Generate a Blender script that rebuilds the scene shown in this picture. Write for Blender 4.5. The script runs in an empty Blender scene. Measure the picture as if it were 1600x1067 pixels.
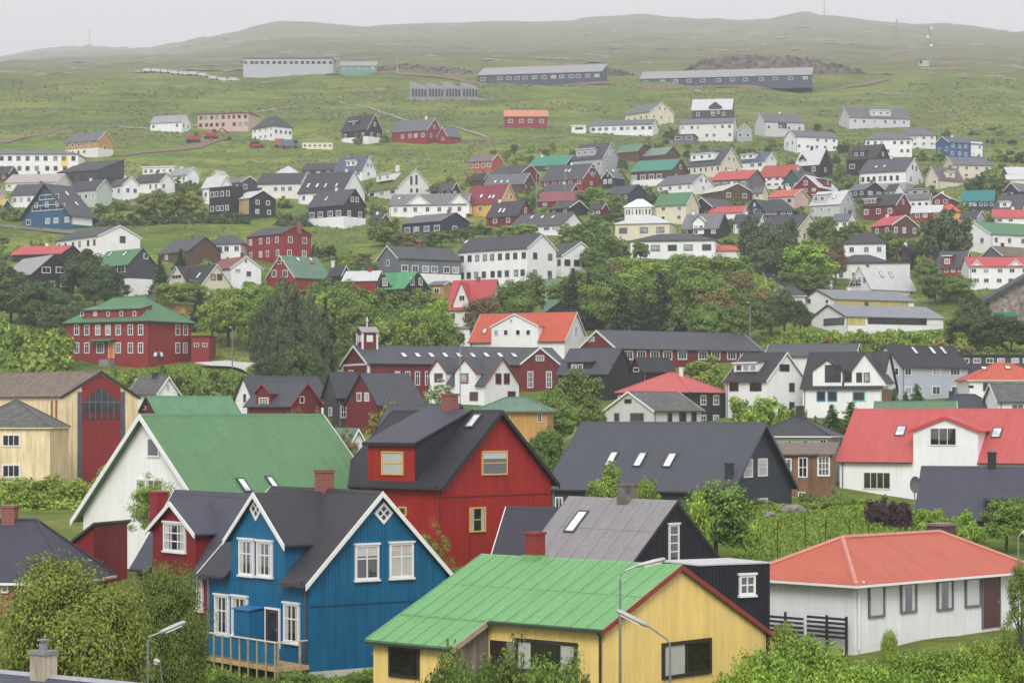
import bpy, math, random
import numpy as np
from mathutils import Vector, Matrix

R = math.radians
SC = bpy.context.scene
COL = SC.collection
random.seed(7)
rng = np.random.default_rng(11)

# ------------------------------------------------------------------ camera, sky, sun, exposure
FPX, CX, HY = 3600.0, 800.0, 650.0          # focal length, centre column and eye level in 1600 px wide photograph units
cam_d = bpy.data.cameras.new('camera')
cam = bpy.data.objects.new('camera', cam_d)
COL.objects.link(cam)
cam.location = (0, 0, 0)
cam.rotation_euler = (R(90), 0, 0)
cam_d.sensor_fit = 'HORIZONTAL'
cam_d.sensor_width = 36.0
cam_d.lens = 36.0 * FPX / 1600.0
cam_d.shift_y = (HY - 533.5) / 1600.0
cam_d.clip_start = 0.5
cam_d.clip_end = 16000
SC.camera = cam

SUN_ELEV, SUN_AZ = R(52), R(205)            # overcast: a very soft sun, high, behind and to the left of the camera
world = bpy.data.worlds.new('World')
SC.world = world
world.use_nodes = True
wn = world.node_tree
wn.nodes.clear()
w_out = wn.nodes.new('ShaderNodeOutputWorld')
w_bg = wn.nodes.new('ShaderNodeBackground')
w_sky = wn.nodes.new('ShaderNodeTexSky')
w_sky.sky_type = 'NISHITA'
w_sky.sun_disc = False
w_sky.sun_elevation = SUN_ELEV
w_sky.sun_rotation = SUN_AZ
w_sky.dust_density = 4.0
w_scale = wn.nodes.new('ShaderNodeMixRGB')
w_scale.blend_type = 'MULTIPLY'
w_scale.inputs[0].default_value = 1.0
w_scale.inputs[2].default_value = (0.085, 0.085, 0.085, 1)
wn.links.new(w_sky.outputs[0], w_scale.inputs[1])
# overcast cloud deck: the standard overcast sky, brighter overhead than at the horizon
w_tc = wn.nodes.new('ShaderNodeTexCoord')
w_sep = wn.nodes.new('ShaderNodeSeparateXYZ')
wn.links.new(w_tc.outputs['Generated'], w_sep.inputs[0])
w_map = wn.nodes.new('ShaderNodeMapRange')
w_map.inputs['From Min'].default_value = 0.0
w_map.inputs['From Max'].default_value = 1.0
w_map.inputs['To Min'].default_value = 0.64
w_map.inputs['To Max'].default_value = 1.12
wn.links.new(w_sep.outputs['Z'], w_map.inputs['Value'])
w_deck = wn.nodes.new('ShaderNodeMixRGB')
w_deck.blend_type = 'MULTIPLY'
w_deck.inputs[0].default_value = 1.0
w_deck.inputs[1].default_value = (0.985, 0.98, 1.0, 1)
wn.links.new(w_map.outputs[0], w_deck.inputs[2])
w_mix = wn.nodes.new('ShaderNodeMixRGB')
w_mix.inputs[0].default_value = 0.94
wn.links.new(w_scale.outputs[0], w_mix.inputs[1])
wn.links.new(w_deck.outputs[0], w_mix.inputs[2])
wn.links.new(w_mix.outputs[0], w_bg.inputs['Color'])
w_bg.inputs['Strength'].default_value = 1.0
wn.links.new(w_bg.outputs[0], w_out.inputs['Surface'])

sun_d = bpy.data.lights.new('sun', 'SUN')
sun_d.energy = 1.5
sun_d.angle = R(24)
sun_d.color = (1.0, 0.97, 0.93)
sun = bpy.data.objects.new('sun', sun_d)
COL.objects.link(sun)
# direction from which the light comes: behind the camera and to the left
sv = Vector((-0.14, -0.92, 0.76)).normalized()
sun.rotation_euler = sv.to_track_quat('Z', 'Y').to_euler()
w_sky.sun_rotation = math.atan2(sv.x, sv.y)
w_sky.sun_elevation = math.asin(sv.z)

vs = SC.view_settings
vs.view_transform = 'Standard'
vs.look = 'None'
vs.exposure = 0.4
vs.gamma = 1.0
vs.use_curve_mapping = False
SC.render.engine = 'CYCLES'
SC.cycles.use_denoising = True
SC.cycles.max_bounces = 5
SC.cycles.diffuse_bounces = 3
SC.cycles.glossy_bounces = 2
SC.cycles.transmission_bounces = 3
SC.cycles.transparent_max_bounces = 8
SC.cycles.volume_bounces = 1
SC.cycles.caustics_reflective = False
SC.cycles.caustics_refractive = False
SC.cycles.sample_clamp_indirect = 6.0

# ------------------------------------------------------------------ materials
def lin(c):
    return tuple(((v / 255 / 12.92) if v / 255 <= 0.04045 else ((v / 255 + 0.055) / 1.055) ** 2.4) for v in c)

MATS = {}

def nmat(name):
    m = bpy.data.materials.new(name)
    m.use_nodes = True
    nt = m.node_tree
    return m, nt, nt.nodes['Principled BSDF']

def nd(nt, t, **kw):
    n = nt.nodes.new(t)
    for k, v in kw.items():
        setattr(n, k, v)
    return n

def ramp(nt, stops):
    n = nt.nodes.new('ShaderNodeValToRGB')
    e = n.color_ramp.elements
    while len(e) < len(stops):
        e.new(0.5)
    for i, (p, c) in enumerate(stops):
        e[i].position = p
        e[i].color = (*c, 1) if len(c) == 3 else c
    return n

def paint(rgb, boards=0.0, rough=0.62, streak=None, mott=None, bump=0.35, hboards=0.0):
    """painted timber or sheet wall; rgb is the paint's own colour in sRGB"""
    light = min(rgb) > 165
    streak = (0.05 if light else 0.14) if streak is None else streak
    mott = (0.04 if light else 0.10) if mott is None else mott
    key = ('paint', rgb, boards, rough, streak, mott, hboards)
    if key in MATS:
        return MATS[key]
    m, nt, bs = nmat('paint')
    c = lin(rgb)
    tc = nd(nt, 'ShaderNodeTexCoord')
    geo = nd(nt, 'ShaderNodeNewGeometry')
    mp = nd(nt, 'ShaderNodeMapping')
    mp.inputs['Scale'].default_value = (2.2, 2.2, 0.22)
    nt.links.new(geo.outputs['Position'], mp.inputs['Vector'])
    n1 = nd(nt, 'ShaderNodeTexNoise')
    n1.inputs['Scale'].default_value = 1.4
    n1.inputs['Detail'].default_value = 6
    n1.inputs['Roughness'].default_value = 0.65
    nt.links.new(mp.outputs[0], n1.inputs['Vector'])
    n2 = nd(nt, 'ShaderNodeTexNoise')
    n2.inputs['Scale'].default_value = 0.55
    n2.inputs['Detail'].default_value = 5
    nt.links.new(geo.outputs['Position'], n2.inputs['Vector'])
    r1 = ramp(nt, [(0.32, (1 - streak * 1.6,) * 3), (0.62, (1 + streak * 0.25,) * 3)])
    r2 = ramp(nt, [(0.3, (1 - mott * 1.4,) * 3), (0.7, (1 + mott * 0.5,) * 3)])
    nt.links.new(n1.outputs['Fac'], r1.inputs[0])
    nt.links.new(n2.outputs['Fac'], r2.inputs[0])
    m1 = nd(nt, 'ShaderNodeMixRGB', blend_type='MULTIPLY')
    m1.inputs[0].default_value = 1
    m1.inputs[1].default_value = (*c, 1)
    nt.links.new(r1.outputs[0], m1.inputs[2])
    m2 = nd(nt, 'ShaderNodeMixRGB', blend_type='MULTIPLY')
    m2.inputs[0].default_value = 1
    nt.links.new(m1.outputs[0], m2.inputs[1])
    nt.links.new(r2.outputs[0], m2.inputs[2])
    nt.links.new(m2.outputs[0], bs.inputs['Base Color'])
    bs.inputs['Roughness'].default_value = rough
    bs.inputs['Specular IOR Level'].default_value = 0.3
    if boards or hboards:
        sp = nd(nt, 'ShaderNodeSeparateXYZ')
        nt.links.new(tc.outputs['Object'], sp.inputs[0])
        mul = nd(nt, 'ShaderNodeMath', operation='MULTIPLY')
        if hboards:
            nt.links.new(sp.outputs['Z'], mul.inputs[0])
            mul.inputs[1].default_value = 1.0 / hboards
        else:
            ad = nd(nt, 'ShaderNodeMath', operation='ADD')
            nt.links.new(sp.outputs['X'], ad.inputs[0])
            nt.links.new(sp.outputs['Y'], ad.inputs[1])
            nt.links.new(ad.outputs[0], mul.inputs[0])
            mul.inputs[1].default_value = 1.0 / boards
        fr = nd(nt, 'ShaderNodeMath', operation='FRACT')
        nt.links.new(mul.outputs[0], fr.inputs[0])
        rr = ramp(nt, [(0.0, (0, 0, 0)), (0.14, (1, 1, 1)), (0.86, (1, 1, 1)), (1.0, (0, 0, 0))])
        nt.links.new(fr.outputs[0], rr.inputs[0])
        bp = nd(nt, 'ShaderNodeBump')
        bp.inputs['Strength'].default_value = bump
        bp.inputs['Distance'].default_value = 0.03
        nt.links.new(rr.outputs[0], bp.inputs['Height'])
        nt.links.new(bp.outputs[0], bs.inputs['Normal'])
    MATS[key] = m
    return m

def roofing(rgb, moss=0.0, ribs=0.0, rough=0.62, mott=0.22, moss_rgb=(120, 110, 80), alongy=False):
    """roof sheet, felt or slate"""
    key = ('roof', rgb, moss, ribs, rough, mott, moss_rgb, alongy)
    if key in MATS:
        return MATS[key]
    m, nt, bs = nmat('roofing')
    c = tuple(v * (0.74 if min(rgb) < 190 else 0.86) for v in lin(rgb))
    tc = nd(nt, 'ShaderNodeTexCoord')
    geo = nd(nt, 'ShaderNodeNewGeometry')
    n1 = nd(nt, 'ShaderNodeTexNoise')
    n1.inputs['Scale'].default_value = 0.8
    n1.inputs['Detail'].default_value = 8
    n1.inputs['Roughness'].default_value = 0.7
    nt.links.new(geo.outputs['Position'], n1.inputs['Vector'])
    r1 = ramp(nt, [(0.28, (1 - mott,) * 3), (0.72, (1 + mott * 0.7,) * 3)])
    nt.links.new(n1.outputs['Fac'], r1.inputs[0])
    m1 = nd(nt, 'ShaderNodeMixRGB', blend_type='MULTIPLY')
    m1.inputs[0].default_value = 1
    m1.inputs[1].default_value = (*c, 1)
    nt.links.new(r1.outputs[0], m1.inputs[2])
    n3 = nd(nt, 'ShaderNodeTexNoise')
    n3.inputs['Scale'].default_value = 9.0
    n3.inputs['Detail'].default_value = 4
    nt.links.new(geo.outputs['Position'], n3.inputs['Vector'])
    r3 = ramp(nt, [(0.35, (0.9,) * 3), (0.68, (1.08,) * 3)])
    nt.links.new(n3.outputs['Fac'], r3.inputs[0])
    m3 = nd(nt, 'ShaderNodeMixRGB', blend_type='MULTIPLY')
    m3.inputs[0].default_value = 1
    nt.links.new(m1.outputs[0], m3.inputs[1])
    nt.links.new(r3.outputs[0], m3.inputs[2])
    # faint run-off streaks down the slope
    ms = nd(nt, 'ShaderNodeMapping')
    ms.inputs['Scale'].default_value = (2.4, 0.12, 0.12)
    nt.links.new(tc.outputs['Object'], ms.inputs['Vector'])
    n4 = nd(nt, 'ShaderNodeTexNoise')
    n4.inputs['Scale'].default_value = 1.6
    n4.inputs['Detail'].default_value = 6
    n4.inputs['Roughness'].default_value = 0.7
    nt.links.new(ms.outputs[0], n4.inputs['Vector'])
    r4 = ramp(nt, [(0.36, (0.91,) * 3), (0.52, (1.0,) * 3), (0.68, (1.05,) * 3)])
    nt.links.new(n4.outputs['Fac'], r4.inputs[0])
    m4 = nd(nt, 'ShaderNodeMixRGB', blend_type='MULTIPLY')
    m4.inputs[0].default_value = 1
    nt.links.new(m3.outputs[0], m4.inputs[1])
    nt.links.new(r4.outputs[0], m4.inputs[2])
    last = m4.outputs[0]
    if moss:
        n2 = nd(nt, 'ShaderNodeTexNoise')
        n2.inputs['Scale'].default_value = 1.7
        n2.inputs['Detail'].default_value = 9
        n2.inputs['Roughness'].default_value = 0.72
        nt.links.new(geo.outputs['Position'], n2.inputs['Vector'])
        rm = ramp(nt, [(0.62 - moss * 0.25, (0, 0, 0)), (0.74 - moss * 0.2, (1, 1, 1))])
        nt.links.new(n2.outputs['Fac'], rm.inputs[0])
        mm = nd(nt, 'ShaderNodeMixRGB')
        mm.inputs[2].default_value = (*lin(moss_rgb), 1)
        nt.links.new(rm.outputs[0], mm.inputs[0])
        nt.links.new(last, mm.inputs[1])
        last = mm.outputs[0]
    nt.links.new(last, bs.inputs['Base Color'])
    bs.inputs['Roughness'].default_value = rough
    bs.inputs['Specular IOR Level'].default_value = 0.35
    bp = nd(nt, 'ShaderNodeBump')
    bp.inputs['Strength'].default_value = 0.3
    bp.inputs['Distance'].default_value = 0.03
    if ribs:
        sp = nd(nt, 'ShaderNodeSeparateXYZ')
        nt.links.new(tc.outputs['Object'], sp.inputs[0])
        mul = nd(nt, 'ShaderNodeMath', operation='MULTIPLY')
        nt.links.new(sp.outputs['Y' if alongy else 'X'], mul.inputs[0])
        mul.inputs[1].default_value = 6.2832 / ribs
        sn = nd(nt, 'ShaderNodeMath', operation='SINE')
        nt.links.new(mul.outputs[0], sn.inputs[0])
        nt.links.new(sn.outputs[0], bp.inputs['Height'])
    else:
        nt.links.new(n3.outputs['Fac'], bp.inputs['Height'])
    nt.links.new(bp.outputs[0], bs.inputs['Normal'])
    MATS[key] = m
    return m

def plain(rgb, rough=0.5, metal=0.0, spec=0.4, noise=0.08):
    key = ('plain', rgb, rough, metal, noise)
    if key in MATS:
        return MATS[key]
    m, nt, bs = nmat('plain')
    c = lin(rgb)
    geo = nd(nt, 'ShaderNodeNewGeometry')
    n1 = nd(nt, 'ShaderNodeTexNoise')
    n1.inputs['Scale'].default_value = 2.5
    n1.inputs['Detail'].default_value = 6
    nt.links.new(geo.outputs['Position'], n1.inputs['Vector'])
    r1 = ramp(nt, [(0.3, tuple(v * (1 - noise * 1.5) for v in c)), (0.7, tuple(min(1, v * (1 + noise)) for v in c))])
    nt.links.new(n1.outputs['Fac'], r1.inputs[0])
    nt.links.new(r1.outputs[0], bs.inputs['Base Color'])
    bs.inputs['Roughness'].default_value = rough
    bs.inputs['Metallic'].default_value = metal
    bs.inputs['Specular IOR Level'].default_value = spec
    MATS[key] = m
    return m

def glass(tone=0):
    key = ('glass', tone)
    if key in MATS:
        return MATS[key]
    m, nt, bs = nmat('window_glass')
    col = [(26, 28, 31), (48, 51, 56), (92, 97, 102), (150, 156, 160), (205, 210, 212)][tone]
    geo = nd(nt, 'ShaderNodeNewGeometry')
    n1 = nd(nt, 'ShaderNodeTexNoise')
    n1.inputs['Scale'].default_value = 1.1
    n1.inputs['Detail'].default_value = 3
    nt.links.new(geo.outputs['Position'], n1.inputs['Vector'])
    c = lin(col)
    r1 = ramp(nt, [(0.35, tuple(v * 0.65 for v in c)), (0.65, tuple(min(1, v * 1.35) for v in c))])
    nt.links.new(n1.outputs['Fac'], r1.inputs[0])
    nt.links.new(r1.outputs[0], bs.inputs['Base Color'])
    bs.inputs['Roughness'].default_value = 0.08
    bs.inputs['Specular IOR Level'].default_value = 0.5
    MATS[key] = m
    return m

def brickwork(rgb=(140, 62, 52), mortar=(150, 120, 110), sc=1.0):
    key = ('brick', rgb, mortar)
    if key in MATS:
        return MATS[key]
    m, nt, bs = nmat('brickwork')
    tc = nd(nt, 'ShaderNodeTexCoord')
    sp = nd(nt, 'ShaderNodeSeparateXYZ')
    nt.links.new(tc.outputs['Object'], sp.inputs[0])
    ad = nd(nt, 'ShaderNodeMath', operation='ADD')
    nt.links.new(sp.outputs['X'], ad.inputs[0])
    nt.links.new(sp.outputs['Y'], ad.inputs[1])
    cb = nd(nt, 'ShaderNodeCombineXYZ')
    nt.links.new(ad.outputs[0], cb.inputs['X'])
    nt.links.new(sp.outputs['Z'], cb.inputs['Y'])
    b = nd(nt, 'ShaderNodeTexBrick')
    c = lin(rgb)
    b.inputs['Color1'].default_value = (*c, 1)
    b.inputs['Color2'].default_value = (*[v * 0.7 for v in c], 1)
    b.inputs['Mortar'].default_value = (*lin(mortar), 1)
    b.inputs['Scale'].default_value = 1.0
    b.inputs['Mortar Size'].default_value = 0.012
    b.inputs['Brick Width'].default_value = 0.23
    b.inputs['Row Height'].default_value = 0.085
    nt.links.new(cb.outputs[0], b.inputs['Vector'])
    nt.links.new(b.outputs['Color'], bs.inputs['Base Color'])
    bp = nd(nt, 'ShaderNodeBump')
    bp.inputs['Strength'].default_value = 0.4
    bp.inputs['Distance'].default_value = 0.02
    bp.invert = True
    nt.links.new(b.outputs['Fac'], bp.inputs['Height'])
    nt.links.new(bp.outputs[0], bs.inputs['Normal'])
    bs.inputs['Roughness'].default_value = 0.85
    MATS[key] = m
    return m

def leafmat(cols, rough=0.55, trans=0.16):
    """foliage; every leaf takes one of the leaf colours"""
    key = ('leaf', tuple(cols))
    if key in MATS:
        return MATS[key]
    m, nt, bs = nmat('foliage')
    geo = nd(nt, 'ShaderNodeNewGeometry')
    oi = nd(nt, 'ShaderNodeObjectInfo')
    st = [(i / max(1, len(cols) - 1), tuple(v * 0.95 for v in lin(c))) for i, c in enumerate(cols)]
    r1 = ramp(nt, st)
    nt.links.new(geo.outputs['Random Per Island'], r1.inputs[0])
    hs = nd(nt, 'ShaderNodeHueSaturation')
    mr = nd(nt, 'ShaderNodeMapRange')
    mr.inputs['To Min'].default_value = 0.485
    mr.inputs['To Max'].default_value = 0.515
    nt.links.new(oi.outputs['Random'], mr.inputs['Value'])
    nt.links.new(mr.outputs[0], hs.inputs['Hue'])
    mv = nd(nt, 'ShaderNodeMapRange')
    mv.inputs['To Min'].default_value = 0.78
    mv.inputs['To Max'].default_value = 1.2
    ml = nd(nt, 'ShaderNodeMath', operation='MULTIPLY')
    ml.inputs[1].default_value = 7.31
    fr = nd(nt, 'ShaderNodeMath', operation='FRACT')
    nt.links.new(oi.outputs['Random'], ml.inputs[0])
    nt.links.new(ml.outputs[0], fr.inputs[0])
    nt.links.new(fr.outputs[0], mv.inputs['Value'])
    nt.links.new(mv.outputs[0], hs.inputs['Value'])
    nt.links.new(r1.outputs[0], hs.inputs['Color'])
    nt.links.new(hs.outputs[0], bs.inputs['Base Color'])
    bs.inputs['Roughness'].default_value = rough
    bs.inputs['Specular IOR Level'].default_value = 0.3
    tr = nd(nt, 'ShaderNodeBsdfTranslucent')
    nt.links.new(hs.outputs[0], tr.inputs['Color'])
    mx = nd(nt, 'ShaderNodeMixShader')
    mx.inputs[0].default_value = trans
    nt.links.new(bs.outputs[0], mx.inputs[1])
    nt.links.new(tr.outputs[0], mx.inputs[2])
    nt.links.new(mx.outputs[0], nt.nodes['Material Output'].inputs['Surface'])
    MATS[key] = m
    return m

BARK = plain((82, 72, 62), 0.9, noise=0.25)
METAL = plain((150, 153, 156), 0.4, 0.7)
WHITE = plain((226, 226, 226), 0.45, noise=0.04)

# ------------------------------------------------------------------ mesh helpers
class MB:
    def __init__(self):
        self.v, self.f = [], []
    def box(self, x0, x1, y0, y1, z0, z1):
        b = len(self.v)
        self.v += [(x0, y0, z0), (x1, y0, z0), (x1, y1, z0), (x0, y1, z0), (x0, y0, z1), (x1, y0, z1), (x1, y1, z1), (x0, y1, z1)]
        self.f += [(b, b + 3, b + 2, b + 1), (b + 4, b + 5, b + 6, b + 7), (b, b + 1, b + 5, b + 4), (b + 1, b + 2, b + 6, b + 5), (b + 2, b + 3, b + 7, b + 6), (b + 3, b, b + 4, b + 7)]
        return self
    def prism(self, poly, a, b, axis='x'):
        """polygon extruded from a to b along axis; for 'x' poly is (y,z), for 'y' poly is (x,z), for 'z' poly is (x,y)"""
        n, o = len(poly), len(self.v)
        def P(p, t):
            return (t, p[0], p[1]) if axis == 'x' else ((p[0], t, p[1]) if axis == 'y' else (p[0], p[1], t))
        self.v += [P(p, a) for p in poly] + [P(p, b) for p in poly]
        self.f.append(tuple(o + i for i in range(n))[::-1])
        self.f.append(tuple(o + n + i for i in range(n)))
        for i in range(n):
            j = (i + 1) % n
            self.f.append((o + i, o + j, o + n + j, o + n + i))
        return self
    def poly(self, pts):
        o = len(self.v)
        self.v += [tuple(p) for p in pts]
        self.f.append(tuple(range(o, o + len(pts))))
        return self
    def tube(self, pts, rad, n=8):
        """a tapering tube along a path"""
        o = len(self.v)
        pts = [Vector(p) for p in pts]
        rad = rad if isinstance(rad, (list, tuple)) else [rad] * len(pts)
        for i, p in enumerate(pts):
            d = (pts[min(i + 1, len(pts) - 1)] - pts[max(i - 1, 0)]).normalized()
            a = d.cross(Vector((0, 0, 1)) if abs(d.z) < 0.9 else Vector((1, 0, 0))).normalized()
            b = d.cross(a)
            for k in range(n):
                t = 2 * math.pi * k / n
                self.v.append(tuple(p + (a * math.cos(t) + b * math.sin(t)) * rad[i]))
        for i in range(len(pts) - 1):
            for k in range(n):
                self.f.append((o + i * n + k, o + i * n + (k + 1) % n, o + (i + 1) * n + (k + 1) % n, o + (i + 1) * n + k))
        self.f.append(tuple(o + k for k in range(n))[::-1])
        self.f.append(tuple(o + (len(pts) - 1) * n + k for k in range(n)))
        return self
    def mesh(self, name, mat):
        me = bpy.data.meshes.new(name)
        me.from_pydata(self.v, [], self.f)
        me.materials.append(mat)
        fix_normals(me)
        return me
    def build(self, name, mat, parent=None):
        return link(name, self.mesh(name, mat), parent)

import bmesh
def fix_normals(me):
    bm = bmesh.new()
    bm.from_mesh(me)
    bmesh.ops.recalc_face_normals(bm, faces=bm.faces)
    bm.to_mesh(me)
    bm.free()

def link(name, me, parent=None, loc=None, rot=None, scale=None):
    o = bpy.data.objects.new(name, me)
    COL.objects.link(o)
    if parent is not None:
        o.parent = parent
    if loc is not None:
        o.location = loc
    if rot is not None:
        o.rotation_euler = rot
    if scale is not None:
        o.scale = scale
    return o

def tag(o, label, cat, group=None):
    o['label'] = label
    o['category'] = cat
    if group:
        o['group'] = group
    return o

def kind(o, k, label=None):
    o['kind'] = k
    if label:
        o['label'] = label
    return o

def thing(name, label, cat, loc=(0, 0, 0), rz=0.0, group=None):
    o = link(name, None, None, loc, (0, 0, rz))
    return tag(o, label, cat, group)

def at(x, y, D):
    """the point that lies D metres ahead and shows at column x, row y"""
    return Vector(((x - CX) * D / FPX, D, (HY - y) * D / FPX))

# ------------------------------------------------------------------ lie of the land
# rows of the photograph at which bare ground lies at a given distance
PROF = [(15, 3410), (40, 1685), (60, 1340), (80, 1160), (100, 1052), (120, 930), (140, 862), (160, 806), (205, 772), (250, 708), (290, 662), (340, 613),
        (370, 566), (420, 505), (475, 425), (540, 362), (600, 318), (690, 258), (790, 210), (900, 164), (1030, 124)]
PD = np.array([p[0] for p in PROF], float)
PZ = np.array([(HY - p[1]) * p[0] / FPX for p in PROF])
SKX = np.array([-600, 0, 60, 100, 200, 235, 300, 430, 540, 700, 900, 1000, 1060, 1200, 1250, 1290, 1400, 1480, 1600, 2200], float)
SKY_ = np.array([125, 90, 78, 74, 73, 75, 63, 40, 41, 38, 32, 25, 28, 29, 23, 23, 32, 34, 46, 80], float)
DRX = np.array([-600, 0, 200, 300, 430, 700, 1000, 1600, 2200], float)
DRD = np.array([6600, 6400, 6000, 5100, 4600, 4500, 4900, 4300, 4300], float)

def vnoise(x, y, s, seed=0):
    """smooth value noise, numpy"""
    x = np.asarray(x, float) / s + seed * 17.3
    y = np.asarray(y, float) / s + seed * 31.7
    xi, yi = np.floor(x), np.floor(y)
    fx, fy = x - xi, y - yi
    fx = fx * fx * (3 - 2 * fx)
    fy = fy * fy * (3 - 2 * fy)
    def h(a, b):
        v = np.sin(a * 127.1 + b * 311.7) * 43758.5453
        return v - np.floor(v)
    return (h(xi, yi) * (1 - fx) + h(xi + 1, yi) * fx) * (1 - fy) + (h(xi, yi + 1) * (1 - fx) + h(xi + 1, yi + 1) * fx) * fy - 0.5

CTRL = []          # (x, y, residual): where houses stand, the ground meets them

def base_z(X, Y):
    X, Y = np.asarray(X, float), np.asarray(Y, float)
    D = np.maximum(Y, 15.0)
    z = np.interp(D, PD, PZ)
    col = CX + FPX * X / D
    dr = np.interp(col, DRX, DRD)
    ys = np.interp(col, SKX, SKY_)
    zr = (HY - ys) * dr / FPX
    t = np.clip((D - 1030.0) / (dr - 1030.0), 0, None)
    row = 124.0 + (ys - 124.0) * np.clip(t, 0, 1) ** 0.62
    up = (HY - row) * D / FPX
    up = np.where(t > 1, zr - (D - dr) * 0.06, up)
    return np.where(D > 1030.0, up, z)

def rough_z(X, Y):
    D = np.maximum(np.asarray(Y, float), 15)
    a = np.clip((D - 150) / 500, 0, 1)
    b = np.clip((D - 820) / 200, 0, 1) * np.clip(D / 1100, 1, 2.6)
    X2 = np.where(D > 1030, np.asarray(X, float) * 1030 / D, X)
    Y2 = np.where(D > 1030, 1030 + 560 * np.log(D / 1030), Y)
    return (vnoise(X, Y, 38, 1) * 1.5 + vnoise(X, Y, 15, 2) * 0.8) * a + (vnoise(X2, Y2, 60, 3) * 4 + vnoise(X2, Y2, 22, 4) * 3.5 + vnoise(X2, Y2, 9, 5) * 1.6 + vnoise(X2 * 0.22, Y2, 16, 7) * 3.5) * b + vnoise(X, Y, 3.0, 6) * 0.2

def ground_z(X, Y):
    X, Y = np.asarray(X, float), np.asarray(Y, float)
    z = base_z(X, Y) + rough_z(X, Y)
    if CTRL:
        shp = z.shape
        xf, yf, zf = X.ravel(), Y.ravel(), z.ravel().copy()
        num = np.zeros_like(zf)
        den = np.full_like(zf, 0.10)
        for (cx, cy, rz_, sg) in CTRL_ARR:
            d2 = (xf - cx) ** 2 + ((yf - cy)) ** 2
            w = np.exp(-d2 / (sg * sg))
            num += w * rz_
            den += w
        z = (zf + num / den).reshape(shp)
    return z

CTRL_ARR = []

def depth_at_row(y):
    """how far away bare ground shows at a row, by the profile alone"""
    if y <= 124:
        return 1030 + (124 - y) * 9.0
    return float(np.interp(-y, [-p[1] for p in PROF], PD))
# ------------------------------------------------------------------ houses: where they stand
HOUSES = []

def H(name, label, xs, ys, g, wall, roof, **k):
    """xs: columns of the far-left, near and far-right wall corners; ys: rows of ridge, eave and ground at the near corner;
    g: which of the two faces in view is the gable (L, R)"""
    x0, xc, x1 = xs
    yr, ye, yb = ys
    D = k.get('D') or depth_at_row(yb)
    wl, wr = xc - x0, x1 - xc
    ar = k.get('ar', 1.35)
    th = k.get('th')
    if th is None:
        if wr <= 2:
            th = 0.0
        elif wl <= 2:
            th = 90.0
        else:
            th = math.degrees(math.atan(ar * wr / wl)) if g == 'R' else math.degrees(math.atan(wr / wl / ar))
            th = min(78, max(8, th))
    t = R(th)
    c, s = math.cos(t), math.sin(t)
    Cx, Cy = (xc - CX) * D / FPX, D
    t0, t1 = (x0 - CX) / FPX, (x1 - CX) / FPX
    a = (Cx - t0 * Cy) / (c + t0 * s) if wl > 2 else None
    b = (t1 * Cy - Cx) / (s - t1 * c) if wr > 2 else None
    if th == 0.0:
        b = k.get('dep') or (a / ar if g == 'R' else a * ar)
    if th == 90.0:
        a = k.get('dep') or (b / ar if g == 'L' else b * ar)
    # a face seen almost edge-on cannot be measured: give it a usual depth
    if th not in (0.0, 90.0):
        if wr < 0.36 * wl and not (max(3.5, 0.5 * a) < (b or 0) < 12):
            b = min(11.0, max(4.5, a / 1.4))
        if wl < 0.36 * wr and not (max(3.5, 0.5 * b) < (a or 0) < 12):
            a = min(11.0, max(4.5, b / 1.4))
    a, b = k.get('oA', a), k.get('oB', b)
    if g == 'R':
        L, W, sg, phi = a, b, -1, -t
    else:
        L, W, sg, phi = b, a, 1, math.pi / 2 - t
    zb = (HY - yb) * D / FPX
    He = (HY - ye) * D / FPX - zb
    rf = k.get('rf', 0.5)
    ca, sa = math.cos(phi), math.sin(phi)
    rk = k.get('kind', 'gable')
    px = 0.0 if rk == 'gable' else sg * min(W, L) / 2
    py = W if rk == 'mono' else W * rf
    Yp = Cy + px * sa + py * ca
    Hr = (HY - yr) * Yp / FPX - zb
    h = dict(name=name, label=label, wall=wall, roof=roof, C=(Cx, Cy, zb), phi=phi, L=L, W=W, sg=sg, He=He, Hr=Hr, rf=rf, g=g, D=D, th=th, kind=rk, k=k)
    HOUSES.append(h)
    mx, my = sg * L / 2, W / 2
    for fx, fy, wgt in ((0.5, 0.3, 1),):
        X = Cx + sg * L * fx * ca - W * fy * sa
        Y = Cy + sg * L * fx * sa + W * fy * ca
        res = zb - float(base_z(X, Y))
        drop = 0.0
        if 'sig' not in k and res > 0.6:
            drop = res - 0.6
            k['down'] = 2.5 + drop
        CTRL.append((X, Y, zb - drop, k.get('sig', 5 + 0.45 * max(L, W))))
    return h

class Loc:
    """the house's own frame: x along the ridge, y into the house from the eaves face, z up from its ground"""
    def __init__(self, h):
        self.h = h
        self.C = Vector(h['C'])
        self.ca, self.sa = math.cos(h['phi']), math.sin(h['phi'])
        self.o = self.inv(Vector((0, 0, 0)))
    def inv(self, p):
        d = p - self.C
        return Vector((d.x * self.ca + d.y * self.sa, -d.x * self.sa + d.y * self.ca, d.z))
    def ray(self, x, y):
        p = self.inv(at(x, y, 100.0))
        return (p - self.o)
    def hit(self, x, y, n, q):
        """where the sight line through (x, y) meets the plane through q with normal n"""
        d = self.ray(x, y)
        n, q = Vector(n), Vector(q)
        return self.o + d * (n.dot(q - self.o) / n.dot(d))
    def face(self, f):
        """plane of a visible face: eaves face E (y=0) or gable face G (x=0)"""
        return ((0, 1, 0), (0, 0, 0)) if f == 'E' else ((1, 0, 0), (0, 0, 0))

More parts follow.
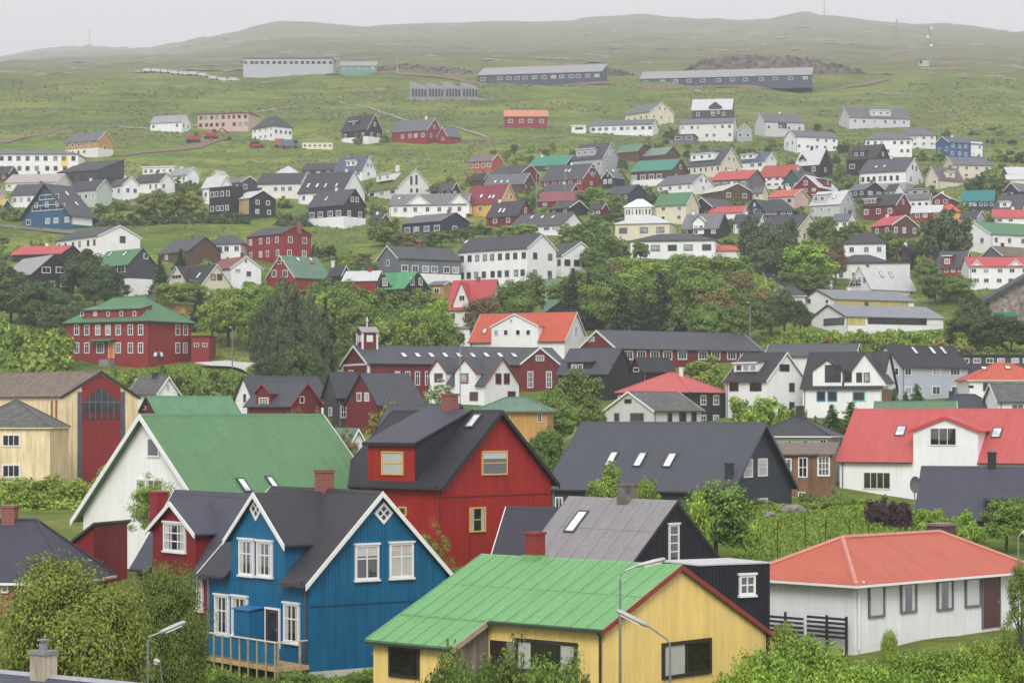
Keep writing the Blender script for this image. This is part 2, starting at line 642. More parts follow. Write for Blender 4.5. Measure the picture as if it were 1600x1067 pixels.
WINCACHE = {}
def frame_mesh(w, h, style, mat, t=0.08, proud=0.05, crown=False):
    key = (round(w, 2), round(h, 2), style, mat.name, round(t, 3), crown)
    if key in WINCACHE:
        return WINCACHE[key]
    m = MB()
    m.box(-w / 2, -w / 2 + t, -proud, 0.03, -h / 2, h / 2)
    m.box(w / 2 - t, w / 2, -proud, 0.03, -h / 2, h / 2)
    m.box(-w / 2 + t, w / 2 - t, -proud, 0.03, h / 2 - t, h / 2)
    m.box(-w / 2 + t, w / 2 - t, -proud, 0.03, -h / 2, -h / 2 + t)
    iw, ih = w - 2 * t, h - 2 * t
    vs_, hs_ = {'one': ([], []), 'two': ([0.5], []), 'tri': ([1 / 3, 2 / 3], []), 'sash': ([0.5], [0.66]), 'cross': ([0.5], [0.5]), 'low': ([0.5], [0.62]),
                'grid': ([1 / 3, 2 / 3], [1 / 3, 2 / 3]), 'bar': ([], [0.5]), 'side': ([0.32], []), 'quad': ([0.25, 0.5, 0.75], []), 'tall': ([], [0.25, 0.5, 0.75])}[style]
    mt = min(t * 0.6, 0.06)
    for q in vs_:
        x = -iw / 2 + q * iw
        m.box(x - mt / 2, x + mt / 2, -proud * 0.7, 0.02, -ih / 2, ih / 2)
    for q in hs_:
        z = -ih / 2 + q * ih
        m.box(-iw / 2, iw / 2, -proud * 0.62, 0.018, z - mt / 2, z + mt / 2)
    if crown:
        m.box(-w / 2 - 0.06, w / 2 + 0.06, -proud - 0.05, 0.028, h / 2 + 0.002, h / 2 + 0.09)
        m.box(-w / 2 - 0.05, w / 2 + 0.05, -proud - 0.06, 0.028, -h / 2 - 0.09, -h / 2 - 0.002)
    rects = []
    xs_ = [-iw / 2] + [-iw / 2 + q * iw for q in vs_] + [iw / 2]
    zs_ = [-ih / 2] + [-ih / 2 + q * ih for q in hs_] + [ih / 2]
    for i in range(len(xs_) - 1):
        for j in range(len(zs_) - 1):
            rects.append((xs_[i], xs_[i + 1], zs_[j], zs_[j + 1]))
    WINCACHE[key] = (m.mesh('window', mat), rects)
    return WINCACHE[key]

PANE = {}
def pane_mesh(w, h, mat):
    key = (round(w, 2), round(h, 2), mat.name)
    if key not in PANE:
        PANE[key] = MB().box(-w / 2, w / 2, -0.008, 0.008, -h / 2, h / 2).mesh('pane', mat)
    return PANE[key]

CURT = {}
def curtain_mesh(w, h):
    key = (round(w, 2), round(h, 2))
    if key not in CURT:
        m = MB()
        n = max(6, int(w / 0.05))
        pts = [(-w / 2 + w * i / n, -0.004 - 0.010 * (i % 2) * (0.6 + 0.4 * math.sin(i * 1.7))) for i in range(n + 1)]
        for i in range(n):
            a, b = pts[i], pts[i + 1]
            m.poly([(a[0], a[1], -h / 2), (b[0], b[1], -h / 2), (b[0], b[1], h / 2), (a[0], a[1], h / 2)])
        CURT[key] = m.mesh('curtain', plain((205, 205, 200), 0.9, noise=0.03))
    return CURT[key]

CLEAR = None
def clear_glass():
    global CLEAR
    if CLEAR is None:
        m, nt, bs = nmat('clear_glass')
        tr = nd(nt, 'ShaderNodeBsdfTransparent')
        gl = nd(nt, 'ShaderNodeBsdfGlossy')
        gl.inputs['Roughness'].default_value = 0.03
        mx = nd(nt, 'ShaderNodeMixShader')
        mx.inputs[0].default_value = 0.09
        nt.links.new(tr.outputs[0], mx.inputs[1])
        nt.links.new(gl.outputs[0], mx.inputs[2])
        nt.links.new(mx.outputs[0], nt.nodes['Material Output'].inputs['Surface'])
        CLEAR = m
    return CLEAR

def window(parent, loc, rz, w, h, style, fmat, near=False, tone=None, curtain=None, crown=False, t=None, sub=False, tilt=0.0):
    """a window part with its panes; as part of a dormer (sub) its panes hang on the dormer too"""
    t = t or (0.09 if near else min(0.14, 0.13 * min(w, h)))
    me, rects = frame_mesh(w, h, style, fmat, t, 0.06 if near else 0.05, crown)
    o = link('window', me, parent, loc, (0, tilt, rz))
    host = parent if sub else o
    if near:
        back = MB().box(-w / 2 + t * 0.5, w / 2 - t * 0.5, 0.001, 0.008, -h / 2 + t * 0.5, h / 2 - t * 0.5).mesh('dark_backing', glass(0))  # flat dark panel on the wall: the unlit room's shade put into its colour
    mtx = Matrix.Rotation(rz, 4, 'Z') @ Matrix.Rotation(tilt, 4, 'Y')
    def put(nm, me_, off):
        if sub:
            p = Vector(loc) + (mtx @ Vector(off))
            return link(nm, me_, parent, p, (0, tilt, rz))
        return link(nm, me_, o, off)
    tn = tone if tone is not None else random.choice([0, 0, 1, 1, 1, 2, 3])
    if near:
        put('dark_panel_behind_glass', back, (0, 0.0, 0))
        iw, ih = w - 2 * t, h - 2 * t
        if curtain == 'full':
            put('curtain', curtain_mesh(iw, ih), (0, -0.006, 0))
        elif curtain == 'sides':
            put('curtain', curtain_mesh(iw * 0.24, ih), (-iw * 0.37, -0.006, 0))
            put('curtain', curtain_mesh(iw * 0.24, ih), (iw * 0.37, -0.006, 0))
        elif curtain == 'half':
            put('curtain', curtain_mesh(iw * 0.45, ih), (-iw * 0.27, -0.006, 0))
        elif curtain == 'right':
            put('curtain', curtain_mesh(iw * 0.3, ih), (iw * 0.33, -0.006, 0))
        elif curtain == 'top':
            put('blind', curtain_mesh(iw, ih * 0.3), (0, -0.006, ih * 0.35))
        for (xa, xb, za, zb) in rects:
            put('pane', pane_mesh(xb - xa - 0.01, zb - za - 0.01, clear_glass()), ((xa + xb) / 2, -0.026, (za + zb) / 2))
    else:
        put('pane', pane_mesh(w - 2 * t + 0.02, h - 2 * t + 0.02, glass(tn)), (0, -0.012, 0))
    return o

def build_house(h):
    k = h['k']
    lc = Loc(h)
    L, W, He, Hr, sg, rf = h['L'], h['W'], h['He'], h['Hr'], h['sg'], h['rf']
    near = k.get('near', False)
    D = h['D']
    f = k.get('down', 2.5)
    root = thing(h['name'], h['label'], k.get('cat', 'house'), h['C'], h['phi'], k.get('group'))
    xa, xb = min(0, sg * L), max(0, sg * L)
    wm, rm = h['wall'], h['roof']
    trim = k.get('trim', WHITE)
    ov = k.get('ov', 0.35)
    og = k.get('og', 0.25)
    th = k.get('thick', 0.14)
    kd = h['kind']
    yr = W * rf
    He2 = k.get('He2', He)
    tanp = (Hr - He) / yr if kd in ('gable', 'hip') else 0
    tanq = (Hr - He2) / (W - yr) if kd in ('gable', 'hip') else 0
    if kd == 'gable':
        MB().prism([(0, -f), (W, -f), (W, He2), (yr, Hr), (0, He)], xa, xb).build('wall', wm, root)
        e0, e1 = He - ov * tanp, He2 - ov * tanq
        o = 0.01
        # the eaves stop where a front gable rises flush from the wall
        cuts = []
        for dm in k.get('dorm', []):
            if len(dm) > 5 and dm[5].get('cut'):
                pa_, pb_ = lc.hit(dm[1], dm[2], (0, 1, 0), (0, 0, 0)).x, lc.hit(dm[3], dm[2], (0, 1, 0), (0, 0, 0)).x
                cuts.append((min(pa_, pb_), max(pa_, pb_)))
        cuts.sort()
        segs = []
        p_ = xa - og
        for (ca_, cb_) in cuts:
            segs.append((p_, ca_))
            p_ = cb_
        segs.append((p_, xb + og))
        fr = 0.0 if cuts else -ov
        MB().prism([(fr, He + fr * tanp + o), (yr, Hr + o), (W + ov, e1 + o), (W + ov, e1 + th), (yr, Hr + th + o), (fr, He + fr * tanp + th)], xa - og, xb + og).build('roof', rm, root)
        if cuts:
            for (sa_, sb_) in segs:
                if sb_ - sa_ > 0.05:
                    MB().prism([(-ov, e0 + o), (-0.001, He + o), (-0.001, He + th), (-ov, e0 + th)], sa_, sb_).build('eave', rm, root)
        bw = k.get('bw', 0.24)
        bt = 0.05
        for xe in ([0] if (D > 420) else [0, sg * L]):
            sgn = (1 if xe == xb else -1)
            p0 = (xb + og if xe == xb else xa - og)
            pa, pb = (p0 + 0.003 * sgn, p0 + (bt + 0.003) * sgn)
            MB().prism([(-ov - 0.02, e0 + th + 0.015 - bw), (yr, Hr + th + 0.035 - bw), (yr, Hr + th + 0.035), (-ov - 0.02, e0 + th + 0.015)], pa, pb).build('bargeboard', trim, root)
            MB().prism([(yr, Hr + th + 0.035 - bw), (W + ov + 0.02, e1 + th + 0.015 - bw), (W + ov + 0.02, e1 + th + 0.015), (yr, Hr + th + 0.035)], pa, pb).build('bargeboard', trim, root)
        if D < 420:
            for (sa_, sb_) in segs:
                if sb_ - sa_ > 0.1:
                    MB().prism([(-ov - 0.13, e0 + 0.02), (-ov - 0.005, e0 + 0.02), (-ov - 0.005, e0 + 0.12), (-ov - 0.13, e0 + 0.12)], sa_ + 0.02, sb_ - 0.02).build('gutter', k.get('gutter', plain((60, 58, 60), 0.5)), root)
            MB().prism([(yr - 0.14, Hr + th - 0.14 * tanp + 0.03), (yr, Hr + th + 0.05), (yr + 0.14, Hr + th - 0.14 * tanq + 0.03), (yr, Hr + th - 0.02)], xa - og, xb + og).build('ridge_cap', k.get('ridge', rm), root)
    elif kd == 'hip':
        MB().box(xa, xb, 0, W, -f, He).build('wall', wm, root)
        ins = min(W / 2, L / 2 - 0.05)
        e0 = He - ov * tanp
        v = [(xa - ov, -ov, e0), (xb + ov, -ov, e0), (xb + ov, W + ov, e0), (xa - ov, W + ov, e0), (xa + ins, W / 2, Hr), (xb - ins, W / 2, Hr)]
        m = MB()
        m.v = v + [(a, b, c + th) for a, b, c in v]
        m.f = [(0, 3, 2, 1), (6, 7, 11, 10), (7, 8, 11), (8, 9, 10, 11), (9, 6, 10), (0, 1, 7, 6), (1, 2, 8, 7), (2, 3, 9, 8), (3, 0, 6, 9)]
        m.build('roof', rm, root)
        if D < 480:
            MB().box(xa - ov - 0.12, xb + ov + 0.12, -ov - 0.12, -ov - 0.003, e0 - 0.02, e0 + th * 0.7).build('gutter', k.get('gutter', trim), root)
            gx = xb + ov + 0.003 if sg < 0 else xa - ov - 0.12
            MB().box(gx, gx + 0.117, -ov - 0.003, W + ov, e0 - 0.02, e0 + th * 0.7).build('gutter', k.get('gutter', trim), root)
            for (qa, qb) in ((0, 4), (1, 5), (3, 4), (2, 5)):
                p, q = Vector(v[qa]) + Vector((0, 0, th)), Vector(v[qb]) + Vector((0, 0, th))
                MB().tube([p + Vector((0, 0, 0.0)), q], k.get('hipr', 0.09), 6).build('hip_cap', k.get('ridge', rm), root)
            MB().tube([Vector(v[4]) + Vector((0, 0, th)), Vector(v[5]) + Vector((0, 0, th))], k.get('hipr', 0.09), 6).build('ridge_cap', k.get('ridge', rm), root)
    elif kd == 'flat':
        MB().box(xa, xb, 0, W, -f, He).build('wall', wm, root)
        MB().box(xa - ov, xb + ov, -ov, W + ov, He + 0.004, He + k.get('thick', 0.3)).build('roof', rm, root)
    elif kd == 'mono':
        MB().prism([(0, -f), (W, -f), (W, Hr), (0, He)], xa, xb).build('wall', wm, root)
        s_ = (Hr - He) / W
        MB().prism([(-ov, He - ov * s_ + 0.01), (W + ov, Hr + ov * s_ + 0.01), (W + ov, Hr + ov * s_ + th), (-ov, He - ov * s_ + th)], xa - og, xb + og).build('roof', rm, root)
    # a lower storey or plinth of another colour
    if k.get('base'):
        bm_, by = k['base']
        zt = lc.hit(CX + FPX * h['C'][0] / h['C'][1], by, (0, 1, 0), (0, 0, 0)).z if by > 20 else by
        MB().box(xa - 0.04, xb + 0.04, -0.04, W + 0.04, -f, zt).build('lower_storey', bm_, root)
    F_E = ((0, 1, 0), (0, 0, 0))
    F_G = ((1, 0, 0), (0, 0, 0))
    def facemap(fc):
        return ('E' if (h['g'] == 'R') == (fc == 'A') else 'G')
    rzG = math.pi / 2 if sg < 0 else -math.pi / 2
    dn = 0.046 if k.get('base') else 0.0
    def place(fc, x0, y0, x1, y1, style='two', **kw):
        e = facemap(fc)
        n, q = F_E if e == 'E' else F_G
        xm, ym = (x0 + x1) / 2, (y0 + y1) / 2
        c_ = lc.hit(xm, ym, n, q)
        a_, b_ = lc.hit(x0, ym, n, q), lc.hit(x1, ym, n, q)
        t_, u_ = lc.hit(xm, y0, n, q), lc.hit(xm, y1, n, q)
        w_, h_ = (a_ - b_).length, t_.z - u_.z
        off = k.get('proud', 0.0) + dn
        if e == 'E':
            c_.y -= 0.031 + off
            rz = 0.0
        else:
            c_.x += (0.031 + off) * (1 if sg < 0 else -1)
            rz = rzG
        return c_, rz, w_, h_
    fm = k.get('frame', WHITE)
    for wn_ in k.get('win', []):
        fc, x0, y0, x1, y1 = wn_[:5]
        st = wn_[5] if len(wn_) > 5 else 'two'
        kw = dict(wn_[6]) if len(wn_) > 6 else {}
        c_, rz, w_, h_ = place(fc, x0, y0, x1, y1)
        if st == 'door':
            dm = kw.get('mat', plain((90, 55, 50), 0.5))
            d = MB().box(-w_ / 2, w_ / 2, -0.03, 0.03, -h_ / 2, h_ / 2).build('door', dm, root)
            d.location, d.rotation_euler = c_, (0, 0, rz)
            fr_ = MB().box(-w_ / 2 - 0.09, -w_ / 2, -0.05, 0.03, -h_ / 2, h_ / 2).box(w_ / 2, w_ / 2 + 0.09, -0.05, 0.03, -h_ / 2, h_ / 2).box(-w_ / 2 - 0.09, w_ / 2 + 0.09, -0.055, 0.03, h_ / 2, h_ / 2 + 0.09)
            fr_.build('door_frame', kw.get('frame', fm), d)
            if near:
                MB().box(w_ / 2 - 0.16, w_ / 2 - 0.1, -0.075, -0.03, -0.1, 0.06).build('handle', METAL, d)
                if kw.get('glazed'):
                    MB().box(-w_ * 0.3, w_ * 0.3, -0.036, -0.03, -h_ * 0.32, h_ * 0.42).build('pane', glass(1), d)
        elif st == 'diamond':
            d = window(root, c_, rz, w_ * 0.72, w_ * 0.72, 'cross', fm, near=False, tone=1, t=0.12)
            d.rotation_euler = (0, R(45), rz)
        elif st == 'panel':
            d = MB().box(-w_ / 2, w_ / 2, -0.02, 0.03, -h_ / 2, h_ / 2).build('wall_panel', kw['mat'], root)
            d.location, d.rotation_euler = c_, (0, 0, rz)
        else:
            kw.setdefault('near', near)
            window(root, c_, rz, w_, h_, st, kw.pop('fm', fm), **kw)
    # regular rows of windows on the two faces in view
    for fc, key in (('A', 'wa'), ('B', 'wb')):
        if key not in k:
            continue
        rows, cols = k[key][:2]
        st = k[key][2] if len(k[key]) > 2 else 'two'
        ww = k[key][3] if len(k[key]) > 3 else 1.15
        e = facemap(fc)
        Lf = L if e == 'E' else W
        ww = min(ww, Lf / cols * 0.62)
        for r_ in range(rows):
            hh = min(1.35, He / rows * 0.5)
            z = He / rows * (r_ + 0.56)
            for c2 in range(cols):
                if random.random() < k.get('skip', 0.06):
                    continue
                s_ = (c2 + 0.5) / cols + random.uniform(-0.12, 0.12) / cols
                if e == 'E':
                    loc, rz = Vector((xa + s_ * L, -0.031 - dn, z)), 0.0
                else:
                    loc, rz = Vector(((0.031 + dn) * (1 if sg < 0 else -1), s_ * W, z)), rzG
                window(root, loc, rz, ww, hh, st, fm)
    for i in range(k.get('att', 0)):
        n_ = k['att']
        zz = He + (Hr - He) * 0.36
        hh = min(1.3, (Hr - He) * 0.42)
        s_ = rf if n_ == 1 else rf + (i - (n_ - 1) / 2) * 0.22
        window(root, Vector((0.031 * (1 if sg < 0 else -1), s_ * W, zz)), rzG, min(1.1, W * 0.14), hh, 'two', fm)
    # dormers on the slope in view
    for dm in k.get('dorm', []):
        ty, x0, y0, x1, y1 = dm[:5]
        o_ = dict(dm[5]) if len(dm) > 5 else {}
        st_ = o_.get('set', 0.0)
        q = (0, st_, 0)
        A_, B_ = lc.hit(x0, y0, (0, 1, 0), q), lc.hit(x1, y0, (0, 1, 0), q)
        bot = lc.hit((x0 + x1) / 2, y1, (0, 1, 0), q).z
        da, db, zt = min(A_.x, B_.x), max(A_.x, B_.x), (A_.z + B_.z) / 2
        fy = st_ if st_ != 0 else -0.012
        dw, dr_ = o_.get('wall', wm), o_.get('roof', rm)
        dt = 0.10
        if ty == 'gable':
            xm = (x0 + x1) / 2 if 'xp' not in o_ else o_['xp']
            pk = lc.hit(xm, o_['pk'], (0, 1, 0), q)
            zp = min(pk.z, Hr - 0.02)
            xp = (da + db) / 2
            yb_ = min(max((zp - He) / tanp, 0.5), yr)
            dd = MB().prism([(da, bot), (db, bot), (db, zt), (xp, zp), (da, zt)], fy, yb_, 'y').build('dormer', dw, root)
            tq = (zp - zt) / ((db - da) / 2)
            dv = o_.get('ov', 0.22)
            MB().prism([(da - dv, zt - dv * tq + 0.01), (xp, zp + 0.01), (db + dv, zt - dv * tq + 0.01), (db + dv, zt - dv * tq + dt), (xp, zp + dt), (da - dv, zt - dv * tq + dt)], fy - 0.22, yb_, 'y').build('dormer_roof', dr_, dd)
            bw = o_.get('bw', 0.2)
            for (sa_, xe) in ((-1, da - dv), (1, db + dv)):
                MB().prism([(xe + 0.01 * sa_, zt - dv * tq + dt + 0.02 - bw), (xp, zp + dt + 0.03 - bw), (xp, zp + dt + 0.03), (xe + 0.01 * sa_, zt - dv * tq + dt + 0.02)], fy - 0.275, fy - 0.223, 'y').build('dormer_bargeboard', trim, dd)
        else:
            slope = math.tan(R(o_.get('deg', 7)))
            if o_.get('ridge'):
                ye_, ze_ = yr, Hr + 0.12
                slope = (ze_ - zt) / (ye_ - fy)
            else:
                ye_ = min((zt - fy * slope - He) / max(0.05, tanp - slope), yr + 0.6)
                ze_ = zt + (ye_ - fy) * slope
            dd = MB().prism([(fy, bot), (ye_, min(bot, ze_ - 0.3)), (ye_, ze_), (fy, zt)], da, db).build('dormer', dw, root)
            if o_.get('cheek'):
                MB().prism([(fy + 0.02, bot), (ye_, min(bot, ze_ - 0.3)), (ye_, ze_), (fy + 0.02, zt)], db + 0.003, db + 0.03).build('dormer_cheek', o_['cheek'], dd)
            dv = 0.2
            MB().prism([(fy - 0.25, zt - 0.25 * slope + 0.01), (ye_, ze_ + 0.01), (ye_, ze_ + 0.12), (fy - 0.25, zt - 0.25 * slope + 0.12)], da - dv, db + dv).build('dormer_roof', dr_, dd)
            MB().box(da - dv, db + dv, fy - 0.29, fy - 0.253, zt - 0.25 * slope - 0.06, zt - 0.25 * slope + 0.13).build('dormer_fascia', trim, dd)
        dfm = o_.get('frame', fm)
        for w_ in o_.get('win', []):
            wx0, wy0, wx1, wy1 = w_[:4]
            ws = w_[4] if len(w_) > 4 else 'two'
            kw = dict(w_[5]) if len(w_) > 5 else {}
            qq = (0, fy, 0)
            c_ = lc.hit((wx0 + wx1) / 2, (wy0 + wy1) / 2, (0, 1, 0), qq)
            ww = abs(lc.hit(wx1, (wy0 + wy1) / 2, (0, 1, 0), qq).x - lc.hit(wx0, (wy0 + wy1) / 2, (0, 1, 0), qq).x)
            hh = lc.hit((wx0 + wx1) / 2, wy0, (0, 1, 0), qq).z - lc.hit((wx0 + wx1) / 2, wy1, (0, 1, 0), qq).z
            c_.y -= 0.033
            if ws == 'diamond':
                d = window(dd, c_, 0, ww * 0.72, ww * 0.72, 'cross', dfm, near=False, tone=1, t=0.12, sub=True, tilt=R(45))
            else:
                kw.setdefault('near', near)
                window(dd, c_, 0, ww, hh, ws, dfm, sub=True, **kw)
        for i in range(o_.get('n', 0)):
            n_ = o_['n']
            bz = max(bot, He + fy * tanp) if not o_.get('full') else bot
            hh = min(1.1, (zt - bz) * 0.62)
            ww = min(1.1, (db - da) / n_ * 0.7)
            window(dd, Vector((da + (i + 0.5) / n_ * (db - da), fy - 0.033, bz + (zt - bz) * 0.52)), 0, ww, hh, o_.get('st', 'two'), dfm, sub=True)
    # chimneys stand on the ridge
    for ch in k.get('chim', []):
        x0, y0, x1 = ch[:3]
        o_ = dict(ch[3]) if len(ch) > 3 else {}
        fy = o_.get('y', rf) * W
        A_, B_ = lc.hit(x0, y0, (0, 1, 0), (0, fy, 0)), lc.hit(x1, y0, (0, 1, 0), (0, fy, 0))
        w_ = abs(A_.x - B_.x) / (abs(math.cos(h['phi'])) + 0.8 * abs(math.sin(h['phi']))) * max(0.35, abs(math.cos(h['phi'])))
        w_ = max(0.35, min(w_, 1.6))
        xm = (A_.x + B_.x) / 2
        cm = o_.get('mat', BRICK)
        zt = A_.z
        c_ = MB().box(xm - w_ / 2, xm + w_ / 2, fy - w_ * 0.4, fy + w_ * 0.4, min(He, zt - 1.2), zt - 0.12).build('chimney', cm, root)
        MB().box(xm - w_ / 2 - 0.05, xm + w_ / 2 + 0.05, fy - w_ * 0.4 - 0.05, fy + w_ * 0.4 + 0.05, zt - 0.118, zt).build('chimney_cap', o_.get('cap', cm), c_)
        if o_.get('pot'):
            MB().tube([(xm, fy, zt), (xm, fy, zt + 0.22)], 0.14, 8).tube([(xm, fy, zt + 0.3), (xm, fy, zt + 0.34)], 0.2, 8).build('chimney_pot', METAL, c_)
    if kd == 'gable' and not k.get('chim') and 380 < D < 800 and not near and (len(h['label']) * 7 + int(D)) % 10 < 5:
        xm = (xa + xb) / 2 + ((int(D) % 7) - 3) / 9 * (xb - xa)
        c_ = MB().box(xm - 0.3, xm + 0.3, yr - 0.25, yr + 0.25, Hr - 0.3, Hr + 0.75).build('chimney', [BRICK, WHITE, plain((70, 68, 70), 0.7)][int(D) % 3], root)
        MB().box(xm - 0.36, xm + 0.36, yr - 0.31, yr + 0.31, Hr + 0.751, Hr + 0.86).build('chimney_cap', plain((96, 94, 94), 0.8), c_)
    if D < 800 and kd == 'gable':
        MB().box(xa + 0.25, xa + 0.35, -0.11, -0.02, -f, He - 0.1).build('downpipe', plain((120, 120, 124), 0.5), root)
    # roof windows
    if kd in ('gable', 'hip'):
        pn = Vector((0, -tanp, 1)).normalized()
        ang = math.atan(tanp)
        for sk in k.get('sky', []):
            x0, y0, x1, y1 = sk[:4]
            q = (0, 0, He + th)
            c_ = lc.hit((x0 + x1) / 2, (y0 + y1) / 2, pn, q)
            ww = abs(lc.hit(x0, (y0 + y1) / 2, pn, q).x - lc.hit(x1, (y0 + y1) / 2, pn, q).x) * sk[4] if len(sk) > 4 else 0.8
            hh = (lc.hit((x0 + x1) / 2, y0, pn, q) - lc.hit((x0 + x1) / 2, y1, pn, q)).length
            hh = max(0.7, min(hh, 1.6))
            ww = max(0.5, min(ww, 1.1))
            fmt = plain((70, 72, 76), 0.5)
            t_ = 0.09
            m = MB().box(-ww / 2, -ww / 2 + t_, -hh / 2, hh / 2, -0.05, 0.09).box(ww / 2 - t_, ww / 2, -hh / 2, hh / 2, -0.05, 0.09)
            m.box(-ww / 2 + t_, ww / 2 - t_, -hh / 2, -hh / 2 + t_, -0.05, 0.09).box(-ww / 2 + t_, ww / 2 - t_, hh / 2 - t_, hh / 2, -0.05, 0.09)
            s_ = m.build('skylight', fmt, root)
            s_.location, s_.rotation_euler = c_ + pn * 0.02, (ang, 0, 0)
            MB().box(-ww / 2 + t_, ww / 2 - t_, -hh / 2 + t_, hh / 2 - t_, 0.02, 0.06).build('pane', SKYPANE, s_)
    h['root'], h['loc'] = root, lc
    h['tanp'] = tanp
    return root

def wall_top(h, e, s):
    """height of a face's top edge at a point along it"""
    if e == 'E' or h['kind'] != 'gable':
        return h['He']
    yr = h['W'] * h['rf']
    He2 = h['k'].get('He2', h['He'])
    return h['He'] + (h['Hr'] - h['He']) * s / yr if s < yr else He2 + (h['Hr'] - He2) * (h['W'] - s) / (h['W'] - yr)

def battens(h, step, wid, dep, mat, holes=True):
    """the raised ribs of a corrugated or boarded cladding, on both faces in view, broken at windows and doors"""
    k = h['k']
    root = h['root']
    lc = h['loc']
    for e in ('E', 'G'):
        rects = []
        for c in root.children:
            if c.name.split('.')[0] in ('window', 'door', 'wall_panel'):
                onE = abs(c.rotation_euler.z) < 0.1
                if onE == (e == 'E'):
                    xs_ = [v.co.x for v in c.data.vertices]
                    zs_ = [v.co.z for v in c.data.vertices]
                    ctr = c.location.x if e == 'E' else c.location.y
                    hw = max(abs(min(xs_)), max(xs_))
                    hz = max(abs(min(zs_)), max(zs_))
                    if abs(c.rotation_euler.y) > 0.1:
                        continue
                    rects.append((ctr - hw - 0.02, ctr + hw + 0.02, c.location.z - hz - 0.01, c.location.z + hz + 0.01))
        n = int((h['L'] if e == 'E' else h['W']) / step)
        m = MB()
        for i in range(n):
            s = (i + 0.5) * step
            top = wall_top(h, e, s) - 0.03
            if e == 'E':
                u = s * h['sg']
            else:
                u = s
            segs = [(-0.2, top)]
            for (ra, rb, za, zb) in rects:
                if ra < u < rb:
                    new = []
                    for (p, q) in segs:
                        if zb <= p or za >= q:
                            new.append((p, q))
                        else:
                            if za > p: new.append((p, za))
                            if zb < q: new.append((zb, q))
                    segs = new
            for (p, q) in segs:
                if q - p < 0.05:
                    continue
                if e == 'E':
                    m.box(u - wid / 2, u + wid / 2, -dep, 0.01, p, q)
                else:
                    if h['sg'] < 0:
                        m.box(-0.01, dep, u - wid / 2, u + wid / 2, p, q)
                    else:
                        m.box(-dep, 0.01, u - wid / 2, u + wid / 2, p, q)
        o = m.build('cladding_ribs', mat, root)
        o['kind'] = 'stuff'

BRICK = brickwork()
SKYPANE = glass(4)
# ------------------------------------------------------------------ paints and roofs of the town
W1 = paint((238, 238, 240), hboards=0.0)
W2 = paint((226, 224, 218))
CREAM = paint((222, 212, 188))
GREY1 = paint((168, 170, 176))
GREY2 = paint((112, 115, 122))
LAV = paint((186, 192, 208), hboards=0.16)
DGREY = paint((70, 72, 80), boards=0.2)
BLACK = paint((38, 39, 47), boards=0.16, streak=0.2)
NAVY = paint((44, 52, 78), boards=0.16)
RED1 = paint((146, 44, 46), hboards=0.15)
RED2 = paint((116, 36, 42), boards=0.16)
REDB = paint((158, 40, 38), boards=0.2)
BROWN = paint((96, 68, 60), boards=0.15)
BLUE = paint((6, 100, 142), mott=0.10, streak=0.16)
BLUE2 = paint((40, 92, 128))
TEALW = paint((62, 98, 104))
YEL = paint((242, 214, 138), mott=0.07, streak=0.08)
YEL2 = paint((232, 182, 92))
TAN = paint((240, 218, 176), streak=0.2, mott=0.1)
OCHRE = paint((196, 150, 92))
PINK = paint((205, 178, 172))
MINT = paint((182, 194, 184))
OLIVE = paint((70, 72, 66), boards=0.16)
WOOD = paint((134, 100, 74), boards=0.13, streak=0.25)
GWOOD = paint((150, 138, 126), boards=0.13, streak=0.35)

SLATE = roofing((80, 82, 91))
SLATE2 = roofing((66, 68, 76))
CHAR = roofing((60, 60, 66), mott=0.14)
DKROOF = roofing((50, 51, 58))
MID = roofing((112, 114, 122))
LGREY = roofing((168, 168, 172), mott=0.15)
WROOF = roofing((206, 206, 208), mott=0.1)
REDR = roofing((204, 84, 88), ribs=0.25, mott=0.12)
ORNG = roofing((208, 96, 72), ribs=0.25, mott=0.14)
SALMON = roofing((210, 104, 88), mott=0.08)
MAROON = roofing((146, 54, 66), ribs=0.25)
GREENR = roofing((88, 138, 98), ribs=0.25, mott=0.12)
GREEN2 = roofing((130, 188, 126), mott=0.10)
GREEN3 = roofing((106, 140, 118), ribs=0.25)
TEALR = roofing((70, 150, 128), ribs=0.25)
BGREEN = roofing((84, 168, 116), ribs=0.25)
TURF = roofing((96, 116, 48), moss=0.6, moss_rgb=(126, 128, 62), rough=0.95)
MOSSY = roofing((104, 96, 96), moss=0.7, moss_rgb=(128, 104, 72))
MOSSG = roofing((92, 92, 96), moss=0.5, moss_rgb=(112, 108, 84))
BLUER = roofing((88, 104, 124))

TW = WHITE
TD = plain((48, 48, 52), 0.6)
TR = plain((140, 40, 42), 0.5)
FB = plain((52, 42, 42), 0.5)
FG = plain((88, 90, 96), 0.5)
FY = plain((214, 172, 92), 0.5)

# ------------------------------------------------------------------ the hill: upper houses and halls
H('hillside_hotel', 'long white glass-fronted hotel high on the bare hillside', (380, 520, 521), (91, 92, 106), 'R', paint((184, 187, 194)), MID, kind='flat', dep=14, wa=(1, 16, 'two', 2.2), D=1060, cat='hotel', frame=FG, skip=0)
H('green_hall', 'low green hall with pale roof beside the hilltop hotel', (531, 588, 590), (97, 103, 111), 'R', paint((120, 158, 144)), LGREY, dep=10, wa=(1, 5), D=1050, cat='hall')
H('long_dark_hall', 'long dark blue hall with pale lean-to roof and cut slope at its end', (746, 940, 952), (102, 112, 126), 'R', paint((72, 84, 104)), LGREY, kind='mono', oB=14, wa=(1, 14, 'tri', 2.2), D=1010, th=12, cat='hall', trim=TD)
H('long_dark_hall', 'long dark hall with pale roof below the brown quarry face', (1000, 1268, 1298), (107, 117, 128), 'R', paint((76, 84, 102)), LGREY, kind='mono', oB=13, wa=(1, 12, 'tri', 2.0), wb=(1, 3), D=1000, th=10, cat='hall', trim=TD)
H('white_bungalow', 'white bungalow with pale roof alone on the grass beside the pink block', (235, 284, 298), (180, 190, 203), 'R', W1, LGREY, wa=(1, 4), wb=(1, 2))
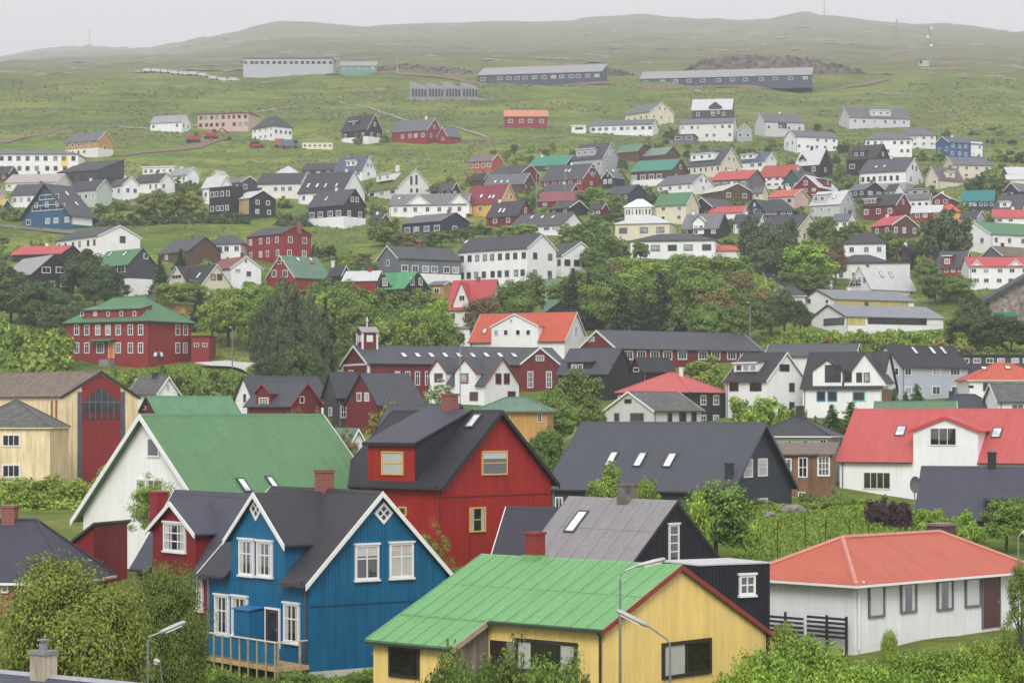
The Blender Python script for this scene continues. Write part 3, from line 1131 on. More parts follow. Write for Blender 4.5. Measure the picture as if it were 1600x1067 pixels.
H('pink_block', 'long pink two-storey block with flat maroon roof on the upper slope', (309, 388, 402), (175, 177, 200), 'R', PINK, MAROON, kind='flat', dep=10, th=14, wa=(2, 9, 'one'), cat='building', frame=FG)
H('white_house', 'white house with dark upper corner and dark hip roof by the pink block', (394, 428, 456), (182, 196, 217), 'R', W1, SLATE2, kind='hip', wa=(2, 4), wb=(1, 4))
H('black_house', 'black house with white basement beside the red house on the upper slope', (534, 574, 597), (179, 201, 221), 'R', BLACK, CHAR, wa=(1, 3), wb=(1, 2), att=1, base=(W1, 213), dorm=[('shed', 545, 190, 560, 196, {'set': 1.2, 'n': 1})])
H('red_house', 'rambling red house with white bargeboards and grey roof on the upper slope', (612, 667, 690), (186, 203, 221), 'R', RED1, MID, wa=(1, 5, 'tri'), wb=(1, 2), att=1, chim=[(664, 182, 668, {'mat': WHITE})])
H('red_cottage', 'small red gabled wing with grey roof joined below the rambling red house', (684, 699, 720), (199, 212, 222), 'L', RED1, MID, wa=(1, 1))
H('red_barn', 'plain red barn with pale orange roof standing alone in the grass', (788, 855, 856), (173, 182, 199), 'R', RED1, roofing((222, 150, 120)), dep=9, wa=(1, 4, 'cross', 1.6), cat='barn', skip=0)
H('white_bungalow', 'long low white house with grey roof and many windows below the cream house', (921, 1020, 1031), (187, 194, 207), 'R', W1, MID, wa=(1, 9, 'two', 1.6), th=14)
H('garage', 'small white garage with dark opening beside the long low white house', (893, 915, 918), (195, 197, 206), 'R', W1, W1, kind='flat', dep=5, wa=(1, 1, 'one', 3.5), cat='garage')
H('cream_house', 'cream gabled house with grey roof above the long low white house', (977, 1016, 1053), (160, 174, 192), 'R', CREAM, MID, wa=(1, 4), wb=(1, 3), att=2)
H('dark_house', 'dark house with white roof and glazed front gable high on the slope', (1081, 1143, 1147), (155, 171, 187), 'R', DGREY, WROOF, th=10, wa=(1, 3), dorm=[('gable', 1108, 166, 1127, 186, {'pk': 159, 'n': 2, 'full': 1})])
H('white_house', 'wide white house with grey roof directly below the dark white-roofed house', (1062, 1146, 1152), (185, 192, 218), 'R', W2, MID, th=12, wa=(2, 7), skip=0.2)
H('grey_shed', 'small grey gabled shed between the wide white house and grey-white house', (1151, 1175, 1180), (194, 205, 219), 'L', GREY1, MID, wa=(1, 2), cat='shed')
H('grey_house', 'pale grey house with grey roof and dark bay in its long front', (1179, 1194, 1257), (177, 189, 211), 'L', paint((200, 202, 204)), MID, wb=(1, 4), win=[('B', 1215, 191, 1230, 202, 'tri')])
H('white_house', 'white house with four-pane front window beneath the pale grey house', (1225, 1243, 1309), (204, 213, 234), 'L', W1, MID, wb=(2, 5), wa=(1, 2))
H('pale_house', 'long pale house with wide roof dormer topmost on its side of town', (1314, 1327, 1422), (168, 183, 197), 'L', paint((205, 206, 212)), MID, wb=(1, 6), dorm=[('shed', 1360, 172, 1392, 184, {'set': 0.8, 'n': 3})])
H('white_house', 'two-storey white house with hip roof beside the blue and white house', (1352, 1425, 1431), (207, 217, 243), 'R', W1, MID, kind='hip', wa=(2, 7), skip=0.1)
H('pale_house', 'pale two-storey house with low grey roof behind the two-storey white house', (1398, 1462, 1472), (200, 211, 230), 'R', W2, MID, kind='hip', wa=(2, 5))
H('blue_white_house', 'blue and white house with open blue verandah and grey roof', (1462, 1483, 1536), (214, 222, 246), 'L', paint((58, 92, 140)), BLUER, wb=(2, 5, 'two', 1.0), wa=(1, 2, 'one'), win=[('B', 1517, 222, 1535, 245, 'panel', {'mat': W1})])
H('cream_house', 'cream two-storey house with grey roof below the blue and white house', (1480, 1489, 1548), (246, 257, 280), 'L', CREAM, MID, wb=(2, 4), skip=0.0)
H('white_roofed_house', 'low dark house with long white roof at the edge of town', (1575, 1640, 1642), (262, 272, 284), 'R', DGREY, WROOF, dep=9, wa=(1, 5))
H('ochre_block', 'ochre block with white lower storey and grey roof above the long white school block', (101, 153, 177), (206, 219, 242), 'R', OCHRE, MID, wa=(2, 6, 'one'), wb=(1, 1), base=(W2, 231), cat='building')
H('white_block', 'long white two-storey block with one yellow panel and many dark windows', (-20, 122, 124), (236, 241, 272), 'R', W1, MID, kind='hip', dep=11, wa=(2, 10), cat='building', frame=FG, skip=0, win=[('A', 95, 243, 107, 262, 'panel', {'mat': YEL})])
H('dark_modern_building', 'dark grey modern building with sloping top and tall glazing', (90, 152, 194), (252, 266, 288), 'R', paint((64, 66, 72)), DKROOF, kind='mono', th=30, wa=(1, 4, 'one', 1.8), wb=(1, 3, 'tri', 2.0), cat='building', frame=TD)
H('pale_roofed_house', 'low house with broad pale pinkish roof under the white block', (8, 88, 98), (272, 284, 296), 'R', W2, roofing((190, 180, 174)), wa=(1, 6), th=12)
H('white_house', 'white house with grey roof between the pale roof and the blue chalet', (18, 62, 74), (288, 303, 322), 'R', W1, SLATE, wa=(1, 4, 'tri'))
H('yellow_shed', 'little shed with bright yellow roof at the edge of the shrubs', (-12, 4, 18), (312, 322, 332), 'R', DGREY, roofing((212, 190, 70)), cat='shed')
H('blue_chalet', 'big blue chalet with tall gable of balconies and dark roof', (36, 111, 145), (288, 335, 353), 'L', BLUE2, SLATE, th=36, wa=(1, 5, 'two', 1.6), att=3, trim=TD, ov=0.6, og=0.9, sky=[(101, 299, 108, 306), (116, 315, 123, 322)],
  win=[('B', 112, 337, 144, 352, 'panel', {'mat': W1}), ('A', 50, 320, 102, 329, 'quad'), ('A', 62, 304, 92, 312, 'tri')])
H('grey_green_house', 'pale green-grey gabled house with dark roof behind the blue chalet', (109, 151, 175), (281, 295, 319), 'R', MINT, SLATE2, wa=(1, 4))
H('white_house', 'white house with dark roof and white gable next to the green-grey house', (170, 192, 217), (277, 288, 309), 'R', W1, SLATE2, wa=(1, 2, 'tri', 1.8), wb=(1, 2))
H('white_house', 'white gabled house with dark roof above the olive trees', (208, 250, 273), (271, 283, 300), 'R', W1, SLATE2, wa=(1, 4), wb=(1, 2))
H('white_flat_house', 'white flat-topped house at the upper edge of the grassy slope', (223, 272, 277), (258, 261, 274), 'R', W1, W1, kind='flat', th=14, wa=(1, 5, 'tri'))
H('white_house', 'white house with pale green roof tucked behind the white flat-topped house', (264, 292, 311), (262, 272, 287), 'R', W1, roofing((160, 168, 166)), wa=(1, 3), wb=(1, 1))
H('white_modern_house', 'white modern house with steep pale roof behind the black cube house', (316, 344, 362), (275, 290, 318), 'R', W1, WROOF, wa=(1, 3), trim=TW)
H('black_cube_house', 'black flat-roofed cube house with two rows of white window panels', (327, 360, 380), (291, 292, 337), 'R', BLACK, BLACK, kind='flat', thick=0.2, ov=0.1, wa=(2, 4, 'one', 1.3), frame=WHITE, skip=0)
H('cream_roofed_house', 'pale gabled house just above the white modern house', (331, 346, 358), (267, 275, 286), 'L', W2, roofing((196, 190, 176)), wa=(1, 1))
H('dark_house', 'dark gabled house with grey roof between modern white house and long white house', (352, 377, 403), (276, 284, 301), 'R', DGREY, MID, wb=(1, 2), wa=(1, 2))
H('black_cabin', 'black cabin with white roof and one wooden side', (366, 390, 431), (298, 309, 338), 'R', BLACK, WROOF, wb=(2, 2), th=50, win=[('A', 367, 310, 389, 336, 'panel', {'mat': paint((196, 168, 122), boards=0.2)})])
H('white_house', 'long white house with dark roof and wide windows beside the black cabin', (402, 470, 476), (271, 286, 306), 'R', W2, SLATE2, th=12, wa=(1, 6, 'tri', 1.9), chim=[(406, 275, 411, {'mat': WHITE})])
H('white_house', 'small white hip-roofed house peeping over the long white house', (432, 466, 467), (260, 270, 278), 'R', W1, roofing((200, 202, 212)), kind='hip', dep=8)
H('white_gabled_house', 'tall white gable with dark roof and four roof windows', (466, 537, 570), (268, 297, 317), 'R', W1, SLATE2, wa=(1, 4), wb=(1, 1, 'tri', 2.5), sky=[(479, 287, 485, 293), (493, 287, 499, 293), (506, 287, 512, 293), (521, 287, 531, 292)])
H('charcoal_house', 'long charcoal roof between the tall white gable and grey-blue roof', (472, 540, 548), (255, 265, 274), 'R', DGREY, CHAR, th=12, wa=(1, 4))
H('grey_blue_house', 'white gabled house with grey-blue roof and glazed dormer', (521, 566, 588), (244, 265, 278), 'R', W1, BLUER, wa=(1, 3), att=2, wb=(1, 1), dorm=[('shed', 541, 251, 556, 262, {'set': 1.0, 'n': 2})])
H('black_house', 'black house with white basement and row of white windows by hedge', (481, 537, 571), (296, 319, 350), 'R', BLACK, SLATE, wa=(1, 4, 'tri', 1.7), wb=(1, 2), att=2, base=(W1, 338), trim=TD, sky=[(507, 308, 513, 314)])
H('turf_roofed_house', 'white gabled house with living turf roof and pale chimney', (574, 622, 675), (265, 292, 306), 'R', W2, TURF, wa=(1, 3, 'one', 2.6), win=[('B', 640, 275, 645, 290, 'one'), ('B', 648, 273, 653, 290, 'one'), ('B', 640, 294, 645, 302, 'one'), ('B', 649, 294, 654, 302, 'one')], chim=[(618, 259, 624, {'mat': WHITE})], dorm=[('shed', 588, 272, 612, 283, {'set': 1.5, 'n': 2, 'wall': W1})])
H('white_bungalow', 'white bungalow with two white front gables and grey roof', (608, 728, 735), (303, 319, 336), 'R', W1, roofing((128, 128, 132)), th=10, wa=(1, 7), dorm=[('gable', 636, 319, 672, 334, {'pk': 305}), ('gable', 702, 319, 733, 334, {'pk': 304})], sky=[(620, 308, 628, 312)])
H('yellow_house', 'yellow house with maroon roof and white bargeboards', (724, 781, 809), (288, 316, 336), 'R', YEL2, MAROON, att=2, wa=(1, 3), sky=[(763, 305, 768, 310), (768, 305, 774, 310), (750, 304, 755, 309)])
H('red_house', 'low red house with dark roof in front of the yellow house', (760, 808, 834), (314, 336, 352), 'R', RED2, SLATE2, wa=(1, 2), att=1, trim=TD, sky=[(779, 326, 784, 332), (785, 326, 790, 332)])
H('navy_house', 'navy house with grey roof and white-framed windows above the grey school wing', (628, 690, 733), (333, 345, 370), 'R', NAVY, MID, wa=(1, 4, 'tri', 1.8), wb=(1, 1, 'two', 1.6), trim=TD)
H('dark_shed', 'small dark shed with white base beside the navy house', (577, 596, 607), (335, 342, 361), 'R', DGREY, SLATE2, base=(W1, 353), cat='shed')
# ------------------------------------------------------------------ the middle of the town
H('grey_school_wing', 'dark grey long school wing with white windows and white basement', (590, 622, 720), (385, 403, 439), 'L', GREY2, SLATE, th=58, wb=(1, 6, 'two', 1.6), win=[('A', 604, 406, 609, 416, 'one')], base=(W1, 426), cat='school')
H('white_school', 'large white three-storey school with long dark roof', (716, 824, 869), (366, 387, 441), 'R', W1, SLATE2, th=40, wa=(2, 9, 'two', 1.1), wb=(2, 2, 'two', 1.3), cat='school', frame=FG, skip=0, sky=[(726, 376, 732, 380)])
H('white_annex', 'white annex with hipped gable next to the large white school', (845, 878, 936), (379, 399, 424), 'R', W1, SLATE2, th=52, wa=(1, 4), wb=(1, 4, 'one', 2.2), cat='building', frame=FG)
H('dark_long_house', 'long low house with dark roof, white end and three roof windows', (797, 877, 915), (332, 351, 363), 'R', W1, roofing((86, 84, 88)), wa=(1, 5, 'one', 2.4), wb=(1, 2), trim=TD, sky=[(829, 337, 834, 342), (845, 337, 850, 342), (861, 337, 867, 342)])
H('red_house', 'low red house under a faded maroon roof', (839, 904, 921), (299, 313, 323), 'R', RED2, roofing((150, 82, 90)), wa=(1, 3), trim=TD)
H('dark_house', 'dark low house with wide black gable below the faded maroon roof', (858, 890, 918), (314, 324, 334), 'R', BLACK, SLATE2, wa=(1, 2))
H('red_gabled_house', 'red gabled house with broad slate roof and two roof windows', (846, 910, 941), (256, 279, 291), 'R', RED1, SLATE, wa=(1, 5), att=1, wb=(1, 1), sky=[(882, 264, 886, 270), (888, 264, 892, 270)], win=[('B', 921, 262, 930, 272, 'one')])
H('dark_red_house', 'small maroon house with pale roof edge above the three-skylight roof', (770, 815, 842), (258, 269, 282), 'R', RED2, SLATE2, wa=(1, 5))
H('slate_house', 'dark house with grey roof and three roof windows above the yellow house', (756, 817, 836), (271, 287, 296), 'R', BROWN, MID, wb=(1, 2), sky=[(771, 282, 777, 286), (781, 282, 787, 286), (790, 282, 796, 286)])
H('brick_red_house', 'small brick-orange house with white gable trim on the grass edge', (732, 768, 785), (242, 251, 266), 'R', paint((186, 92, 72)), roofing((132, 110, 112)), wa=(1, 4, 'two', 1.4), wb=(1, 1))
H('teal_roofed_house', 'brown house with long bright teal roof behind the red gabled house', (826, 883, 906), (243, 257, 265), 'R', BROWN, TEALR, wa=(1, 3))
H('grey_house', 'large light grey house with slate roof and wide dormer', (894, 942, 967), (223, 246, 268), 'R', GREY1, SLATE, wa=(1, 4), wb=(2, 2), att=2, dorm=[('shed', 900, 233, 930, 246, {'set': 0.6, 'n': 3})])
H('green_roofed_cabin', 'brown cabin with faded green roof beside the large light grey house', (963, 997, 1016), (225, 236, 249), 'R', BROWN, GREEN3, trim=TD, cat='cabin')
H('green_roofed_cabin', 'second brown cabin with greyish green roof nearer the cream dormer house', (1005, 1040, 1062), (230, 241, 251), 'R', BROWN, roofing((134, 152, 140)), trim=TD, cat='cabin')
H('black_gabled_cottage', 'little dark cottage with white gable window next to the red gabled house', (941, 958, 975), (267, 277, 291), 'L', BLACK, MID, att=1, wa=(1, 2))
H('teal_roofed_house', 'dark brown house with teal roof and white basement', (986, 1050, 1076), (249, 265, 287), 'R', BROWN, TEALR, wa=(1, 5, 'two', 1.6), wb=(1, 2, 'two', 1.5), att=1, base=(W1, 279), trim=TD)
H('cream_house', 'large cream house with grey roof and wide white dormer', (1073, 1126, 1159), (232, 256, 272), 'R', CREAM, SLATE, wa=(1, 6, 'one', 0.9), wb=(1, 2), att=2, dorm=[('shed', 1079, 240, 1115, 251, {'set': 0.9, 'n': 3, 'wall': W1, 'st': 'one'})])
H('white_house', 'white house with blue-grey roof and glazed dormer above the red roofs', (1155, 1195, 1217), (238, 251, 264), 'R', W1, BLUER, wa=(1, 3, 'tri', 1.6), att=1, dorm=[('shed', 1158, 241, 1178, 249, {'set': 0.5, 'n': 2, 'wall': W1})])
H('red_roofed_house', 'house with bright pinkish red roof and dark gable', (1112, 1170, 1195), (266, 279, 297), 'R', GREY2, REDR, wa=(1, 4), trim=TD)
H('white_gabled_house', 'white gable with three little windows and grey roof', (1027, 1082, 1116), (272, 286, 299), 'R', W1, MID, wa=(1, 4), att=2, wb=(1, 1))
H('white_roofed_house', 'dark brown house with broad white roof', (1096, 1128, 1176), (287, 298, 313), 'R', BROWN, roofing((206, 202, 192)), wa=(1, 2), wb=(1, 2, 'two', 1.3))
H('navy_roofed_house', 'dark house with blue-black roof amid shrubs', (946, 983, 1011), (289, 302, 315), 'R', NAVY, roofing((68, 76, 94)), wa=(1, 4), wb=(1, 1), trim=TD)
H('green_roofed_house', 'cream house with green roof behind the round white conservatory', (1023, 1072, 1092), (301, 319, 347), 'R', CREAM, GREENR, wa=(2, 2), chim=[])
H('conservatory_house', 'white house with faceted glazed conservatory front', (976, 1018, 1024), (312, 322, 342), 'R', W1, W1, kind='hip', th=14, wa=(1, 8, 'one', 0.8), skip=0)
H('cream_hip_house', 'cream house under a shallow white hip roof', (961, 1046, 1063), (338, 348, 373), 'R', CREAM, WROOF, kind='hip', th=16, wa=(1, 3, 'tri', 1.9), skip=0, frame=FG)
H('white_long_house', 'long white house with low slate hip roof behind the light green trees', (985, 1117, 1129), (366, 375, 401), 'R', W1, SLATE2, kind='hip', th=11, wa=(1, 5, 'tri', 2.0), skip=0, frame=FG)
H('arched_window_house', 'house with ribbed grey roof and tall arched white dormer window', (1065, 1122, 1140), (334, 356, 369), 'R', BLACK, roofing((126, 128, 136), ribs=0.6), wa=(1, 4), trim=TD, dorm=[('gable', 1083, 346, 1100, 366, {'pk': 338, 'wall': W1, 'roof': WROOF, 'n': 2, 'full': 1})])
H('dark_gabled_house', 'house with open black gable and slate roof above the arched window house', (1080, 1113, 1152), (309, 323, 336), 'L', BLACK, SLATE, wb=(1, 3))
H('pink_roofed_house', 'low white house with pink red roof next to the black open gable', (1108, 1160, 1171), (323, 332, 340), 'R', W1, REDR, th=16)
H('dark_gabled_house', 'blue-black gabled house with slate roof by the pink red roof', (1168, 1190, 1216), (312, 324, 336), 'L', NAVY, SLATE2, wa=(1, 1), att=1, trim=TD)
H('white_house', 'white house with dark roof behind the tall dark conifers', (1146, 1186, 1196), (335, 347, 361), 'R', W1, SLATE2, wa=(1, 3))
H('orange_roofed_house', 'low house whose orange roof shows over the light green treetops', (1100, 1160, 1175), (384, 391, 400), 'R', W2, ORNG, kind='hip', th=14)
H('red_roofed_house', 'long white house with brownish red roof beside the white-roofed black house', (1187, 1240, 1255), (258, 275, 292), 'R', W1, roofing((186, 80, 70)), wa=(2, 5))
H('black_house', 'black house with white roof, round-headed dormer and dark chimney', (1243, 1280, 1301), (233, 256, 274), 'R', BLACK, WROOF, wb=(1, 1), wa=(1, 2), trim=TD, chim=[(1266, 229, 1271, {'mat': TD})], dorm=[('gable', 1249, 249, 1259, 256, {'pk': 242, 'set': 0.8, 'n': 1, 'wall': BLACK})])
H('black_house', 'large black house with dark roof, long dormer and white gable window', (1322, 1368, 1391), (226, 247, 272), 'R', BLACK, CHAR, wa=(1, 2, 'tri', 1.8), att=1, trim=TD, dorm=[('shed', 1333, 237, 1352, 246, {'set': 0.7, 'n': 2})])
H('white_house', 'large plain white house with slate roof and row of small dark windows', (1343, 1415, 1442), (247, 267, 291), 'R', W1, SLATE, wa=(1, 8, 'one', 0.8), wb=(1, 2, 'one', 0.8), att=2, base=(GREY1, 285), frame=FB, sky=[(1367, 259, 1371, 263), (1380, 258, 1384, 262)])
H('cream_cottage', 'cream cottage with brown roof and big cream dormer', (1446, 1466, 1505), (261, 279, 290), 'L', CREAM, roofing((112, 106, 112)), dorm=[('shed', 1478, 268, 1492, 279, {'set': 0.3, 'n': 1, 'wall': CREAM})], wa=(1, 2))
H('teal_house', 'teal timber house with slate roof behind the maroon gable', (1224, 1250, 1283), (266, 283, 296), 'L', TEALW, SLATE, wa=(1, 2), trim=TD)
H('maroon_house', 'maroon house with white roof and maroon dormer', (1239, 1279, 1311), (274, 292, 302), 'L', RED2, WROOF, att=1, wa=(1, 3), dorm=[('shed', 1288, 281, 1299, 291, {'set': 0.4, 'n': 1})])
H('salmon_roofed_house', 'pinkish house with salmon roof in front of the maroon gable', (1201, 1241, 1263), (296, 306, 323), 'R', PINK, SALMON, wa=(1, 3, 'one', 1.8), chim=[(1228, 292, 1236, {'mat': WHITE})])
H('light_grey_house', 'light grey house with near-white roof and flat dormer', (1266, 1312, 1337), (298, 318, 338), 'R', paint((192, 196, 196)), WROOF, wa=(1, 4), wb=(1, 2), att=1, sky=[(1300, 305, 1307, 312)], dorm=[('shed', 1270, 304, 1290, 318, {'set': 0.2, 'n': 2})])
H('navy_house', 'navy house with white-framed windows between light grey and large white houses', (1323, 1352, 1381), (286, 296, 308), 'R', NAVY, MID, wa=(1, 3), wb=(1, 2, 'grid', 1.6), trim=TD)
H('dark_red_house', 'dark red gabled house with charcoal roof and long low dormer', (1346, 1399, 1423), (303, 320, 341), 'R', RED2, CHAR, att=1, wa=(1, 3), wb=(1, 1), dorm=[('shed', 1350, 311, 1370, 320, {'set': 0.3, 'n': 3})])
H('white_house', 'white house with tall narrow dark windows beside the dark red gable', (1412, 1452, 1462), (303, 311, 333), 'R', W1, MID, th=18, wa=(1, 4, 'one', 0.7), frame=FB)
H('white_roofed_house', 'low red house with flat white roof in front of the tall-windowed white house', (1424, 1470, 1482), (321, 331, 343), 'R', RED1, WROOF, th=18, wa=(1, 3))
H('orange_hip_house', 'yellowish house with vivid orange hip roof behind the big dark pine', (1462, 1500, 1510), (320, 330, 343), 'R', YEL2, ORNG, kind='hip', th=18)
H('maroon_cottage', 'maroon cottage with white gable trim beside the teal roof', (1457, 1484, 1499), (302, 310, 321), 'L', RED2, LGREY, wa=(1, 2))
H('teal_roofed_house', 'navy house with long flat teal roof below shrubs', (1503, 1553, 1563), (298, 313, 326), 'R', NAVY, roofing((44, 138, 138), ribs=0.3), th=14, wa=(1, 6), trim=TD)
H('navy_gabled_house', 'navy house with front gable beside the flat teal roof at the frame edge', (1568, 1592, 1626), (286, 298, 310), 'L', NAVY, MID, wa=(1, 3))
H('slate_house', 'slate-roofed navy house with white trimmed dormer at the frame edge', (1552, 1598, 1620), (304, 325, 336), 'R', NAVY, SLATE, dorm=[('shed', 1562, 315, 1578, 325, {'set': 0.3, 'n': 1, 'wall': W1})])
H('red_roofed_house', 'white house with pinkish red roof at the frame edge above the green roof', (1556, 1620, 1622), (328, 340, 350), 'R', W1, REDR, dep=8, wa=(1, 4))
H('green_roofed_house', 'white gabled house with long green roof near the big dark pine', (1512, 1548, 1650), (347, 365, 387), 'L', W1, GREENR, th=60, wa=(1, 2, 'two', 1.3), wb=(1, 5))
H('brown_house', 'brown gabled house with bright red roof among the bushes', (1361, 1394, 1434), (337, 351, 369), 'R', BROWN, REDR, wb=(1, 3, 'two', 1.0), wa=(1, 2))
H('cream_gabled_house', 'cream gabled house with dark roof behind the light green tree', (1184, 1246, 1283), (335, 358, 379), 'R', CREAM, SLATE2, att=1, wb=(1, 2), wa=(1, 4))
H('white_hip_house', 'white house with slate hip roof above the flat-topped cream block', (1318, 1384, 1392), (365, 379, 403), 'R', W1, SLATE2, kind='hip', th=12, wa=(1, 3, 'two', 1.2))
H('dark_hip_house', 'low dark house with blue-black hip roof below the salmon roof', (1181, 1240, 1256), (312, 328, 338), 'R', NAVY, SLATE2, kind='hip', th=16, wa=(1, 5))
H('black_shed', 'small black gabled shed with red shutters among trees', (1408, 1420, 1428), (384, 394, 410), 'L', BLACK, DKROOF, cat='shed', frame=TR, wa=(1, 1), trim=TD)
H('black_shed', 'small black gabled shed with red window beside the red dormer house', (1448, 1462, 1472), (386, 396, 412), 'L', BLACK, DKROOF, cat='shed', frame=TR, wa=(1, 1), trim=TD)
H('red_dormer_house', 'red house with slate roof and tall red dormer', (1463, 1506, 1520), (393, 417, 429), 'R', RED1, SLATE, wa=(1, 4), dorm=[('shed', 1473, 400, 1487, 420, {'n': 1})])
H('mossy_roofed_house', 'grey house with rough mossy roof at the frame edge', (1534, 1566, 1625), (385, 399, 409), 'L', GREY2, MOSSY)
H('white_house', 'white two-gabled house with red roof and green-shaded windows', (1514, 1610, 1612), (403, 416, 447), 'R', W1, REDR, dep=8, wa=(2, 5), dorm=[('gable', 1516, 417, 1536, 440, {'pk': 407}), ('gable', 1574, 417, 1600, 440, {'pk': 406})])
H('cream_block', 'flat-topped cream block behind the white-roofed glass gable building', (1301, 1422, 1430), (410, 411, 452), 'R', W2, SLATE2, kind='flat', th=10, D=486, wa=(1, 5, 'one'), cat='building')
H('dark_hip_house', 'dark hip roof capping the flat-topped cream block', (1303, 1388, 1396), (399, 409, 416), 'R', W2, SLATE2, kind='hip', th=10, D=488)
H('white_roofed_building', 'white-roofed building with glazed front gable and two roof windows', (1326, 1361, 1430), (416, 449, 468), 'L', W1, WROOF, th=52, D=462, cat='building', win=[('A', 1328, 436, 1346, 448, 'quad')], att=3, sky=[(1373, 426, 1381, 433), (1388, 426, 1396, 433)], wb=(1, 5))
H('white_house', 'white house with dark roof and white box dormer by the grove', (1184, 1201, 1264), (413, 441, 452), 'L', W1, SLATE, th=64, att=1, dorm=[('shed', 1220, 425, 1247, 440, {'set': 0.3, 'n': 2, 'wall': W1, 'frame': FB})], wb=(1, 3))
H('slate_hip_house', 'low slate hip roof tucked below the white box-dormer house', (1200, 1258, 1272), (445, 462, 472), 'R', W2, SLATE, kind='hip', th=16)
H('church_hall', 'white church hall upper block with yellow clerestory band and grey roof', (1252, 1302, 1428), (453, 467, 492), 'L', W1, roofing((142, 144, 152)), th=62, cat='building', trim=TD, win=[('B', 1304, 469, 1420, 478, 'panel', {'mat': paint((196, 180, 110))}), ('A', 1261, 466, 1268, 475, 'one'), ('A', 1290, 468, 1295, 474, 'one')], D=436)
H('church_hall', 'white church hall lower block with long grey roof and brown glazing', (1268, 1321, 1474), (477, 494, 513), 'L', W1, roofing((150, 152, 160)), th=64, cat='building', trim=TD, win=[('A', 1287, 497, 1319, 508, 'quad', {'fm': FB}), ('B', 1356, 496, 1448, 507, 'quad', {'fm': FB}), ('B', 1324, 496, 1352, 508, 'panel', {'mat': paint((206, 190, 116))}), ('B', 1449, 496, 1472, 508, 'panel', {'mat': W1})], D=422)
# ------------------------------------------------------------------ left middle
H('white_stepped_house', 'white house with stepped dark roofs and big plain white gable', (87, 154, 219), (353, 368, 391), 'R', W1, SLATE2, wa=(1, 6, 'one', 1.0), win=[('B', 187, 369, 196, 380, 'two')], skip=0, frame=FG)
H('red_roofed_shed', 'long black shed with bright pinkish red roof', (18, 96, 112), (384, 396, 407), 'R', BLACK, REDR, cat='shed', trim=TD, th=20)
H('black_house', 'large black house with pale grey roof beside dark trees', (4, 51, 116), (399, 427, 460), 'R', BLACK, LGREY, th=56, win=[('B', 65, 417, 79, 427, 'two'), ('B', 87, 417, 101, 427, 'two'), ('B', 94, 440, 111, 449, 'tri'), ('B', 78, 439, 86, 448, 'one')], trim=TD)
H('dark_green_roofed_house', 'dark house with green roof and tall white basement', (148, 201, 243), (389, 412, 453), 'R', DGREY, GREENR, win=[('A', 184, 415, 196, 426, 'two'), ('B', 224, 396, 231, 405, 'one'), ('A', 188, 437, 196, 446, 'one')], base=(W1, 435), trim=TD, sky=[(169, 394, 176, 401), (192, 393, 199, 400)])
H('brown_gabled_house', 'low brown gabled house with slate roof below the grass slope', (247, 296, 345), (371, 391, 407), 'R', BROWN, SLATE, wa=(1, 2, 'two', 1.3), trim=TD, chim=[(298, 368, 303)])
H('grey_white_house', 'white house with slate hip roof beside the red two-storey house', (322, 376, 386), (368, 380, 399), 'R', W1, SLATE, kind='hip', th=14, wa=(1, 4, 'two', 1.4))
H('red_two_storey_house', 'deep red two-storey house with dark roof and brick chimney on its gable', (386, 440, 486), (353, 365, 406), 'R', RED1, SLATE2, wa=(2, 4, 'two', 1.1), wb=(2, 2, 'two', 1.2), trim=RED1, chim=[(464, 347, 471, {'y': 0.5})])
H('cream_cottage', 'cream cottage with dark roof and two matching gables', (254, 315, 361), (414, 444, 455), 'R', CREAM, DKROOF, win=[('B', 329, 428, 337, 438, 'two', {'fm': TR}), ('B', 339, 428, 347, 438, 'two', {'fm': TR})], dorm=[('gable', 264, 438, 289, 446, {'pk': 417, 'win': [(269, 429, 284, 436, 'tri')]})], sky=[(308, 427, 313, 434)])
H('white_house', 'white gabled house with rusty red-brown roof behind the cream cottage', (324, 361, 408), (401, 418, 445), 'R', W1, roofing((142, 76, 72)), win=[('B', 367, 420, 376, 426, 'one'), ('B', 384, 423, 393, 433, 'one'), ('B', 382, 405, 386, 411, 'one')])
H('red_green_roofed_house', 'red gabled house with green roof and red chimney above dark conifers', (417, 460, 516), (400, 432, 447), 'L', RED1, GREEN3, th=46, win=[('A', 425, 422, 432, 433, 'two'), ('A', 442, 422, 450, 433, 'two'), ('A', 434, 407, 440, 413, 'one')], chim=[(482, 411, 492, {'mat': plain((150, 50, 52), 0.7), 'y': 0.35})], sky=[(463, 403, 468, 408), (483, 403, 488, 408)])
H('white_roofed_house', 'red-walled house with white roof between red and black houses', (536, 588, 600), (424, 437, 462), 'R', RED1, WROOF, th=18, chim=[(575, 418, 582, {'mat': plain((150, 50, 52), 0.7)})])
H('black_green_roofed_house', 'black house with vivid green roof and black front gable', (579, 632, 671), (425, 449, 470), 'R', BLACK, BGREEN, trim=BGREEN, win=[('B', 641, 434, 647, 446, 'two'), ('B', 654, 434, 660, 446, 'two'), ('B', 659, 457, 665, 468, 'two'), ('A', 585, 457, 593, 468, 'two')], dorm=[('gable', 592, 445, 611, 468, {'pk': 427, 'win': [(598, 434, 606, 447, 'cross')]})])
H('ochre_cottage', 'small ochre cottage with one white window beside the black green-roofed house', (672, 693, 700), (440, 445, 463), 'R', OCHRE, MID, win=[('A', 678, 450, 687, 459, 'two')])
H('pink_red_house', 'white and pink house with steep red roof and tall front gable', (698, 764, 787), (438, 480, 510), 'R', W2, REDR, wa=(1, 3), wb=(1, 1), att=1, chim=[(744, 433, 751)], dorm=[('gable', 708, 475, 735, 482, {'pk': 441, 'win': [(717, 461, 727, 471, 'two')], 'wall': W2})], trim=TR)
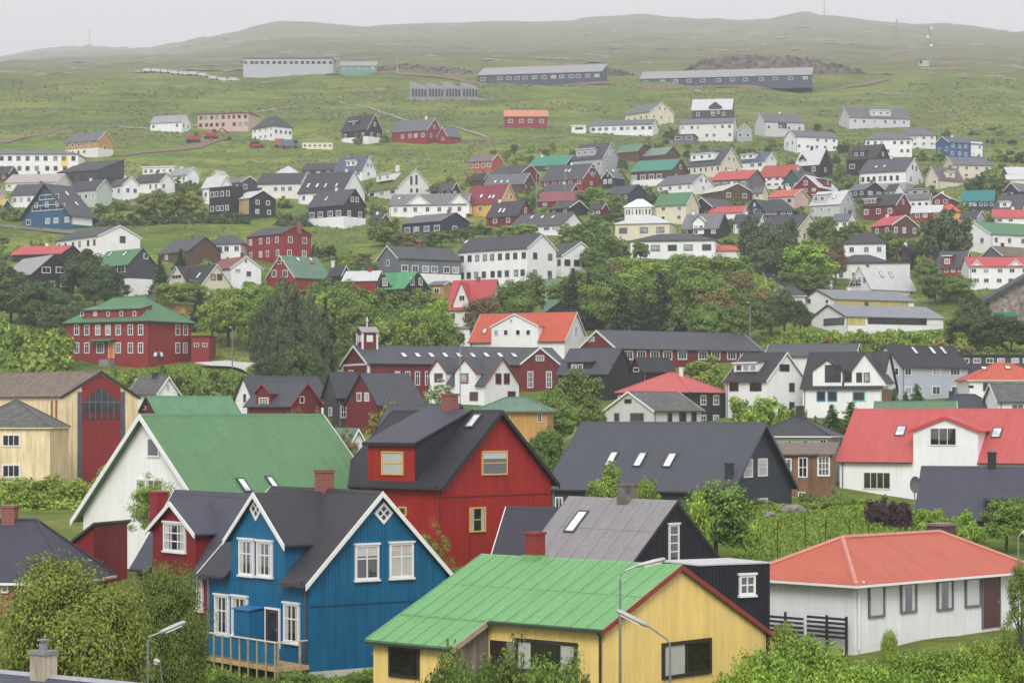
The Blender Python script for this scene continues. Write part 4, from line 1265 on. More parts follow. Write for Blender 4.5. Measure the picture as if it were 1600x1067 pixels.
H('orange_roofed_house', 'white house with orange roof and broad white front gable', (734, 882, 917), (489, 531, 556), 'R', W1, ORNG, th=26, sky=[(753, 514, 761, 521)], dorm=[('gable', 768, 510, 841, 552, {'pk': 491, 'cut': 1, 'win': [(772, 515, 779, 524, 'one'), (787, 515, 794, 524, 'one'), (806, 515, 813, 524, 'one'), (822, 515, 829, 524, 'one'), (797, 499, 801, 504, 'one')]})], att=1)
H('green_gabled_house', 'dark house with muted green roof and dark front gable in the grove', (846, 928, 942), (468, 494, 512), 'R', BLACK, GREEN3, th=22, trim=TD, dorm=[('gable', 850, 490, 905, 505, {'pk': 471, 'n': 3})])
H('green_black_house', 'black house with green roof and small skylights behind the red school hall', (1009, 1052, 1080), (487, 514, 530), 'R', BLACK, GREENR, att=1, trim=TD, sky=[(1022, 492, 1029, 497), (1038, 494, 1044, 498)])
H('green_hut', 'small hut with pale green roof and white post in the grove', (835, 870, 884), (436, 447, 469), 'R', W2, GREEN3, wa=(1, 2), cat='hut')
H('slate_hip_house', 'low slate hip roof just behind the big red hall', (216, 290, 303), (452, 472, 484), 'R', OCHRE, SLATE, kind='hip', th=14)
H('red_hall', 'big two-storey red hall with green hip roof and white windows', (104, 231, 299), (465, 499, 565), 'R', RED1, GREENR, kind='hip', th=32, D=372, cat='hall', trim=TD, ov=0.5,
  win=[('A', x - 4, 507, x + 4, 524, 'sash') for x in (120, 136, 153, 169, 185, 204, 220)] + [('A', x - 4, 535, x + 4, 552, 'sash') for x in (120, 136, 185, 204, 220)] + [('A', 151, 535, 163, 552, 'tri'), ('A', 170, 535, 178, 560, 'door', {'mat': plain((206, 128, 50), 0.5)})]
  + [('B', x - 3, 507, x + 4, 524, 'sash') for x in (277, 289)] + [('B', x - 3, 535, x + 4, 552, 'sash') for x in (277, 289)],
  dorm=[('shed', 128, 484, 218, 497, {'set': 0.5, 'deg': 14, 'win': [(126 + i * 20.5, 486, 131 + i * 20.5, 494, 'one') for i in range(5)]})])
H('red_annex', 'low red flat annex at the end of the big red hall', (299, 327, 329), (523, 525, 564), 'R', RED1, RED1, kind='flat', dep=8, D=378, thick=0.12, win=[('A', 303, 536, 311, 542, 'two'), ('A', 316, 536, 324, 542, 'two')], cat='building')
H('red_chapel', 'long dark red chapel with white corner boards and slate roof', (517, 575, 884), (541, 567, 612), 'L', RED2, SLATE, th=66, D=338, cat='chapel', ov=0.4, og=0.3, bw=0.35,
  win=[('A', 528, 578, 535, 596, 'grid'), ('A', 545, 578, 552, 596, 'grid')] + [('B', x, 580, x + 8, 602, 'sash') for x in (617, 633, 648, 664)],
  sky=[(626 + 21.5 * i, 551, 636 + 21.5 * i, 559) for i in range(9)], dorm=[('gable', 813, 568, 873, 620, {'pk': 543, 'cut': 1, 'win': [(837, 555, 850, 564, 'grid'), (824, 580, 833, 606, 'grid'), (853, 580, 862, 606, 'grid')], 'bw': 0.3})])
H('red_school_hall', 'long red hall with white windows and slate roof in front of the grove', (883, 964, 1191), (517, 544, 566), 'L', RED2, SLATE, th=58, D=366, cat='hall', bw=0.35, win=[('A', 914, 526, 929, 534, 'grid')] + [('B', x, 548, x + 14, 562, 'tri') for x in (975, 995, 1016, 1036, 1059, 1091, 1111, 1136, 1156)])
H('black_mansard_house', 'black house with slate roof, dark dormer and brown window frames', (872, 950, 990), (545, 582, 606), 'R', BLACK, SLATE, th=34, D=322, trim=TD, win=[('B', 955, 568, 962, 580, 'one', {'fm': FB}), ('B', 968, 568, 974, 580, 'one', {'fm': FB})], dorm=[('shed', 887, 566, 924, 581, {'set': 0.5, 'win': [(893, 569, 901, 578, 'one'), (903, 569, 911, 578, 'one')]})])
H('black_gabled_cottage', 'small black gabled cottage with white window beside the red hip roof', (985, 1004, 1052), (560, 578, 606), 'L', BLACK, DKROOF, D=316, trim=TD, win=[('A', 990, 574, 999, 581, 'one')])
H('white_red_trimmed_house', 'white house with row of steep gables, red trim and slate roof', (671, 757, 811), (560, 600, 628), 'R', W1, SLATE, D=318, th=38, trim=TR, frame=TR, win=[('B', 774, 583, 783, 600, 'one'), ('B', 787, 583, 796, 600, 'one'), ('A', 734, 612, 747, 626, 'one'), ('B', 793, 611, 805, 622, 'one')],
  dorm=[('gable', 672, 580, 697, 618, {'pk': 562, 'cut': 1, 'win': [(679, 583, 692, 597, 'one')]}), ('gable', 711, 582, 744, 620, {'pk': 561, 'cut': 1, 'win': [(719, 583, 732, 599, 'one')]})])
H('dark_red_house', 'dark red gabled house with steep slate roof behind a rowan tree', (541, 590, 661), (585, 630, 674), 'L', RED2, SLATE, D=268, th=52, trim=TD, win=[('A', 558, 613, 565, 627, 'two'), ('A', 570, 613, 577, 627, 'two')])
H('olive_house', 'dark olive house wing with steep slate gable beside the dark red house', (513, 527, 566), (583, 618, 672), 'L', OLIVE, SLATE2, D=276, th=64, win=[('B', 532, 634, 541, 653, 'cross'), ('A', 514, 636, 519, 650, 'two')], trim=TD)
H('red_dormer_house', 'small red house with red gable, red dormer and slate roof', (386, 455, 502), (600, 632, 650), 'R', RED2, SLATE, D=272, trim=TR, win=[('B', 468, 619, 475, 630, 'one')], dorm=[('gable', 400, 614, 423, 640, {'pk': 601, 'win': [(405, 621, 420, 633, 'grid')]})])
H('ribbed_roof_house', 'white gabled house with dark ribbed standing-seam roof', (368, 396, 510), (589, 622, 643), 'L', W1, roofing((72, 74, 84), ribs=0.7), D=286, th=60, trim=TD, win=[('A', 380, 614, 386, 630, 'one')])
H('slate_cottage', 'small slate-roofed cottage with white gable under the hedge bank', (202, 246, 278), (590, 613, 630), 'R', W1, MOSSG, D=292, att=1, chim=[(238, 582, 247, {'mat': TD})])
H('green_roofed_hall', 'low maroon house with wide green roof behind the tan building', (217, 247, 374), (621, 650, 672), 'L', RED2, roofing((98, 150, 112), moss=0.25), D=232, th=62, trim=TD, win=[('A', 222, 634, 228, 640, 'one')])
H('tan_building', 'tall tan building with red and grey glazed gable strip and mossy roof', (-90, 97, 216), (582, 620, 768), 'R', TAN, MOSSY, D=226, th=44, ov=0.15, og=0.1, trim=TD, bw=0.3, cat='building',
  win=[('B', 121, 612, 128, 790, 'panel', {'mat': paint((92, 96, 108))}), ('B', 188, 612, 195, 790, 'panel', {'mat': paint((92, 96, 108))}), ], near=False)
H('tan_wing', 'lower tan wing with slate hip roof joined to the tall tan building', (-60, 78, 80), (627, 668, 768), 'R', TAN, MOSSG, kind='hip', dep=9, D=214, cat='building', trim=TAN, win=[('A', 3, 678, 32, 698, 'tri', {'tone': 0}), ('A', 3, 725, 32, 746, 'tri', {'tone': 0})], ov=0.15)
H('red_hip_house', 'black house with pinkish red hip roof and white windows', (965, 1077, 1134), (584, 612, 666), 'R', BLACK, roofing((210, 98, 98), ribs=0.25, mott=0.1), kind='hip', th=34, D=302, trim=TD, win=[('B', 1094, 617, 1103, 633, 'cross'), ('B', 1114, 617, 1123, 633, 'cross'), ('B', 1094, 648, 1103, 664, 'cross'), ('B', 1114, 648, 1123, 664, 'cross'), ('A', 966, 617, 975, 630, 'cross')], chim=[(1061, 574, 1068, {'mat': WHITE})])
H('grey_white_house', 'whitish boarded house with weathered grey roof before the red hip roof', (946, 1021, 1096), (613, 641, 663), 'L', paint((206, 204, 200), boards=0.2), MOSSG, D=284, th=46, win=[('A', 976, 623, 987, 630, 'one', {'fm': FG}), ('A', 960, 645, 968, 658, 'one', {'fm': FG}), ('A', 985, 645, 1006, 659, 'tri', {'fm': FG}), ('B', 1043, 645, 1050, 660, 'one', {'fm': FG}), ('B', 1061, 643, 1072, 660, 'one', {'fm': FG}), ('B', 1080, 643, 1088, 660, 'one', {'fm': FG})])
H('white_house', 'white house with tall gable, dark roof and long white dormer', (1134, 1198, 1257), (552, 593, 650), 'R', W1, CHAR, D=304, th=46, win=[('B', 1218, 569, 1233, 580, 'two', {'fm': FB}), ('B', 1233, 598, 1241, 612, 'one', {'fm': FB}), ('B', 1233, 628, 1241, 640, 'one', {'fm': FB}), ('A', 1140, 598, 1154, 611, 'one', {'fm': FB}), ('A', 1172, 598, 1190, 611, 'one', {'fm': FB})], dorm=[('shed', 1147, 567, 1183, 581, {'set': 0.8, 'wall': W1, 'win': [(1150, 569, 1160, 580, 'one'), (1161, 569, 1171, 580, 'one'), (1172, 569, 1182, 580, 'one')]})])
H('white_two_gabled_house', 'white house with black trim, two front gables and turquoise window surrounds', (1254, 1376, 1400), (551, 604, 652), 'R', W1, CHAR, D=302, th=22, trim=TD, win=[('A', 1276, 611, 1290, 627, 'one', {'fm': plain((60, 120, 150), 0.5)}), ('A', 1293, 611, 1308, 627, 'one', {'fm': plain((60, 120, 150), 0.5)}), ('A', 1332, 611, 1352, 627, 'one', {'fm': plain((120, 190, 190), 0.5)}), ('B', 1378, 608, 1399, 630, 'panel', {'mat': WOOD})],
  dorm=[('gable', 1270, 579, 1316, 603, {'pk': 562, 'win': [(1289, 568, 1314, 597, 'tri', {'fm': FB}) if False else (1289, 570, 1314, 597, 'tri')], 'frame': FB}), ('gable', 1319, 596, 1384, 603, {'pk': 552, 'win': [(1319, 581, 1331, 597, 'one'), (1338, 582, 1347, 597, 'one'), (1350, 582, 1359, 597, 'one')], 'frame': FB})])
H('lavender_house', 'lavender two-storey house with dark roof and three roof windows', (1361, 1409, 1512), (540, 571, 622), 'L', LAV, DKROOF, D=330, th=54, trim=TD, win=[('A', 1388, 574, 1405, 587, 'tri'), ('A', 1376, 550, 1383, 558, 'one'), ('A', 1390, 604, 1406, 617, 'tri'), ('B', 1413, 574, 1424, 587, 'two'), ('B', 1456, 573, 1469, 587, 'two'), ('B', 1484, 573, 1500, 587, 'tri'), ('B', 1413, 604, 1424, 617, 'two'), ('B', 1456, 603, 1469, 617, 'two'), ('B', 1486, 603, 1500, 617, 'two')], sky=[(1423, 543, 1434, 552), (1451, 543, 1462, 552), (1468, 543, 1479, 552)])
H('orange_hip_house', 'white house with orange hip roof beside the lavender house', (1515, 1640, 1642), (569, 593, 628), 'R', W1, ORNG, kind='hip', dep=9, D=322, win=[('A', 1536, 598, 1556, 611, 'tri', {'fm': FB}), ('A', 1568, 598, 1584, 609, 'two', {'fm': FB}), ('A', 1513, 602, 1521, 606, 'one', {'fm': FB})], sky=[(1533, 573, 1542, 578), (1571, 572, 1578, 577)])
H('slate_long_house', 'long slate roof rising behind the two white gabled houses', (1196, 1335, 1346), (538, 556, 572), 'R', W2, SLATE, th=14, D=352, wa=(1, 5))
H('slate_hip_house', 'low slate hip roof with dark chimney in front of the lavender house', (1458, 1556, 1570), (618, 637, 650), 'R', W2, SLATE2, kind='hip', th=14, D=268, chim=[(1482, 611, 1492, {'mat': TD})])
H('mossy_roofed_house', 'white house with mossy grey roof at the frame edge below the orange hip roof', (1560, 1640, 1642), (601, 627, 650), 'R', W1, MOSSG, D=262, dep=8, win=[('A', 1580, 631, 1600, 642, 'two')])
H('green_ribbed_house', 'green ribbed roof showing over the big red-roofed white house', (1368, 1492, 1500), (629, 641, 660), 'R', W1, roofing((92, 132, 96), ribs=0.9), th=10, D=250)
H('tan_hip_house', 'tan house with faded green hip roof beside the big dark roof', (746, 855, 858), (623, 641, 684), 'R', OCHRE, GREEN3, kind='hip', dep=7, D=232, trim=plain((120, 100, 80), 0.6), win=[('A', 840, 645, 847, 660, 'two'), ('A', 790, 645, 797, 660, 'two')], ov=0.4)
H('green_white_cottage', 'white gabled cottage with green roof behind the red corrugated house', (507, 540, 576), (672, 706, 735), 'R', W1, GREEN3, D=196)
H('slate_house', 'slate roof rising behind the red corrugated house', (596, 700, 730), (634, 664, 700), 'R', DGREY, SLATE, D=178, th=20, trim=TD)
H('pale_green_hip_house', 'pale green house with slate hip roof behind the big dark house', (1182, 1292, 1312), (651, 680, 730), 'R', MINT, SLATE2, kind='hip', th=18, D=214, trim=TW, win=[('A', 1231, 688, 1237, 694, 'one'), ('A', 1254, 688, 1263, 694, 'two'), ('A', 1281, 686, 1292, 698, 'cross')], chim=[(1243, 634, 1257, {'mat': paint((70, 60, 62))})])
H('brown_boarded_house', 'brown boarded house with mossy flat roof and tall white windows', (1206, 1300, 1306), (694, 711, 772), 'R', WOOD, MOSSY, kind='mono', th=10, D=190, win=[('A', 1222, 716, 1237, 746, 'cross'), ('A', 1247, 714, 1262, 746, 'cross'), ('A', 1277, 712, 1297, 744, 'grid'), ('A', 1228, 768, 1236, 780, 'two'), ('A', 1247, 768, 1258, 780, 'two')])
# ------------------------------------------------------------------ smaller houses in between
H('slate_house', 'slate roof showing between the red gabled house and the faded maroon roof', (850, 892, 905), (288, 299, 309), 'R', DGREY, SLATE, th=20, wa=(1, 3))
H('black_roofed_cottage', 'small black-roofed cottage on the grass edge above the yellow house', (735, 756, 766), (271, 280, 290), 'R', BROWN, DKROOF)
H('brown_gabled_house', 'brown gabled house at the frame edge below the long white block', (-14, 14, 28), (260, 270, 282), 'R', BROWN, SLATE2, wa=(1, 2))
H('pink_gabled_house', 'pinkish gable at the frame edge above the yellow shed', (-20, -4, 9), (293, 306, 322), 'R', PINK, SLATE2, att=1)
H('grey_garage', 'low pale grey garage row below the large plain white house', (1408, 1452, 1462), (292, 296, 305), 'R', GREY1, LGREY, kind='flat', th=16, wa=(1, 3, 'one', 2.6), cat='garage')
H('white_roofed_shed', 'long shed with white roof below the low dark white-roofed house', (1573, 1630, 1634), (273, 280, 290), 'R', W2, WROOF, dep=6, cat='shed')
H('grey_garage', 'low grey garage with dark openings under the wide white house', (1053, 1084, 1090), (209, 211, 221), 'R', GREY2, MID, kind='flat', th=12, wa=(1, 2, 'one', 3.0), cat='garage')
H('dark_cottage', 'small dark cottage with white chimney beside the red green-roofed house', (514, 534, 545), (416, 428, 442), 'R', BLACK, SLATE2, chim=[(518, 408, 523, {'mat': WHITE})])
H('white_outbuilding', 'white flat outbuilding beside the orange-roofed house', (713, 734, 741), (511, 513, 545), 'R', W1, LGREY, kind='flat', th=16, wa=(1, 1), D=392, cat='outbuilding')
H('slate_cottage', 'slate roof half hidden in the grove behind the chapel', (586, 608, 620), (487, 502, 520), 'R', W2, SLATE, D=398)
H('long_dark_building', 'long dark flat building behind the orange hip roof at the frame edge', (1500, 1650, 1654), (553, 556, 572), 'R', DGREY, DKROOF, kind='flat', dep=9, D=352, wa=(1, 8), cat='building')
H('carport', 'small white carport with dark roof beside the white box-dormer house', (1268, 1300, 1304), (433, 436, 450), 'R', W1, SLATE2, kind='flat', dep=5, D=470, wa=(1, 2, 'one', 1.6), cat='carport')
H('white_cottage', 'little white cottage between the cream gabled house and brown red-roofed house', (1300, 1326, 1338), (334, 344, 358), 'R', W1, MID, wa=(1, 2), wb=(1, 1))
H('grey_cottage', 'small grey cottage between the teal roof and the slate navy house', (1500, 1526, 1540), (330, 340, 352), 'R', GREY1, SLATE2, wa=(1, 2))
H('black_cottage', 'small black cottage with slate roof beside the turf-roofed house', (684, 706, 718), (286, 296, 308), 'R', BLACK, SLATE, wa=(1, 2), wb=(1, 1))
H('maroon_cottage', 'small maroon cottage between the dark low house and blue-black roof', (922, 940, 950), (318, 326, 338), 'R', RED2, SLATE2, wa=(1, 2))
H('cream_cottage', 'tiny cream cottage with grey roof beside the salmon-roofed pinkish house', (1176, 1192, 1200), (292, 300, 312), 'R', CREAM, MID, wa=(1, 1))
H('white_cottage', 'white cottage with slate roof between the navy house and dark red gable', (1384, 1400, 1412), (288, 297, 310), 'R', W1, SLATE2, wa=(1, 2))
# ------------------------------------------------------------------ the houses in front
RIBW = 0.0
big_dark = H('dark_blue_house', 'large dark blue-grey house with long roof and three roof windows', (860, 1138, 1237), (663, 766, 800), 'R', paint((58, 62, 74), boards=0.16), roofing((80, 82, 93), mott=0.1), D=160, th=30, trim=plain((74, 78, 90), 0.5), bw=0.3, og=0.4, ov=0.3, near=True,
  win=[('B', 1161, 717, 1175, 746, 'bar', {'curtain': 'full'}), ('B', 1184, 716, 1198, 744, 'bar', {'curtain': 'full'}), ('B', 1184, 778, 1198, 792, 'one', {'curtain': 'full'}), ('A', 868, 776, 880, 798, 'two')],
  sky=[(945, 707, 966, 728, 0.6), (989, 708, 1011, 729, 0.6), (1035, 709, 1058, 730, 0.6)], chim=[(1132, 723, 1147, {'mat': plain((44, 46, 54), 0.6), 'y': 0.08})])
red_big = H('red_corrugated_house', 'red corrugated house with dark roof, big box dormer and yellow window frames', (532, 690, 861), (645, 757, 872), 'R', paint((164, 42, 38), mott=0.1), DKROOF, D=130, th=43, trim=plain((38, 38, 44), 0.6), frame=FY, near=True, bw=0.28, og=0.35, ov=0.35, sig=8,
  win=[('B', 752, 704, 792, 742, 'bar', {'curtain': 'top'}), ('B', 733, 792, 758, 831, 'bar', {'curtain': 'sides'}), ('A', 624, 791, 636, 806, 'one')],
  dorm=[('shed', 575, 692, 648, 770, {'ridge': 1, 'cheek': plain((44, 45, 54), 0.7), 'roof': roofing((74, 75, 86), mott=0.1), 'win': [(597, 705, 631, 742, 'bar', {'curtain': 'full'})]})],
  sky=[(729, 650, 751, 667, 0.6)], chim=[(690, 615, 716, {'y': 0.5})])
blue = H('blue_house', 'bright blue house with white trim, two gables and diamond windows', (323, 483, 697), (773, 906, 1051), 'R', BLUE, roofing((62, 61, 66), mott=0.1), D=100, th=53, near=True, bw=0.26, og=0.28, ov=0.34, sig=8,
  win=[('A', 337, 930, 359, 990, 'low', {'curtain': 'sides', 'crown': True}), ('A', 364, 932, 388, 992, 'low', {'curtain': 'sides', 'crown': True}), ('A', 445, 943, 469, 1003, 'low', {'curtain': 'sides', 'crown': True}), ('A', 417, 952, 437, 1012, 'door', {'mat': plain((70, 48, 52), 0.5), 'glazed': True}),
       ('B', 554, 851, 591, 905, 'low', {'curtain': 'top', 'crown': True}), ('B', 608, 848, 645, 902, 'low', {'curtain': 'full', 'crown': True}), ('B', 584, 786, 613, 817, 'diamond')],
  dorm=[('gable', 361, 842, 446, 925, {'pk': 773, 'cut': 1, 'ov': 0.3, 'bw': 0.26, 'win': [(375, 843, 398, 898, 'low', {'curtain': 'sides', 'crown': True}), (403, 846, 427, 900, 'low', {'curtain': 'sides', 'crown': True}), (392, 784, 411, 806, 'diamond')]})],
  chim=[(493, 733, 521, {'cap': brickwork((120, 70, 58))})])
red_small = H('red_white_trimmed_house', 'dark red house with white-trimmed front gable and gridded windows', (214, 352, 480), (778, 893, 1010), 'R', paint((128, 30, 34), boards=0.14), roofing((80, 81, 96), mott=0.1), D=109, th=53, near=True, bw=0.24, og=0.25, ov=0.3, sig=7,
  win=[('A', 291, 905, 318, 952, 'grid', {'curtain': 'sides', 'crown': True})],
  dorm=[('gable', 239, 828, 306, 930, {'pk': 787, 'cut': 1, 'ov': 0.3, 'bw': 0.24, 'win': [(257, 817, 291, 861, 'grid', {'curtain': 'sides', 'crown': True})]})],
  chim=[(236, 767, 260, {'mat': plain((136, 34, 40), 0.7), 'y': 0.5})])
white_green = H('white_green_roofed_house', 'tall white gabled house with broad plain green roof', (130, 334, 600), (651, 812, 905), 'L', paint((238, 237, 234), mott=0.04), roofing((104, 149, 104), mott=0.1), D=125, th=41, near=True, bw=0.34, og=0.5, ov=0.5, sig=8,
  win=[('A', 231, 684, 250, 714, 'one', {'fm': WHITE}), ('A', 214, 748, 256, 790, 'tri', {'curtain': 'half'}), ('A', 172, 829, 197, 868, 'side', {'curtain': 'sides'})],
  sky=[(368, 749, 394, 768, 0.5), (413, 746, 436, 762, 0.5)])
H('slate_brick_house', 'brick-walled house with plain slate roof behind the maple', (-120, 106, 118), (816, 903, 960), 'R', brickwork((150, 74, 60)), roofing((70, 70, 84), mott=0.1), kind='hip', D=112, th=10, trim=WHITE, near=True, chim=[(4, 789, 27)], win=[('A', 2, 913, 14, 926, 'one')], gutter=WHITE)
H('red_gabled_annex', 'small red gabled annex with white trim against the tall white house', (110, 147, 160), (850, 822, 900), 'L', paint((128, 34, 36), boards=0.14), SLATE, kind='mono', D=121, th=20, near=True, oB=3.5, ov=0.1)
H('slate_roofed_house', 'slate roof edge with boarded chimney below the maple', (-200, 100, 160), (1076, 1200, 1420), 'R', W2, roofing((84, 86, 100), mott=0.08), D=66, th=36, near=True, trim=plain((190, 192, 196), 0.5), chim=[(50, 1014, 86, {'mat': paint((196, 182, 162), boards=0.12, streak=0.4), 'cap': plain((128, 132, 128), 0.6), 'pot': True})], ridge=plain((150, 152, 160), 0.5), down=1.0)
black_grey = H('black_grey_roofed_house', 'black house with pale grey sheet roof and narrow white gable window', (826, 990, 1119), (787, 878, 950), 'R', paint((34, 36, 46), mott=0.08), roofing((160, 156, 158), mott=0.08), D=118, th=50, near=True, trim=plain((42, 43, 50), 0.6), bw=0.18, og=0.12, ov=0.2, sig=7,
  win=[('B', 1044, 819, 1060, 877, 'tall', {'crown': True})], sky=[(884, 801, 918, 830, 0.5)], chim=[(963, 755, 996, {'mat': plain((112, 104, 100), 0.9, noise=0.3), 'y': 0.5})])
H('dark_slate_annex', 'dark slate-roofed annex with white verge beside the grey sheet roof', (778, 856, 870), (797, 862, 905), 'R', paint((60, 60, 70)), roofing((62, 62, 76), mott=0.08), D=125.5, th=20, near=True, oB=4.0)
black_flat = H('black_flat_annex', 'black boarded flat-roofed annex with small white window', (1062, 1092, 1203), (879, 884, 1052), 'L', paint((34, 36, 46), mott=0.08), roofing((196, 196, 198), mott=0.06), kind='flat', th=62, D=91, near=True, oA=3.0, ov=0.06, thick=0.06, cat='annex', win=[('B', 1154, 898, 1179, 929, 'cross', {'crown': True})], sig=3)
yellow = H('yellow_house', 'yellow corrugated house with bright green sheet roof and brown windows', (640, 945, 1208), (889, 983, 1098), 'R', YEL, GREEN2, D=85, th=42, rf=0.415, near=True, trim=plain((140, 52, 46), 0.6), bw=0.2, og=0.16, ov=0.3, sig=8, frame=FB, He2=None,
  win=[('B', 1034, 1000, 1110, 1056, 'two', {'curtain': 'half', 't': 0.13}), ('A', 806, 1000, 902, 1052, 'quad', {'curtain': 'sides', 't': 0.12})])
red_hip = H('white_red_hip_house', 'white boarded bungalow with broad salmon red hip roof', (1172, 1335, 1606), (843, 907, 1003), 'L', paint((226, 226, 228), mott=0.04, streak=0.05), roofing((202, 106, 84), mott=0.08), kind='hip', D=95, th=46, near=True, ov=0.45, thick=0.1, sig=5, frame=plain((104, 106, 116), 0.5), ridge=roofing((222, 150, 136), mott=0.05), hipr=0.11, gutter=WHITE, trim=WHITE,
  win=[('B', 1356, 914, 1381, 964, 'one', {'curtain': 'full'}), ('B', 1406, 910, 1431, 957, 'one', {'curtain': 'sides'}), ('B', 1463, 906, 1488, 953, 'one', {'curtain': 'sides'}), ('B', 1507, 902, 1531, 948, 'one', {'curtain': 'full'}), ('B', 1535, 900, 1560, 980, 'door', {'mat': plain((86, 46, 44), 0.45)})],
  chim=[(1452, 818, 1490, {'mat': paint((84, 62, 62), boards=0.14), 'y': 0.75, 'cap': plain((120, 110, 108), 0.6)})])
H('red_roofed_white_house', 'big white house with red corrugated roof and arched gable window', (1312, 1668, 1780), (641, 722, 790), 'R', paint((238, 238, 241), mott=0.04), roofing((206, 96, 94), ribs=0.3, mott=0.1), D=205, th=27, oB=10.5, near=True, trim=plain((196, 66, 72), 0.5), ov=0.3, og=0.3, bw=0.4,
  win=[('A', 1349, 737, 1392, 764, 'quad', {'fm': WHITE})], dorm=[('gable', 1427, 672, 1528, 760, {'pk': 652, 'cut': 1, 'bw': 0.28, 'ov': 0.4, 'win': [(1453, 668, 1495, 696, 'tri')]})],
  sky=[(1398, 666, 1417, 681, 0.8), (1548, 669, 1567, 684, 0.8)])
H('slate_house', 'low slate-roofed house with black chimney and dark dormer near the purple shrub', (1434, 1700, 1760), (733, 812, 838), 'R', paint((54, 54, 64)), roofing((76, 77, 92), mott=0.1), D=172, th=18, oB=8, near=True, trim=plain((60, 60, 70), 0.5), ov=0.25, chim=[(1542, 706, 1558, {'mat': plain((36, 36, 40), 0.6), 'y': 0.5, 'pot': True})],
  dorm=[('shed', 1541, 780, 1625, 812, {'set': 0.3, 'deg': 12, 'wall': paint((40, 40, 46)), 'win': [(1556, 784, 1577, 806, 'one')]})])
yellow['k']['He2'] = (HY - 1000) * 92.3 / FPX - yellow['C'][2]

# bare ground seen beside the nearest houses
for (px_, py_, d_, s_) in [(1000, 1120, 79, 4), (1060, 1118, 81, 4), (1120, 1108, 82, 4), (1180, 1096, 84, 4), (1240, 1088, 85, 4), (1300, 1072, 86, 4), (1360, 1052, 88, 4), (1430, 1036, 90, 4), (1500, 1022, 92, 4), (1570, 1010, 94, 4), (1250, 1060, 90, 3)]:
    p_ = at(px_, py_, d_)
    CTRL.append((p_.x, p_.y, p_.z, s_))
CTRL_ARR = [(x, y, z - float(base_z(x, y) + rough_z(x, y)), s) for (x, y, z, s) in CTRL]
